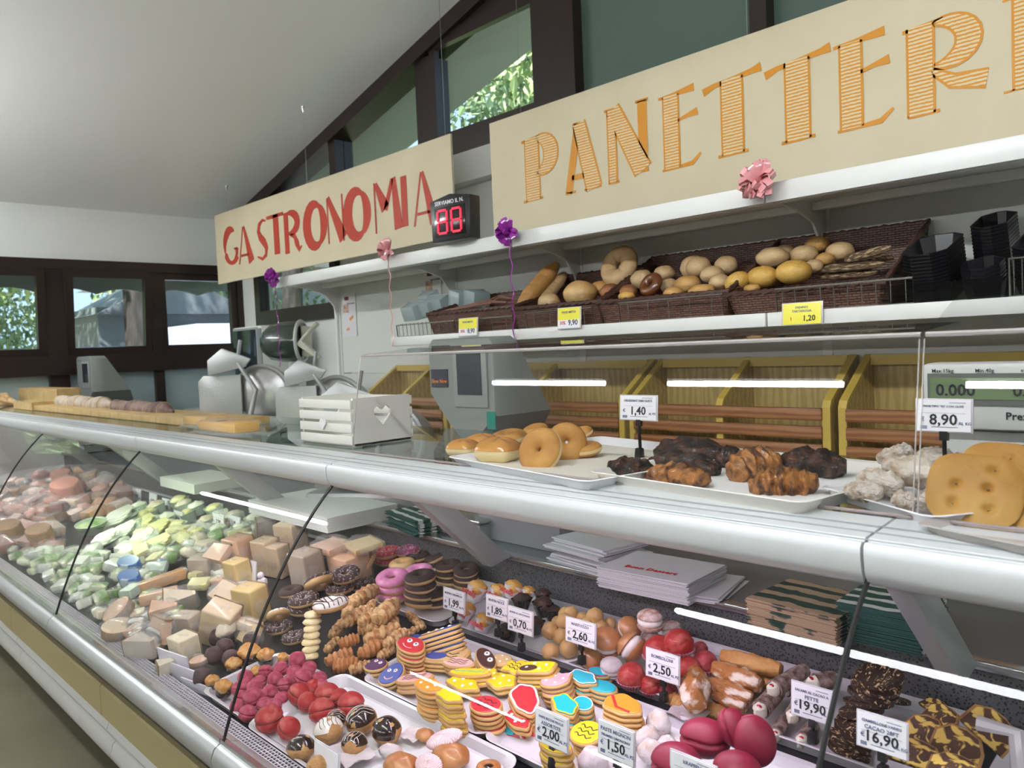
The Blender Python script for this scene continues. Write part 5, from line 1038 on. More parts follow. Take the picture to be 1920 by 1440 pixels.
# --- orange walnut chocolates
org = mat('candied_orange', (.62, .25, .02), .2, col2=(.80, .48, .16), ns=30, bump=.8, bs=60, coat=.8)
def b_org(t, r, rnd):
    t.rotation_euler = (0, 0, rnd.uniform(0, 6)); P('fruit', roll_mesh(2, org, 0, .12), t, (0, 0, r*.4), scale=(r, r, r*.8)); P('chocolate_base', cached('cbse', lambda: MB().ell(1, 1, .8, 18, 10).mesh('chocolate_base', cho)), t, (0, 0, -r*.3), scale=r*.95)
pile([(515, 430, 20), (660, 450, 15), (375, 530, 15), (185, 675, 13), (285, 735, 16), (820, 465, 11), (580, 590, 12)], zB2, 16, b_org, 'candied orange on dark chocolate', 'orange_chocolate', 'sweet', 'candied orange chocolates')
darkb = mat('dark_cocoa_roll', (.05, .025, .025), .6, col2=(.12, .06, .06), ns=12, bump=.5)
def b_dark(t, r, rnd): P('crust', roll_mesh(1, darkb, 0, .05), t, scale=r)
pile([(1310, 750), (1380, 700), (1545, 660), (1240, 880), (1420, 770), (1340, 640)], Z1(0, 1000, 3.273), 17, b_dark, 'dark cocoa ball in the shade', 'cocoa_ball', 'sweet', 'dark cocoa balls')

# --- ring doughnuts
dough = mat('fried_dough', (.60, .34, .12), .55, col2=(.74, .50, .24), ns=8, bump=.2, bs=60)
ICE = {'red': mat('red_icing', (.62, .02, .05), .3, coat=.4), 'pink': mat('pink_icing', (.75, .20, .48), .35, coat=.3, col2=(.82, .34, .58), ns=90), 'choc': mat('cocoa_icing', (.035, .015, .012), .4, col2=(.07, .035, .03), ns=120, bump=.8, bs=120), 'white': mat('white_icing', (.80, .72, .70), .3, coat=.4), 'mauve': mat('mauve_icing', (.35, .06, .16), .4, coat=.3)}
sp_w = mat('white_sprinkle', (.85, .75, .78), .5); sp_d = mat('dark_sprinkle', (.03, .012, .01), .5)
def sprinkles(seed, m, n=130):
    def mk():
        rnd = random.Random(seed); mb = MB()
        for _ in range(n):
            th, a = rnd.uniform(0, 2*PI), rnd.uniform(.25, 2.8); rr = .385; x = .62+rr*math.cos(a); c = Vector((x*math.cos(th), x*math.sin(th), rr*math.sin(a)*.74))
            mb.box(-.05, .05, -.015, .015, -.010, .014, 0, Matrix.Translation(c) @ Euler((rnd.uniform(-.6, .6), rnd.uniform(-.6, .6), rnd.uniform(0, 6))).to_matrix().to_4x4())
        return mb.mesh('sprinkles', m, False)
    return cached(('spr', seed, m.name), mk)
def donut(t, r, ice, spr=None, lines=False):
    P('dough', cached('dgh', lambda: MB().torus(.62, .37, 32, 14, sz=.78).mesh('dough', dough)), t, scale=r)
    if ice: P('icing', cached(('ice', ice), lambda: MB().torus(.62, .385, 32, 9, .12, PI-.05, sz=.78, wob=.05).mesh('icing', ICE[ice])), t, scale=r)
    if spr: P('sprinkles', sprinkles(1, spr), t, scale=r, kind='stuff')
    if lines:
        def mk():
            mb = MB()
            for k in range(7):
                y = -.8+k*.27; pts = []
                for j in range(25):
                    x = -1+2*j/24; d = math.hypot(x, y+.1*math.sin(x*4)); q = (d-.62)/.395
                    if abs(q) < 1: pts.append((x, y+.1*math.sin(x*4), .395*.8*math.sqrt(1-q*q)))
                    elif len(pts) > 1: mb.tube(pts, .03, 5); pts = []
                    else: pts = []
                if len(pts) > 1: mb.tube(pts, .03, 5)
            return mb.mesh('chocolate_lines', cho)
        P('chocolate_lines', cached('dln', mk), t, scale=r)
def dn(x, y, rr, ice, lb, spr=None, h=0, rot=(0, 0, 0), lines=False, zf=zB3, grp=None):
    rr *= 1.1; p, r = place(*zf(x, y), rr, .35, h); t = thing('ring_doughnut', lb, 'doughnut', tuple(p), (TI+rot[0], rot[1], rot[2]), grp); donut(t, r, ice, spr, lines); return p, r
def stack(x, y, rr, n, ice, lb, spr=None, zf=zB3, pitch=.50, rot=(0, 0)):
    rr *= 1.08; p, r = place(*zf(x, y), rr, .35, 0); r0_ = r
    p, r = place(*zf(x, y), rr, .35, (n-1)*pitch*r0_)
    for k in range(n):
        t = thing('ring_doughnut', '%s, %s' % (lb, 'top of its stack' if k == 0 else ORD[k]+' from top of its stack'), 'doughnut', (p.x+.003*math.sin(k*3), p.y+.003*math.cos(k*5), p.z-k*pitch*r), (TI+rot[0]*(k == 0), rot[1]*(k == 0), k), lb); donut(t, r, ice, spr)
stack(1120, 258, 24, 2, 'red', 'red sprinkled doughnut at the back', sp_w); dn(960, 350, 25, 'red', 'red sprinkled doughnut leaning on edge, front', sp_w, .03, (R(35), R(-50), 0)); dn(850, 335, 22, 'red', 'red sprinkled doughnut leaning on edge, behind', sp_w, .02, (R(35), R(-60), 0))
dn(1310, 240, 22, 'mauve', 'dark pink doughnut in the back row', sp_w, .035); dn(1250, 355, 23, None, 'plain doughnut upside down between red and chocolate ones', None, .035)
stack(1385, 282, 24, 2, 'choc', 'cocoa doughnut, back row left'); stack(1545, 285, 24, 2, 'choc', 'cocoa doughnut, back row middle', rot=(.2, -.25)); stack(1640, 372, 23, 3, 'choc', 'cocoa doughnut, rear right'); stack(1795, 408, 23, 3, 'choc', 'cocoa doughnut, beside the muffins', rot=(.1, .2))
stack(1402, 470, 28, 4, 'choc', 'cocoa doughnut, tall front'); stack(1530, 612, 24, 2, 'choc', 'cocoa doughnut, low front'); stack(1160, 478, 29, 3, 'pink', 'pink doughnut, front', rot=(.1, .15)); dn(1390, 415, 25, 'pink', 'pink doughnut mostly hidden behind the cocoa stack', None, .05)
dn(560, 510, 30, 'choc', 'speckled cocoa doughnut tilted at the upper left', sp_w, .04, (R(-15), R(-35), 0)); dn(770, 445, 25, 'choc', 'speckled cocoa doughnut, top right of the pair', sp_w, .06, (R(10), R(8), 0)); dn(720, 560, 25, 'choc', 'speckled cocoa doughnut under the pair', sp_w, .02); dn(920, 530, 22, 'choc', 'speckled cocoa doughnut half hidden by the twists', sp_w, .01)
stack(400, 665, 27, 2, 'choc', 'speckled cocoa doughnut at lower left', sp_w); dn(640, 700, 31, 'white', 'white doughnut with chocolate stripes', None, .10, (R(-5), R(-5), 0), True)
dn(300, 590, 22, 'choc', 'shaded cocoa doughnut at the far left of the tray', None, .02); dn(190, 790, 20, 'white', 'white doughnut with dark specks behind the grey tag', sp_d, .03, (R(-20), R(-40), 0)); dn(200, 900, 22, 'choc', 'cocoa doughnut with white specks low at left', sp_w, .0); dn(330, 985, 22, 'choc', 'dark nutty doughnut low beside the pale rolls', sp_w)
cr_y = mat('pale_pancake', (.72, .58, .30), .6, col2=(.80, .68, .42), ns=10, bump=.4)
for k in range(7):
    p, r = place(*zB3(485-k*3, 790+k*58), 17-(k == 0)*0, .3, .08-k*.013); solo('pale_roll', cached('prl', lambda: MB().ell(1, .9, .42, 22, 10, f=bumpy(4, .07)).mesh('crumb', cr_y)), 'pale yellow custard roll, %s' % ('top of its stack' if k == 0 else ORD[k]+' from top of its stack'), 'pastry', p, (0, 0, k), r, 'pale yellow custard rolls')
# --- puff pastry twists
tw1 = mat('puff_pastry', (.40, .15, .035), .5, col2=(.72, .46, .22), ns=45, bump=.9, bs=60, coat=.15, nstretch=(3, 1, 1), lo=.38, hi=.60); tw2 = mat('puff_pastry_dark', (.40, .13, .03), .45, col2=(.68, .38, .16), ns=12, bump=.7, bs=45, coat=.2)
TW = [(1025, 565, 840, 690, 95), (850, 650, 780, 800, 90), (950, 735, 750, 870, 75), (1045, 760, 890, 860, 80), (1195, 690, 1035, 840, 110), (1090, 880, 875, 915, 95), (1225, 890, 930, 1010, 85), (880, 985, 715, 1045, 75), (1280, 930, 1110, 1050, 75), (1090, 1035, 885, 1135, 90), (820, 1105, 600, 1200, 80), (880, 1195, 660, 1240, 90), (1390, 900, 1200, 1010, 50), (730, 900, 640, 980, 60), (1190, 830, 1120, 920, 80), (1010, 680, 950, 770, 55), (700, 1000, 600, 1100, 55), (1180, 1080, 1050, 1155, 60), (980, 1210, 800, 1270, 70), (1300, 780, 1440, 900, 50), (780, 820, 650, 960, 60)]
rk = ranks([zB3((a[0]+a[2])/2, (a[1]+a[3])/2) for a in TW])
for i, (x0, y0, x1, y1, w_) in enumerate(TW):
    hh = .055 if i in (0, 2, 3, 4, 15) else .03 if i < 9 else .012; a = D(*zB3(x0, y0), hh+.02); b = D(*zB3(x1, y1), hh+.02); m = tw2 if i in (7, 9, 10, 11) else tw1
    segment_item('pastry_twist', 'crust', twist_mesh(m, 4.5+.5*(i % 3), lobes=1, amp=.15, taper=.22, nz=.16, seed=i % 3), a, b, S(w_/4.571, a)*1.35, 'golden puff pastry twist, '+rk[i], 'pastry', 'puff pastry twists')
# --- wrapped muffins
muf = mat('orange_muffin', (.55, .24, .04), .5, col2=(.72, .40, .10), ns=10, bump=.6); wrapm = mat('white_wrapper', (.75, .70, .72), .5, coat=.2); mch = mat('dark_muffin', (.03, .014, .01), .5, col2=(.07, .03, .02), ns=20, bump=1.0, bs=40); blkc = mat('black_cup', (.012, .012, .014), .25, coat=.5)
def muffin(x, y, rr, lb, top, cup, text=None, h=.02, rot=(0, 0, 0), zf=zB5, grp=None):
    p, r = place(*zf(x, y), rr, .7, h); t = thing('muffin', lb, 'muffin', tuple(p), rot, grp)
    P('cup', cached(('cup', cup.name), lambda: MB().loft([[((q*(1+(.14*math.cos(4*2*PI*j/32) if z > .05 else .02*math.cos(16*2*PI*j/32))))*math.cos(2*PI*j/32), (q*(1+(.14*math.cos(4*2*PI*j/32) if z > .05 else 0)))*math.sin(2*PI*j/32), z) for j in range(32)] for q, z in ((.55, -.85), (.82, 0), (.93, .3), (.88, .3), (.55, -.8))]).mesh('cup', cup)), t, scale=r)
    P('crumb', cached(('mt', top.name), lambda: MB().ell(.86, .86, .66, 22, 12, f=bumpy(5, .06)).mesh('crumb', top)), t, (0, 0, r*.12), scale=r)
    if text: P('lettering', textmesh(text, .022, redink), t, (0, -r*.86, -r*.25), (R(80), 0, 0))
mt = [(340, 300, 23, .045, 'highest wrapped muffin, right of the 1,99 tag'), (250, 480, 21, .012, 'wrapped muffin below the 1,99 tag'), (400, 575, 22, .005, 'wrapped muffin at the tray front edge'), (520, 320, 20, .04, 'wrapped muffin behind the 1,89 tag'), (650, 290, 21, .05, 'wrapped muffin in the back row'), (780, 325, 16, .045, 'wrapped muffin at the back right')]
for x_, y_, rr, hh, lb in mt: muffin(x_, y_, rr, lb, muf, wrapm, 'nutella', hh, (R(-20), R(8), 0), grp='wrapped muffins')
for x_, y_, rr, hh, lb in [(725, 400, 20, .05, 'chocolate muffin in black cup above the 0,70 tag'), (905, 350, 18, .05, 'chocolate muffin in black cup, highest'), (905, 440, 22, .03, 'chocolate muffin in black cup, middle'), (985, 490, 18, .02, 'chocolate muffin in black cup, right'), (835, 600, 20, .01, 'chocolate muffin in black cup, beside the profiteroles'), (600, 660, 22, .0, 'chocolate muffin in black cup, front left')]: muffin(x_, y_, rr, lb, mch, blkc, None, hh, (0, 0, x_), grp='black cup muffins')
# --- profiteroles, cream buns, red bombs
prof = mat('profiterole', (.58, .33, .12), .5, col2=(.70, .46, .20), ns=6, bump=.15, bs=30)
pile([(555, 80, 17, .03), (440, 95, 12, .02), (290, 60, 14, .02), (335, 50, 14, .03), (220, 130, 12, .015), (280, 120, 16, .03), (150, 205, 16, .02), (250, 260, 16, .01), (320, 360, 18), (155, 395, 16), (600, 170, 15, .01), (690, 140, 12, .01), (480, 150, 15, .02)], zB6, 16, lambda t, r, rnd: P('crumb', roll_mesh(rnd.randint(0, 4), prof, 0, .05), t, scale=r), 'round golden profiterole', 'profiterole', 'pastry', 'golden profiteroles')
bunb = mat('brioche', (.40, .15, .05), .4, col2=(.58, .28, .12), ns=8, coat=.3); crm = mat('whipped_cream', (.88, .82, .80), .5, bump=.4, bs=40); bunp = mat('sugar_dusted_brioche', (.45, .22, .14), .7, col2=(.72, .60, .58), ns=50)
def creambun(x, y, rr, h, rot, lb, m=bunb, zf=zB6):
    p, r = place(*zf(x, y), rr, .8, h); t = thing('cream_bun', lb, 'pastry', tuple(p), rot)
    P('bun_top', cached(('bt', m.name), lambda: MB().ell(1, .92, .62, 26, 8, lo=.0, f=bumpy(2, .02)).mesh('bun_top', m)), t, (0, 0, r*.30), scale=r); P('bun_base', cached(('bb', m.name), lambda: MB().ell(1, .92, .58, 26, 8, lo=.0).mesh('bun_base', m)), t, (0, 0, -r*.28), (PI, 0, 0), scale=r); P('cream', cached('crm', lambda: MB().ell(.97, .90, .48, 26, 12, f=lambda la, th: 1+.02*math.sin(9*th)).mesh('cream', crm)), t, scale=r)
creambun(1050, 120, 25, .075, (0, 0, 0), 'tall cream bun standing highest, white middle', bunp); creambun(665, 310, 29, .03, (R(25), R(14), 0), 'large cream bun right of the 2,60 tag'); creambun(885, 355, 28, .03, (R(10), R(-55), 0), 'shiny cream bun tilted left with cream stripe'); creambun(860, 190, 23, .035, (R(20), R(50), 0), 'cream bun behind the two large ones')
creambun(510, 455, 22, .01, (R(20), R(50), 0), 'brown cream bun under the 2,60 tag stem'); creambun(705, 545, 22, .01, (R(15), R(8), 0), 'sugar-dusted cream bun in front', mat('heavy_sugar', (.58, .50, .52), .8, col2=(.66, .60, .62), ns=60, bump=.4)); creambun(1060, 290, 18, .01, (0, 0, 0), 'small dusted bun between cream bun and red ones', bunp); creambun(1245, 205, 20, .03, (0, R(-20), 0), 'tan bun behind the top red pastry', bunp)
pkp = mat('pink_pleated_paper', (.75, .35, .45), .6, bump=.4, bs=80)
def redbomb(x, y, rr, h, lb, dark=False, paper=True, zf=zB6):
    p, r = place(*zf(x, y), rr, .85, h); t = thing('red_sugared_bun', lb, 'pastry', tuple(p), (0, 0, x)); m = mat('dark_red_sugar', (.30, .01, .02), .5, col2=(.55, .10, .12), ns=30, bump=.4, bs=120) if dark else peach
    P('crumb', crease_ball(m, 'crumb', .08), t, rot=(.4, .3, 0), scale=r)
    if paper: P('paper_cup', cached('pcup', lambda: MB().loft([[((q+.05*math.cos(24*PI*j/24))*math.cos(2*PI*j/48), (q+.05*math.cos(24*PI*j/24))*math.sin(2*PI*j/48), z) for j in range(48)] for q, z in ((.5, -.9), (1.05, -.3), (1.0, -.3), (.45, -.85))]).mesh('paper_cup', pkp)), t, scale=r)
for a in [(1305, 320, 29, .055, 'red sugared bun, highest in pink paper'), (1130, 385, 30, .035, 'red sugared bun behind the 2,50 tag'), (885, 615, 27, .01, 'red sugared bun at the front left, glowing red'), (1400, 555, 25, .02, 'red sugared bun right of the 2,50 tag'), (1545, 495, 24, .02, 'dark red sugared bun with white sugar, right', True), (1060, 700, 22, .0, 'red sugared bun below the 2,50 tag'), (1215, 745, 18, .0, 'dark red bun low by the fried pastries', True), (1500, 370, 15, .02, 'small dark red bun at the back', True)]: redbomb(*a)
# --- fried pastries with sugar
frd = mat('fried_pastry', (.45, .17, .03), .5, col2=(.66, .36, .12), ns=14, bump=.6, bs=40, nstretch=(2, 1, 1)); frs = mat('sugared_flaky_pastry', (.42, .16, .04), .6, col2=(.82, .70, .60), ns=40, bump=.8, bs=50, lo=.50, hi=.60)
FR = [(740, 430, 1270, 560, 125, .05, frd, 'long fried pastry at the back'), (670, 540, 1080, 690, 150, .05, frs, 'sugar-topped fried pastry, second from the back'), (1020, 600, 1200, 680, 110, .01, frd, 'fried pastry end near the cannoli'), (620, 670, 1010, 810, 110, .035, frs, 'flaky fried pastry in the middle of the pile'), (640, 760, 950, 890, 110, .02, frs, 'flaky pastry lying under the middle one'), (520, 880, 800, 970, 110, .0, frd, 'golden fried pastry lowest at the front'), (500, 600, 490, 880, 190, .045, frs, 'sugared pastry propped upright at the left'), (280, 800, 400, 880, 110, .0, frd, 'fried pastry end at far left')]
for x0, y0, x1, y1, w_, hh, m, lb in FR:
    a, b = D(*zB7(x0, y0), hh+.02), D(*zB7(x1, y1), hh+.02); segment_item('fried_pastry', 'crust', twist_mesh(m, .3, lobes=4, amp=.08, taper=.22, nz=.22, seed=x0), a, b, S(w_/4.8, a)*1.3, lb, 'pastry')
# --- cannoli
shell = mat('cannoli_shell', (.12, .055, .04), .6, col2=(.48, .34, .32), ns=1600, bump=.7, bs=3000); ric = mat('ricotta_cream', (.86, .80, .68), .5, bump=.3, bs=60); cherry = mat('candied_cherry', (.45, .0, .02), .15, coat=1)
def cannolo(x0, y0, x1, y1, w_, h, lb, zf=zB7):   # cream end at (x1,y1)
    a, b = D(*zf(x0, y0), h+.022), D(*zf(x1, y1), h+.022); t = thing('cannolo', lb, 'pastry', tuple((a+b)/2)); r = S(w_/4.8, b)*.62; d = (b-a).normalized(); L = (b-a).length
    q = d.to_track_quat('X', 'Z'); M = q.to_matrix().to_4x4()
    P('shell', MB().loft([[(u*L, rr*r*math.cos(2*PI*j/22), rr*r*math.sin(2*PI*j/22)) for j in range(22)] for u, rr in ((-.5, .9), (-.2, 1.02), (.2, 1.0), (.42, 1.08), (.42, .9), (-.5, .8))]).mesh('shell', shell), t, M=M)
    P('cream', MB().ell(r*1.15, r*.84, r*.84, 18, 10, f=bumpy(1, .14)).mesh('cream', ric), t, M=M @ Matrix.Translation((L*.45, 0, 0))); P('cream', MB().ell(r*.8, r*.8, r*.8, 14, 8).mesh('cream', ric), t, M=M @ Matrix.Translation((-L*.45, 0, 0)))
    P('cherry', MB().ell(r*.24, r*.34, r*.2, 12, 8).mesh('cherry', cherry), t, M=M @ Matrix.Translation((L*.45+r*.45, r*.1, r*.70)))
for a in [(1480, 560, 1190, 740, 120, .05, 'speckled cannolo leaning at the back left'), (1260, 720, 1075, 930, 130, .03, 'cannolo with cherry on white cream, front and largest'), (1750, 640, 1570, 680, 130, .04, 'brown cannolo at the back right with red cherry'), (1450, 820, 1370, 980, 110, .02, 'cannolo behind the 19,90 tag'), (1300, 1010, 1220, 1150, 100, .0, 'cannolo beside the magenta bun'), (1560, 1060, 1455, 1200, 110, .0, 'cannolo lowest with cherry at the tray rim'), (1400, 700, 1300, 740, 100, .03, 'cannolo hidden between the two speckled ones')]: cannolo(*a)
# --- magenta buns
mag = mat('magenta_crust', (.22, .006, .03), .5, col2=(.30, .012, .05), ns=12, bump=.08, bs=60); magm = lambda: cached('mag', lambda: MB().ell(1, .85, .74, 40, 44, f=lambda la, th: 1-.16*math.exp(-((la-.02+.05*math.sin(4*th))/.09)**2)).mesh('crust', mag))
for x_, y_, rr, hh, rot, lb in [(585, 1170, 48, .06, (R(-8), 0, R(20)), 'magenta bun lying with its split facing front'), (1030, 1195, 47, .06, (R(30), R(72), R(-15)), 'magenta bun standing on edge, split vertical'), (850, 1080, 38, .05, (R(20), R(60), R(30)), 'magenta bun hidden behind the two large ones'), (330, 1400, 50, .04, (0, 0, R(10)), 'magenta bun behind the half-visible tag'), (880, 1470, 48, .03, (0, 0, 0), 'magenta bun cut by the bottom edge')]:
    p = W(*zB7(x_, y_), Y=1.04 if y_ < 1300 else .96); r = S(rr, p); t = thing('magenta_bun', lb, 'bun', tuple(p), rot); P('crust', magm(), t, scale=r)
# --- powdered small pastries in paper
pwd = mat('icing_sugar_pastry', (.50, .32, .20), .8, col2=(.68, .61, .62), ns=10, bump=.5, bs=60, lo=.3, hi=.5); papr = mat('thin_white_paper', (.60, .54, .54), .7, bump=.5, bs=18)
def paper_at(px, py, s, lb, seed, Y=None, rot=(0, 0, 0)):
    p, r = place(px, py, s, .3); rnd = random.Random(seed); mb = MB(); n = 8; g_ = [[(-1+2*i/n, -1+2*j/n, .22*math.sin(i*1.3+seed)*math.cos(j*1.1+seed)+.35*((-1+2*i/n)**2+(-1+2*j/n)**2)*.5) for i in range(n+1)] for j in range(n+1)]
    vs = [v for row in g_ for v in row]+[(x_, y_, z_-.015) for row in g_ for x_, y_, z_ in row]; N = (n+1)**2; fs = []
    for j in range(n):
        for i in range(n): a = j*(n+1)+i; fs += [(a, a+1, a+n+2, a+n+1), (a+N, a+n+1+N, a+n+2+N, a+1+N)]
    solo('paper_sheet', MB().add(vs, fs).mesh('paper_sheet', papr), lb, 'paper', p, rot, (r, r*.8, r*.6))
paper_at(*zB7(430, 960), 34, 'crumpled white paper under the fried pastries', 2); paper_at(*zB7(230, 1180), 30, 'crumpled paper between powdered pastries and magenta bun', 5); paper_at(655, 1415, 46, 'crumpled white paper in front of the chocolate puffs', 3); paper_at(*zB4(560, 1150), 26, 'small crumpled paper behind the pink paper cups', 7)
for x_, y_, rr, lb in [(165, 1035, 23, 'bitten-looking cream pastry in paper, nut-brown top'), (85, 1150, 19, 'pale pastry ball under the brown-topped one'), (90, 1290, 22, 'powdered pastry with lilac sugar right of the 1,50 tag'), (245, 1240, 19, 'rolled powdered pastry near the magenta bun'), (20, 1180, 17, 'powdered pastry beside the 1,50 tag')]:
    p, r = place(*zB7(x_, y_), rr, .8, .01); t = thing('powdered_pastry', lb, 'pastry', tuple(p), (0, .3, x_)); P('crumb', roll_mesh(x_ % 5, pwd, 0, .08), t, scale=r); P('paper_cup', CACHE.get('pw') or cached('pw', lambda: MB().loft([[((q+.05*math.cos(12*PI*j/20))*math.cos(2*PI*j/40), (q+.05*math.cos(12*PI*j/20))*math.sin(2*PI*j/40), z) for j in range(40)] for q, z in ((.5, -.9), (1.0, -.3), (.96, -.3), (.45, -.85))]).mesh('paper_cup', papr)), t, scale=r)
p, r = place(*zB6(540, 1400), 30, .7); t = thing('powdered_pastry', 'large powdered pastry below the 1,50 tag at the bottom', 'pastry', tuple(p)); P('crumb', roll_mesh(1, mat('heavy_sugar'), 0, .08), t, scale=r)
# brioches with pleated pink paper at the bottom
brn = mat('brown_brioche', (.36, .12, .03), .45, col2=(.52, .24, .08), ns=8, bump=.3, coat=.3); plt = texmat('pink_striped_paper', 'wave', (.72, .42, .46), (.88, .76, .78), 2000, .6, .3, dir='X', dist=0)
for x_, y_, rx, ry, lb in [(885, 1330, 38, 25, 'brown brioche right of the striped papers'), (440, 1420, 36, 24, 'brown brioche cut by the bottom edge'), (655, 1145, 19, 14, 'small brown brioche behind the striped paper')]:
    p, r = place(*zB4(x_, y_), rx, .6); t = thing('brioche', lb, 'pastry', tuple(p), (0, 0, .3)); P('crumb', roll_mesh(x_ % 5, brn, 0, .06), t, scale=(r, r*.8, r*.62))
for x_, y_, rr, rot, lb in [(830, 1180, 40, (R(15), R(-20), R(20)), 'pink striped paper shell, upper one'), (690, 1410, 34, (R(30), 0, 0), 'pink striped paper shell at the bottom')]:
    p, r = place(*zB4(x_, y_), rr, .5, .02); solo('paper_shell', MB().ell(r, r*.62, r*.30, 60, 8, f=lambda la, th: 1+.03*math.cos(30*th)).mesh('paper_shell', plt), lb, 'paper cup', p, rot)
p, r = place(*zB4(350, 1290), 20, .6); t = thing('dough_roll', 'floury pale dough roll on the crumpled paper', 'pastry', tuple(p), (0, 0, .4)); P('crumb', roll_mesh(2, pwd, 0, .05), t, scale=(r*1.2, r*.7, r*.7))
p, r = place(*zB4(1230, 1430), 26, .4); t = thing('pastry_nest', 'golden nest pastry with dark centre at the bottom edge', 'pastry', tuple(p)); P('crust', MB().torus(.62, .3, 26, 10, sz=.7).mesh('crust', brn), t, scale=r); P('centre', MB().ell(.4, .4, .16, 16, 8).mesh('centre', cho), t, scale=r)

# --- iced biscuits
bisc = mat('biscuit', (.56, .31, .10), .7, col2=(.68, .44, .18), ns=12, bump=.2, bs=60)
def poly(kind):
    o = []; n = 30
    for i in range(n):
        a = 2*PI*i/n; c, s = math.cos(a), math.sin(a)
        if kind == 'oval': r_ = 1
        elif kind == 'drop': r_ = 1+.25*max(0, s)**6
        elif kind == 'square': r_ = .95/max(abs(c)**5+abs(s)**5, .01)**.2
        elif kind == 'star': r_ = 1+.22*math.cos(5*a-PI/2)
        elif kind == 'hex': r_ = 1+.05*math.cos(6*a)+.06*math.cos(3*a)
        elif kind == 'ears': r_ = .92+.38*math.exp(-((a-1.1)/.28)**2)+.38*math.exp(-((a-2.04)/.28)**2)
        elif kind == 'cloud': r_ = 1+.10*math.cos(5*a)
        elif kind == 'tall': r_ = .95/max(abs(c)**3+abs(s)**3, .01)**(1/3)
        o.append((c*r_, s*r_))
    return o
ICO = {'red': (.60, .025, .04), 'blue': (.025, .06, .32), 'purple': (.10, .03, .11), 'pinkish': (.80, .42, .38), 'brown': (.07, .02, .015), 'tan': (.62, .40, .18), 'orange': (.80, .30, .03), 'yellow': (.82, .60, .01), 'turquoise': (.02, .48, .60), 'pink': (.85, .42, .48)}
icm = {k: mat('icing_'+k, v, .4, coat=.25) for k, v in ICO.items()}; icw = mat('white_piping', (.85, .84, .82), .4); ick = mat('black_piping', (.02, .015, .02), .4)
def bis_mesh(k, sy): return cached(('bis', k, sy), lambda: MB().prism([(x*1.0, y*sy) for x, y in poly(k)], -.5, .5, bev=.05).mesh('biscuit', bisc))
def ice_mesh(k, sy, col, s=.9): return cached(('icg', k, sy, col, s), lambda: MB().prism([(x*s, y*sy*s) for x, y in poly(k)], 0, 1, bev=.06).mesh('icing', icm[col]))
def pipe(pts, r_, m, key): return cached(('pipe', key), lambda: MB().tube(pts, r_, 6).mesh('piping', m))
STK = []
def biscuits(x, y, rr, sy, n, kind, col, lb, deco=None, tilt=(0, 0), rz=0, zf=zB4, h=0, cols=None, col2=None):
    th = .011; rr *= 1.12; p, r = place(*zf(x, y), rr, 0, 0); p, r = place(*zf(x, y), rr, 0, n*th+h)
    base = Euler((TI+tilt[0], tilt[1], 0)).to_matrix().to_4x4() @ Matrix.Rotation(rz, 4, 'Z'); nv = base @ Vector((0, 0, 1))
    for k in range(n):
        jit = Vector((.002*math.sin(k*2.3+x), .002*math.cos(k*1.7+y), 0))*(k > 0); c = p-nv*(th*k)+jit
        lab = '%s biscuit %s, %s' % (lb[0], lb[1], 'topmost' if k == 0 else ORD[k]+' from top') if n > 1 else '%s biscuit %s' % lb
        t = thing('iced_biscuit', lab, 'biscuit', M=Matrix.Translation(c) @ base @ Matrix.Rotation(.05*math.sin(k*3), 4, 'Z'), group='%s biscuits %s' % lb if n > 1 else None)
        P('biscuit', bis_mesh(kind, sy), t, scale=(r, r, .0075)); P('icing', ice_mesh(kind, sy, col), t, (0, 0, .0030), scale=(r, r, .003))
        if k == 0:
            z = .0065
            if col2: P('icing_patch', ice_mesh('oval', .6, col2, .45), t, (-r*.35, -r*sy*.3, .005), scale=(r, r, .0025))
            if deco in ('smile', 'eyes'):
                for s in (-1, 1):
                    e_ = P('piping', cached('eye', lambda: MB().lathe([(1, 0), (.9, .3), (.3, .45)], 14).mesh('eye', icw)), t, (s*r*.27, r*sy*.3, z), scale=r*.16); P('dot', cached('pup', lambda: MB().lathe([(1, 0), (.8, .3)], 10).mesh('pupil', ick)), e_, (.15, -.1, .35), scale=.4)
                if deco == 'smile': P('piping', pipe([(.4*math.cos(a), .4*math.sin(a)-.1, 0) for a in [PI*1.15+i*PI*.7/8 for i in range(9)]], .05, icm['pinkish'], 'sml'), t, (0, 0, z), scale=(r, r*sy, r*.3))
            elif deco == 'dots':
                for j in range(4): P('piping', cached('dot', lambda: MB().ell(1, 1, .5, 10, 6).mesh('dot', icw)), t, (r*.5*math.cos(j*1.6+.4), r*sy*.5*math.sin(j*1.6+.4), z), scale=r*.09)
            elif deco == 'lines':
                for j in range(3): P('piping', pipe([(-.55+.11*i, .10*math.sin(i*1.4), 0) for i in range(11)], .035, ick, 'lnk'), t, (0, r*sy*(-.35+.35*j), z), scale=(r, r*sy, r*.3))
            elif deco in ('rimw', 'rimr', 'rimy'):
                m = {'rimw': icw, 'rimr': icm['red'], 'rimy': icm['yellow']}[deco]; P('piping', cached(('rim', kind, sy, deco), lambda: MB().tube([(x_*.86, y_*sy*.86, 0) for x_, y_ in poly(kind)]+[(poly(kind)[0][0]*.86, poly(kind)[0][1]*sy*.86, 0)], .045, 6).mesh('piping', m)), t, (0, 0, z), scale=(r, r, r*.3))
            elif deco == 'zig': P('piping', pipe([(-.7+.1*i, .12*(-1)**i, 0) for i in range(15)], .045, icm['turquoise'], 'zig'), t, (0, 0, z), scale=(r, r*sy, r*.3))
            elif deco == 'band':
                P('piping', pipe([(-.75, .2, 0), (0, -.55, 0), (.7, -.45, 0)], .09, icm['red'], 'bnd'), t, (0, 0, z), scale=(r, r*sy, r*.3))
B_ = biscuits
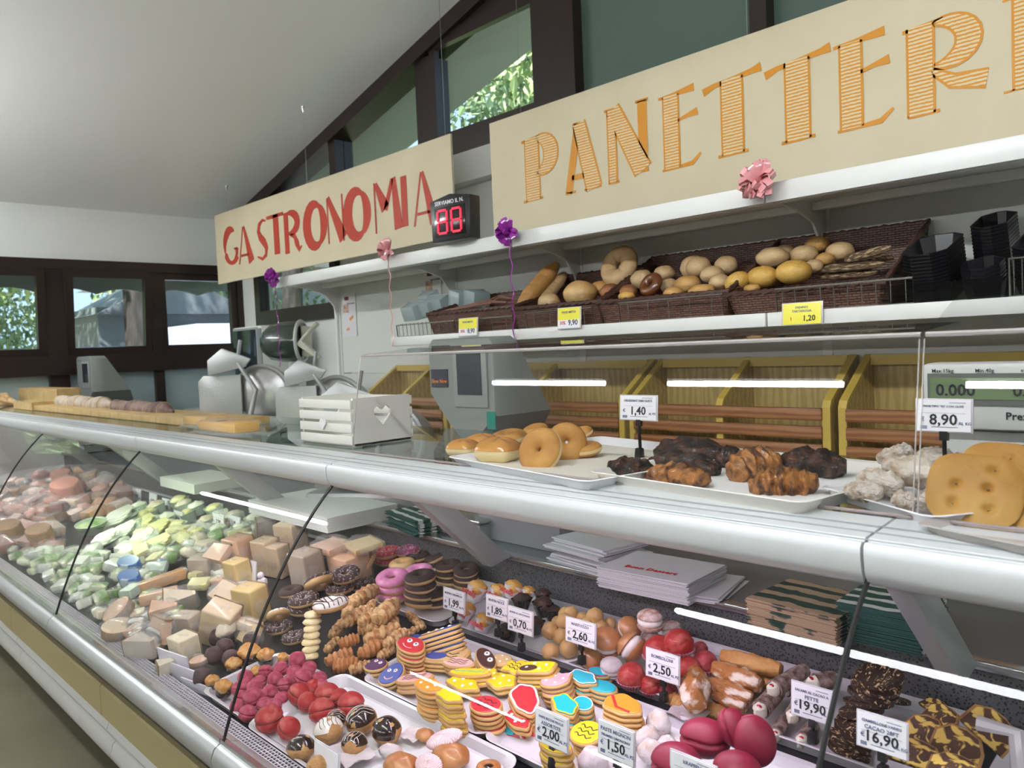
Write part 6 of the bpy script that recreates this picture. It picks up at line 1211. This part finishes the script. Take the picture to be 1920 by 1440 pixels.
B_(790, 215, 40, .42, 6, 'square', 'blue', ('long blue and tan', 'at the back of the tray'), 'dots', (R(-8), R(-22)), R(30), h=.01, col2='tan')
B_(590, 300, 24, .7, 2, 'square', 'blue', ('blue', 'behind the red smiling one'), None)
B_(525, 345, 31, .62, 6, 'drop', 'red', ('red smiling', 'at the back left'), 'smile', (0, R(8)))
B_(850, 430, 42, .62, 3, 'square', 'tan', ('tan and blue', 'in the second row'), 'lines', (0, 0), R(25), col2='blue')
B_(215, 520, 22, .9, 2, 'oval', 'purple', ('purple', 'at the left corner of the tray'), 'eyes')
B_(355, 610, 24, 1, 2, 'drop', 'blue', ('blue smiling', 'at the left corner of the tray'), 'smile', (R(15), 0), R(20))
B_(955, 500, 33, .42, 3, 'oval', 'pinkish', ('pale pink oval', 'beside the tan and blue one'), 'lines', (R(5), 0), R(15))
B_(1205, 465, 32, .5, 3, 'oval', 'brown', ('dark brown', 'in the back row'), 'eyes', (0, R(12)), R(-25))
B_(1345, 475, 23, .75, 2, 'oval', 'tan', ('round tan', 'behind the dark brown one'), 'dots')
B_(565, 640, 36, .48, 3, 'oval', 'pinkish', ('long pale pink', 'at the front left'), 'lines', (0, R(-8)), R(28))
B_(690, 705, 33, .55, 7, 'oval', 'orange', ('orange', 'in a tall stack at the front'), 'dots')
B_(1060, 590, 42, .30, 3, 'oval', 'yellow', ('yellow long', 'with turquoise piping'), 'zig', (0, R(-5)), R(18))
B_(1000, 690, 37, .48, 2, 'cloud', 'yellow', ('yellow oval', 'with white dots in the middle'), 'dots')
B_(880, 800, 30, .5, 8, 'cloud', 'yellow', ('yellow', 'in the tallest front stack'), None)
B_(1230, 600, 24, .6, 2, 'star', 'yellow', ('yellow', 'hidden behind the turquoise piping'), 'dots'); B_(1350, 665, 30, .75, 2, 'cloud', 'yellow', ('yellow', 'lying flat in the middle gap'), 'dots')
B_(1475, 540, 23, .9, 2, 'star', 'yellow', ('yellow star', 'at the back right'), 'lines'); B_(1665, 545, 36, .60, 6, 'square', 'yellow', ('yellow square', 'with brown patch'), 'dots', (0, R(-6)), R(20), col2='brown')
B_(1205, 880, 32, .78, 5, 'oval', 'red', ('round red', 'with black piping'), 'lines')
B_(1560, 830, 40, .62, 4, 'hex', 'red', ('large red', 'in the centre of the tray'), 'rimw', (R(5), R(10)), R(-30)); B_(1495, 1010, 34, .55, 2, 'hex', 'red', ('red', 'between the two large red ones'), 'dots', (0, 0), R(-20))
p = W(*zB4(1410, 1150), Y=1.10); r = S(44, p)
for k in range(3):
    t = thing('iced_biscuit', 'large red biscuit standing at the tray front, %s' % ['foremost', 'second', 'third'][k], 'biscuit', (p.x+.012*k, p.y+.016*k, p.z+.002*k), (R(62), R(8), R(10)), 'standing red biscuits'); P('biscuit', bis_mesh('hex', .72), t, scale=(r, r, .009)); P('icing', ice_mesh('hex', .72, 'red'), t, (0, 0, .004), scale=(r, r, .003))
    if k == 0:
        P('piping', cached(('rim', 'hex', .72, 'rimw'), lambda: MB().tube([(x_*.7, y_*.72*.7, 0) for x_, y_ in poly('hex')], .045, 6).mesh('piping', icw)), t, (0, 0, .007), scale=(r, r, r*.3)); P('icing_patch', ice_mesh('oval', .5, 'turquoise', .3), t, (0, r*.2, .006), scale=(r, r, .003))
B_(1830, 665, 31, .8, 5, 'ears', 'pink', ('pink', 'with two lobes'), 'dots', (0, R(-8)), R(10), h=0)
z6 = zB6
B_(445, 640, 29, .62, 4, 'cloud', 'turquoise', ('turquoise', 'with white rim'), 'rimw', (0, R(5)), 0, z6); B_(590, 590, 24, .6, 2, 'oval', 'turquoise', ('turquoise', 'with red rim behind'), 'rimr', (0, 0), 0, z6); B_(620, 720, 30, .6, 3, 'oval', 'turquoise', ('plain turquoise', 'under the red-rimmed one'), None, (0, 0), 0, z6)
B_(285, 885, 33, .62, 5, 'cloud', 'turquoise', ('turquoise', 'with yellow rim'), 'rimy', (0, R(6)), R(-25), z6); B_(450, 880, 25, .7, 4, 'oval', 'turquoise', ('turquoise', 'with thick white rim at front'), 'rimw', (0, 0), R(-30), z6)
B_(805, 880, 39, .68, 6, 'hex', 'orange', ('orange', 'with red band'), 'band', (0, 0), R(-8), z6)
B_(480, 1135, 31, .9, 4, 'oval', 'yellow', ('round yellow', 'left of the 1,50 tag'), 'lines', (R(12), 0), 0, z6); B_(200, 1250, 35, .55, 6, 'oval', 'yellow', ('yellow', 'under the 2,00 tag'), None, (0, 0), 0, z6)

# --- chocolate salami slices and marbled cake
csal = texmat('chocolate_salami', 'noise', (.030, .010, .006), (.66, .44, .24), 130, .5, .2, lo=.59, hi=.64, dist=1.5, st=(1, .45, 1)); marb = texmat('marbled_cake', 'noise', (.07, .028, .012), (.68, .46, .10), 30, .75, .3, lo=.50, hi=.55, dist=1.0); ccr = mat('cake_crust', (.22, .09, .03), .7, col2=(.45, .24, .08), ns=30, bump=.5)
SL_ = [(600, 745, 43, .10), (580, 800, 42, .085), (560, 850, 42, .07), (530, 900, 41, .058), (500, 950, 41, .045), (460, 1010, 40, .035), (430, 1080, 38, .025), (400, 1150, 38, .015), (380, 1230, 38, .008), (370, 1310, 38, .0), (700, 930, 30, .02)]
for i, (x_, y_, rr, hh) in enumerate(SL_):
    p, r = place(*zB8(x_, y_), rr, .1, hh); solo('chocolate_salami_slice', cached('css', lambda: MB().lathe([(.9, -.13), (1, -.10), (1, .10), (.92, .13)], 36).mesh('chocolate_salami_slice', csal)), 'round chocolate salami slice with pale nuts, %s from top of its pile' % ORD[i], 'cake slice', p, (R(14), R(-6), i), r, 'chocolate salami slices')
def cake(x, y, w_, h_, rot, lb, Y, crust=False):
    p = W(*zB8(x, y), Y=Y); a, b = S(w_, p), S(h_, p); t = thing('marbled_cake_slice', lb, 'cake slice', tuple(p), rot)
    pl = [(-1, -.9), (1, -.9), (1.0, .2), (.75, .85), (.2, 1.05), (-.4, 1.0), (-.9, .5)]
    P('crumb', cached('mcs', lambda: MB().prism(pl, -.16, .16, bev=.04).mesh('crumb', marb)), t, scale=(a, b, a)); P('crust', cached('mcc', lambda: MB().tube([(x_*1.0, y_*1.0, 0) for x_, y_ in pl[1:]+[pl[0]]], .10, 6).mesh('crust', ccr)), t, scale=(a, b, a*1.4))
for a in [(1420, 1140, 42, 30, (R(55), R(35), 0), 'marbled cake slice leaning at the right, yellow and dark', 1.38), (1060, 1060, 34, 22, (R(40), 0, R(-30)), 'marbled cake slice at the back with brown crust', 1.45), (930, 1190, 36, 32, (R(60), R(-10), 0), 'marbled cake slice directly right of the 16,90 tag', 1.32), (1170, 1290, 42, 36, (R(62), R(10), 0), 'large marbled cake slice in the centre', 1.26), (860, 1340, 42, 26, (R(40), 0, 0), 'marbled cake slice below the 16,90 tag', 1.2), (1150, 1450, 42, 26, (R(40), 0, 0), 'marbled cake slice cut by the bottom edge', 1.18), (1010, 980, 26, 16, (R(20), 0, R(-35)), 'smooth reddish cake crust at the back', 1.5)]: cake(*a)
crn = solo('plastic_corner', MB().tube([(-.05, 0, 0), (0, 0, 0), (.01, -.02, -.08), (0, -.03, -.12)], .012, 8).mesh('plastic_corner', case_tray), 'white rounded tray corner at the right edge', 'tray', W(1905, 1375, Y=1.3))

# --- tags in the case
for a in [((1060, 1155), (1118, 1171), (1059, 1201), 1.335, 'MARITOZZO', '2,60', 'white price tag before the cream buns reading 2,60', 'AL PZ', .035), ((1213, 1214), (1278, 1233), (1207, 1265), 1.335, 'BOMBOLONI', '2,50', 'white price tag reading 2,50 before the red buns', 'AL PZ', .035), ((1006, 1326), (1069, 1350), (1000, 1386), 1.02, 'PASTE SECCHE FROLLE|ASSORTITE', '2,00', 'white price tag reading 2,00 before the red biscuits', 'AL PZ', .03), ((1129, 1350), (1200, 1377), (1112, 1407), 1.0, 'PASTE MIGNON|TIRAMISU LIMONCINO', '1,50', 'large white price tag reading 1,50', 'AL PZ', .03), ((1260, 1407), (1350, 1440), (1250, 1462), .93, 'KRAPFEN', '1,90', 'price tag cut by the bottom edge before the magenta buns', 'AL PZ', .02),
          ((1485, 1277), (1566, 1296), (1480, 1339), 1.27, 'SALAME AL CACAO A|FETTE', '19,90', 'white price tag before the cannoli reading 19,90', 'AL KG', .03), ((1610, 1332), (1709, 1358), (1600, 1396), 1.14, 'CIAMBELLONE VARIEG|CACAO 28FT', '16,90', 'white price tag reading 16,90, rightmost', 'AL KG', .03), ((831, 1101), (872, 1111), (830, 1141), 1.335, 'MUFFIN CARAMELLO', '1,99', 'price tag by the wrapped muffins, leftmost of three, reading 1,99', 'AL PZ', .035), ((911, 1112), (953, 1125), (910, 1154), 1.335, 'MUFFIN NOCE', '1,89', 'price tag by the wrapped muffins, middle of three, reading 1,89', 'AL PZ', .035), ((952, 1136), (1000, 1147), (951, 1181), 1.33, 'MUFFIN AL CIOCCOLATO', '0,70', 'price tag by the black-cup muffins reading 0,70', 'AL PZ', .035),
          ((516, 1124), (551, 1131), (519, 1163), 1.335, 'CIAMBELLA', '1,49', 'greyish price tag reading 1,49 by the cocoa doughnuts', 'AL PZ', .035), ((546, 1149), (560, 1152), (545, 1191), 1.335, '', None, 'narrow grey tag edge right of the 1,49 tag', '', .02), ((601, 1147), (634, 1156), (588, 1189), 1.335, 'CANNONCINO', '1,25', 'white price tag reading 1,25 before the twists', 'AL PZ', .045), ((609, 1037), (639, 1043), (613, 1067), 1.52, 'FORMAGGIO', '10,90', 'lilac-lit price tag reading 10,90 on the block cheese', 'AL KG', .02), ((583, 953), (610, 959), (588, 979), 1.55, 'STAGIONATO', '14,90', 'price tag reading 14,90 high at the back of the cheeses', 'AL KG', .02),
          ((545, 1312), (589, 1333), (543, 1365), .90, 'PESCHE|ASSORTITE', '1,50', 'grey-lit price tag reading 1,50 among the red peaches', 'AL PZ', .02), ((587, 1386), (634, 1413), (590, 1440), .79, '', None, 'backlit price tag seen from behind at the tray corner', '', .01)]:
    tag(*a[:7], unit=a[7], stem=a[8])

# ------------------------------------------------------------ cheeses and deli to the left
def chm(k, c, c2=None): return mat('cheese_'+k, c, .45, col2=c2 or tuple(min(1, v*1.15) for v in c), ns=10, bump=.2, bs=40, coat=.35)
CH = {'cream': chm('cream', (.66, .52, .34)), 'yellow': chm('yellow', (.62, .46, .20)), 'pale': chm('pale', (.70, .62, .44)), 'peach': chm('peach', (.68, .44, .28)), 'grey': chm('grey', (.45, .38, .30)), 'orange': chm('orange', (.55, .26, .09), (.68, .40, .18))}
rind = mat('cheese_rind', (.22, .15, .09), .7, col2=(.36, .26, .16), ns=20, bump=.4); wrap_f = mat('cling_film', (.85, .85, .86), .08, alpha=.16, coat=1, bump=1.0, bs=45)
def cheese(px, py, rr, asp, kind, shape, lb, rot=(0, 0, 0), h=0, wrapd=True, rindd=True):
    p, r = place(px, py, rr, .8, h); t = thing('cheese', lb, 'cheese', tuple(p), (TI+rot[0], rot[1], rot[2]))
    if shape == 'block': me = cached(('cb', kind), lambda: MB().box(-1, 1, -.8, .8, -1, 1).mesh('paste', CH[kind], True, .13, 3)); rm = cached('cbr', lambda: MB().box(-1.01, 1.01, .78, .84, -1.01, 1.01).mesh('rind', rind, True, .02))
    elif shape == 'wedge': me = cached(('cw', kind), lambda: MB().prism([(-1, -.7), (1, -.15), (1, .15), (-1, .7)], -.6, .6, bev=.03).mesh('paste', CH[kind])); rm = cached('cwr', lambda: MB().box(-1.05, -.98, -.72, .72, -.62, .62).mesh('rind', rind, True, .02))
    elif shape == 'slab': me = cached(('cs', kind), lambda: MB().prism([(-1, -.6), (1, -.75), (.9, .7), (-.8, .75)], -.28, .28, bev=.03).mesh('paste', CH[kind])); rm = cached('csr', lambda: MB().box(-.9, 1, .70, .80, -.3, .3).mesh('rind', rind, True, .02))
    else: me = cached(('cr', kind), lambda: MB().lathe([(.85, -.45), (1, -.35), (1, .35), (.85, .45)], 26).mesh('paste', CH[kind])); rm = cached('crr', lambda: MB().lathe([(1.0, -.36), (1.03, -.3), (1.03, .3), (1.0, .36)], 26).mesh('rind', rind))
    P('paste', me, t, scale=(r, r, r*asp))
    if rindd: P('rind', rm, t, scale=(r, r, r*asp))
    if wrapd: P('film', cached('flm', lambda: MB().ell(1.15, 1.0, 1.0, 16, 10, f=bumpy(3, .12)).mesh('film', wrap_f)), t, scale=(r, r, r*asp*1.05))
z6 = zD6
for a in [(*z6(1000, 280), 26, 1, 'peach', 'slab', 'pink-beige cheese wedge at the top of the cheese group', (R(30), 0, .3), .05), (*z6(1190, 250), 24, 1.1, 'peach', 'block', 'peach cheese block right of the topmost wedge', (0, 0, .2), .04), (*z6(1180, 460), 21, 1.3, 'yellow', 'block', 'yellow cheese block with pinkish top', (0, 0, .15), .03), (*z6(1050, 440), 16, 1.3, 'grey', 'block', 'greyish cheese block left of the yellow one', (0, 0, .1), .0),
          (*z6(1440, 300), 22, 1.5, 'cream', 'block', 'tall beige cheese block below the slanted tag', (0, 0, .2), .02), (*z6(1550, 340), 18, 1.7, 'cream', 'block', 'tall narrow cheese block beside the glass joint', (0, 0, .2), .02), (*z6(1800, 430), 27, 1.4, 'grey', 'block', 'big flat grey-beige cheese block right of the glass joint', (0, 0, .1), .03),
          (*z6(1300, 730), 27, 1.3, 'yellow', 'block', 'yellow butter-like cheese block with sheep figure', (0, 0, .25), .01), (*z6(1070, 640), 30, .8, 'cream', 'slab', 'flat slanted cream cheese slab', (R(35), R(10), .2), .03), (*z6(1020, 910), 30, 1.3, 'cream', 'block', 'film-wrapped large cheese block with shiny top', (R(10), R(20), .7), .01), (*z6(1290, 1000), 28, .7, 'yellow', 'slab', 'yellow cheese slice leaning by the glass joint', (R(50), 0, .1), .0),
          (*z6(480, 960), 30, .9, 'peach', 'slab', 'speckled pinkish cheese piece facing the glass', (R(70), 0, .1), .02), (*z6(700, 1120), 25, .95, 'pale', 'block', 'pale greenish cheese with dark rind at the front', (0, 0, .1), .0), (*z6(520, 780), 24, .8, 'peach', 'wedge', 'pinkish cheese wedge behind the speckled piece', (R(20), 0, 1), .03), (*z6(110, 800), 28, .9, 'peach', 'round', 'film-wrapped rounded peach cheese at left', (R(30), 0, 0), .02),
          (*z6(660, 700), 28, 1.1, 'pale', 'wedge', 'tall pale cheese wedge behind the 20,90 tag', (R(30), 0, 1.2), .02), (*z6(100, 960), 28, .9, 'cream', 'round', 'beige wrapped cheese low at left', (0, .2, .4), .0), (*z6(330, 1120), 30, 1, 'grey', 'wedge', 'dull beige cheese beneath the speckled piece', (0, 0, .3), .0), (*z6(720, 920), 22, 1, 'grey', 'block', 'small grey cheese below the 20,90 tag', (0, 0, .5), .0), (*z6(560, 1290), 20, 1, 'pale', 'wedge', 'thin pale wedge at the front grille', (0, 0, 1.4), .0), (*z6(830, 1250), 17, .8, 'peach', 'round', 'small pink cheese right of the green-rind one', (0, 0, 0), .0),
          (*z6(1660, 150), 24, 1.4, 'cream', 'block', 'wrapped cheese at the back left of the joint', (0, 0, .3), .03), (*z6(1480, 40), 26, 1.1, 'grey', 'wedge', 'grey-rinded wedge high at the back', (0, 0, 1.2), .03), (*z6(870, 400), 22, 1, 'grey', 'block', 'cheese in loose crinkled film', (0, 0, .6), .01)]:
    cheese(*a)
cheese(620, 1025, 36, .6, 'peach', 'slab', 'wide orange-beige cheese slab behind the red doughnuts', (0, 0, .05), .06); cheese(680, 1022, 38, .45, 'yellow', 'slab', 'wide yellow cheese half-moon behind the red doughnuts', (0, 0, -.2), .065); cheese(655, 1060, 34, .7, 'peach', 'block', 'wide orange cheese block under the half-moon', (0, 0, 0), .01)
# sheep figure
p, r = place(*z6(1400, 530), 13, 1, .07); t = thing('sheep_figure', 'small white sheep figure standing on the yellow cheese block', 'figurine', tuple(p)); wv = mat('white_fluff', (.85, .78, .82), .8, bump=.8, bs=60); P('body', MB().ell(.9, .7, .9, 16, 12, f=bumpy(1, .1)).mesh('body', wv), t, (0, 0, -r*.2), scale=r); P('head', MB().ell(.5, .5, .55, 14, 10).mesh('head', wv), t, (0, -r*.2, r*.9), scale=r)
# wrapped long cheeses with orange rind
for (x0, y0, x1, y1, w_, lb, m) in [(260, 600, 700, 450, 110, 'long film-wrapped cheese with orange rind, upper', 'orange'), (300, 700, 640, 620, 120, 'long wrapped cheese with orange rind, lower', 'peach')]:
    a, b = D(*z6(x0, y0), .06), D(*z6(x1, y1), .06); t = segment_item('wrapped_cheese', 'paste', cached(('wc', m), lambda: MB().box(-.5, .5, -.5, .5, -.4, .4).mesh('paste', CH[m], True, .04)), a, b, S(w_/4.8, a), lb, 'cheese'); o = P('film', cached('wcf', lambda: MB().ell(.58, .62, .55, 16, 10, f=bumpy(2, .1)).mesh('film', wrap_f)), t); o.matrix_local = LASTM[0].copy()
# green-lit dairy: trays with mozzarella, salad packs
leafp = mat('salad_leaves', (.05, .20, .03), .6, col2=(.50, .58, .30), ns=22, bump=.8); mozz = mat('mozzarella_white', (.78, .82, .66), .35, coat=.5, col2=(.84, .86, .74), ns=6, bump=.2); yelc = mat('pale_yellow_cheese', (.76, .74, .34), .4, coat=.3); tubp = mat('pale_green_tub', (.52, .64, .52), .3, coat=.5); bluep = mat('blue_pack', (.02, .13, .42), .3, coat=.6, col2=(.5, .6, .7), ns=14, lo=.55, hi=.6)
def bowl(px, py, rr, fill, lb, rot=(0, 0, 0), h=0, sx=1.5):
    p, r = place(px, py, rr, .4, h); t = thing('food_bowl', lb, 'bowl', tuple(p), (TI+rot[0], rot[1], rot[2]))
    P('bowl', cached('bwl', lambda: MB().lathe([(.6, -.4), (.95, .25), (1, .3), (.96, .32), (.9, .25), (.55, -.34)], 30).mesh('bowl', tubp)), t, scale=(r*sx, r, r)); P('filling', cached(('bf', fill.name), lambda: MB().ell(.88, .88, .35, 24, 10, f=bumpy(2, .08)).mesh('filling', fill)), t, (0, 0, r*.1), scale=(r*sx, r, r))
zz = zE1
bowl(*zz(1100, 690), 28, leafp, 'oval pale tub of green olives with lid leaning', (0, 0, -.2), .03, 1.8)
for i, (x_, y_, w_, m, k) in enumerate([(1420, 600, 26, mozz, 'white'), (1700, 680, 22, yelc, 'pale yellow'), (1880, 730, 22, yelc, 'pale yellow'), (1700, 850, 22, mozz, 'white'), (1880, 930, 24, yelc, 'yellow'), (1560, 1000, 22, yelc, 'bright yellow'), (1480, 760, 22, mozz, 'whitish'), (1250, 860, 22, mozz, 'whitish')]):
    p, r = place(*zz(x_, y_), w_, .4, .02); t = thing('cheese_tray', '%s sliced cheese on tray, %s' % (k, ['beside the green tub', 'upper middle', 'upper right', 'middle', 'right', 'lowest', 'left middle', 'below the green tub'][i]), 'cheese', tuple(p), (TI+R(15), 0, R(-15)))
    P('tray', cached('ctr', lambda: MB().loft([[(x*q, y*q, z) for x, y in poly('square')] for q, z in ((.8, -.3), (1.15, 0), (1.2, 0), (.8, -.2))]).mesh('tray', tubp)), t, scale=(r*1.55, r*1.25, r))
    for j in range(4): P('slice', cached(('slc', m.name), lambda: MB().prism([(x*.9, y*.7) for x, y in poly('cloud')], -.06, .06, bev=.04).mesh('slice', m)), t, (-.1*r*j, .06*r*j, r*(.0+.12*j)), (.05*j, 0, .3*j), scale=(r*1.35, r*1.25, r))
zz = zE2
PT = [(330, 500), (440, 560), (500, 490), (600, 610), (710, 690), (780, 480), (900, 500), (1080, 520), (1280, 590), (1480, 620), (820, 570), (1000, 640), (1120, 720), (900, 760), (620, 680), (460, 640), (370, 590), (1230, 660), (1350, 700), (730, 440)]
rk = ranks([zz(*q) for q in PT])
for i, q in enumerate(PT):
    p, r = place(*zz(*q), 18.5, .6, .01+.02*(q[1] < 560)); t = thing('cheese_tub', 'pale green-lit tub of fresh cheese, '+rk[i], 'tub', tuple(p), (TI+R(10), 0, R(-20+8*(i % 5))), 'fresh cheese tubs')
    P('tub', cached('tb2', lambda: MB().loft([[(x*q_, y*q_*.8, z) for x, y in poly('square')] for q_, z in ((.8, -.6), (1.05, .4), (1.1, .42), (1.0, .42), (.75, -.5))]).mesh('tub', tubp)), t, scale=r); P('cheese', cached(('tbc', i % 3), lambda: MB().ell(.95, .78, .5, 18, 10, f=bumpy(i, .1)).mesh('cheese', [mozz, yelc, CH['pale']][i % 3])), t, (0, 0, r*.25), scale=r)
# random filler packs by zone (irregular bags, packs)
def pack(t, r, rnd, pal):
    k = rnd.randint(0, 2); m = rnd.choice(pal)
    if k == 0: P('content', cached(('pk0', m.name), lambda: MB().ell(1, .8, .55, 18, 10, f=bumpy(3, .12)).mesh('content', m)), t, scale=r)
    elif k == 1: P('content', cached(('pk1', m.name), lambda: MB().box(-1, 1, -.7, .7, -.4, .4).mesh('content', m, True, .15)), t, scale=r)
    else: P('content', cached(('pk2', m.name), lambda: MB().prism([(-1, -.6), (.8, -.8), (1, .5), (-.6, .8)], -.4, .4, bev=.08).mesh('content', m)), t, scale=r)
    P('film', cached('pkf', lambda: MB().ell(1.15, .98, .70, 16, 10, f=bumpy(1, .14)).mesh('film', wrap_f)), t, scale=r)
saladp = mat('mixed_salad', (.14, .30, .05), .5, col2=(.84, .86, .60), ns=9, bump=.6, lo=.42, hi=.55, coat=.4); packw = mat('printed_white_pack', (.70, .74, .62), .3, col2=(.80, .82, .76), ns=5, coat=.5); silv = mat('silver_foil', (.55, .56, .58), .2, .8, bump=.7, bs=30)
ham = mat('cured_ham', (.24, .06, .045), .4, col2=(.48, .24, .17), ns=9, bump=.4, coat=.5); pinkh = mat('cooked_ham', (.46, .20, .15), .45, col2=(.56, .28, .21), ns=4, coat=.3); drks = mat('dark_salami', (.1, .05, .045)); brnc = mat('brown_rind', (.25, .12, .04), .5, col2=(.42, .24, .10), ns=10, bump=.4, coat=.3); palem = mat('pale_fat', (.62, .45, .38), .5, col2=(.72, .60, .50), ns=8, coat=.4)
zones = [([(300, 985, 430, 1040), (400, 960, 520, 1010)], [packw, mozz, yelc, CH['pale'], saladp], 'pale green-lit dairy pack between tubs and cheeses', 'dairy packs between tubs and cheeses', 26, 'food_pack', 19),
         ([(215, 960, 300, 1120)], [packw, mozz, tubp, yelc, saladp], 'greenish white pack beside the glass joint', 'packs beside the glass joint', 24, 'food_pack', 20),
         ([(390, 1085, 470, 1180), (200, 1170, 290, 1240)], [CH['cream'], CH['peach'], CH['pale'], packw], 'small wrapped cheese filling a gap', 'small wrapped cheeses in the gaps', 18, 'food_pack', 19),
         ([(10, 1030, 190, 1200)], [saladp, packw, mozz, saladp, packw], 'green-lit salad and mozzarella pack near the front', 'salad packs at the front left', 42, 'food_pack', 17),
         ([(215, 1130, 330, 1170), (130, 1150, 300, 1200)], [packw, saladp, CH['pale'], silv], 'wrapped dairy pack near the glass', 'wrapped dairy packs by the glass', 22, 'food_pack', 17),
         ([(240, 1030, 420, 1100)], [packw, saladp, mozz, bluep, yelc], 'mixed green and white pack above the orange-rind cheese', 'mixed packs above the orange-rind cheese', 24, 'food_pack', 16),
         ([(0, 920, 110, 1030)], [ham, drks, brnc, palem, ham, pinkh], 'cured meat piece at the left edge', 'cured meats at the left edge', 30, 'cured_meat', 21),
         ([(60, 880, 230, 965)], [pinkh, ham, palem, brnc, drks, CH['orange']], 'pink cured meat in the back of the case', 'pink meats at the back', 32, 'cured_meat', 20),
         ([(0, 840, 100, 905)], [silv, packw, palem, silv, drks], 'silvery wrapped meat high at the far left', 'silvery packs far left', 18, 'food_pack', 13)]
for rects, pal, lb, grp, n, nm, rr in zones:
    rnd = random.Random(grp); pts = []; tries = 0
    while len(pts) < n and tries < 4000:
        tries += 1; x0, y0, x1, y1 = rnd.choice(rects); q = (rnd.uniform(x0, x1), rnd.uniform(y0, y1)); pq = D(*q, .03)
        if not (.80 < pq.y < 1.56 and pq.x > -6.2): continue
        if all(math.hypot(q[0]-a[0], (q[1]-a[1])*1.3) > rr*.95 for a in pts): pts.append(q)
    rk = ranks(pts)
    for i, q in enumerate(pts):
        p, r = place(q[0], q[1], rr*rnd.uniform(.85, 1.2), .5, rnd.uniform(0, .03)); t = thing(nm, '%s, %s' % (lb, rk[i]), 'food', tuple(p), (TI+rnd.uniform(-.3, .4), rnd.uniform(-.3, .3), rnd.uniform(-1, 1)), grp); pack(t, r, rnd, pal)
for px, py, rr, m, lb in [(*Z1(0, 880, 6.4)(740, 90), 20, pinkh, 'pink sliced mortadella half standing at the back'), (*Z1(0, 880, 6.4)(800, 240), 30, pinkh, 'large orange-pink ham block below the mortadella'), (*Z1(0, 880, 6.4)(480, 780), 26, brnc, 'brown rinded cheese wedge at the front of the meats'), (*Z1(0, 880, 6.4)(120, 730), 26, brnc, 'dark brown crusted ham near the left edge'), (*Z1(0, 880, 6.4)(1560, 1150), 22, bluep, 'blue and white printed dairy pack'), (*Z1(0, 880, 6.4)(1560, 1320), 22, bluep, 'lower blue dairy pack beside the orange-rind cheese')]:
    p, r = place(px, py, rr, .5, .04); t = thing('deli_piece', lb, 'food', tuple(p), (TI+.2, .1, .2)); P('content', cached(('dp', m.name), lambda: MB().lathe([(.9, -.5), (1, -.4), (1, .4), (.92, .5)], 28, sx=1.2, sy=.8).mesh('content', m)), t, scale=r)
# small tags
z7 = Z1(0, 1000, 3.273); zf2 = zE2; zf1 = zE1
def stag(zf, TL, TR, BL, Y, lb, price=None, tilt=0): tag(zf(*TL), zf(*TR), zf(*BL), Y, '', price, lb, group='deli price cards', tilt=tilt, stem=.02)
for zf, TL, TR, BL, Y, pr, lb in [(zD6, (300, 750), (460, 790), (250, 880), 1.0, '21,50', 'grey price card reading 21,50 on the pinkish cheeses'), (zD6, (705, 640), (860, 690), (640, 820), 1.08, '20,90', 'price card reading 20,90 among the cheeses'), (zD6, (840, 530), (930, 570), (800, 650), 1.15, None, 'small grey card above the 20,90 card'), (zD6, (1200, 110), (1320, 130), (1210, 270), 1.38, '18,90', 'lilac price card high among the cheeses'), (zD6, (1425, 130), (1545, 175), (1420, 215), 1.42, '16,50', 'pale price card beside the glass joint'), (zD6, (1270, 340), (1350, 350), (1255, 580), 1.2, None, 'tall lilac card standing by the yellow cheese'),
   (zf2, (265, 300), (350, 300), (245, 415), 1.5, '9,90', 'small card above the fresh cheese tubs, first from left'), (zf2, (450, 325), (530, 385), (395, 435), 1.48, '7,90', 'tilted small card, second from left above the tubs'), (zf2, (555, 400), (640, 400), (550, 540), 1.46, '8,50', 'small card, third from left above the tubs'), (zf2, (685, 500), (780, 560), (650, 620), 1.4, '6,90', 'small card, fourth, leaning over the tubs'), (zf2, (1080, 540), (1190, 570), (1050, 660), 1.42, '7,50', 'small card among the tubs, right'), (zf2, (285, 740), (385, 790), (250, 890), 1.2, None, 'bluish card over the yellow slices'), (zf2, (1230, 580), (1350, 580), (1200, 670), 1.45, '5,90', 'shiny card at the right end of the tubs'),
   (zf1, (750, 495), (880, 520), (740, 620), 1.2, '12,90', 'grey card left of the glass joint'), (zf1, (455, 170), (600, 180), (450, 300), 1.4, '15,90', 'pale card among the pink meats'), (zf1, (90, 240), (190, 240), (90, 320), 1.35, None, 'small greenish card among the cured meats'), (zf1, (0, 590), (90, 640), (0, 800), 1.05, '14,50', 'white card at the left edge before the hams'), (zf1, (240, 760), (350, 790), (190, 880), 1.05, None, 'tilted pale card above the salad packs'), (zf1, (530, 1080), (620, 1140), (525, 1230), .95, None, 'dark grey card among the salad packs')]:
    stag(zf, TL, TR, BL, Y, lb, pr)
for k, (TL, TR, BL) in enumerate([((1015, 715), (1110, 760), (1080, 930)), ((1080, 800), (1160, 860), (1150, 975)), ((1155, 890), (1255, 945), (1190, 1040))]):
    a, b, c = z7(*TL), z7(*TR), z7(*BL); Y = .79; pa, pb, pc = W(*a, Y=Y), W(*b, Y=Y), W(*c, Y=Y)
    solo('standing_card', boxm('standing_card', max(pb.x-pa.x, .05), .003, max(pa.z-pc.z, .05), mat('lilac_card', (.80, .76, .84), .3, coat=.4)), 'translucent white card standing by the air grille, %s from left' % ORD[k], 'price tag', ((pa.x+pb.x)/2+.01, Y, (pa.z+pc.z)/2), (R(8), 0, R(10)), 1.3, 'standing cards by the grille')
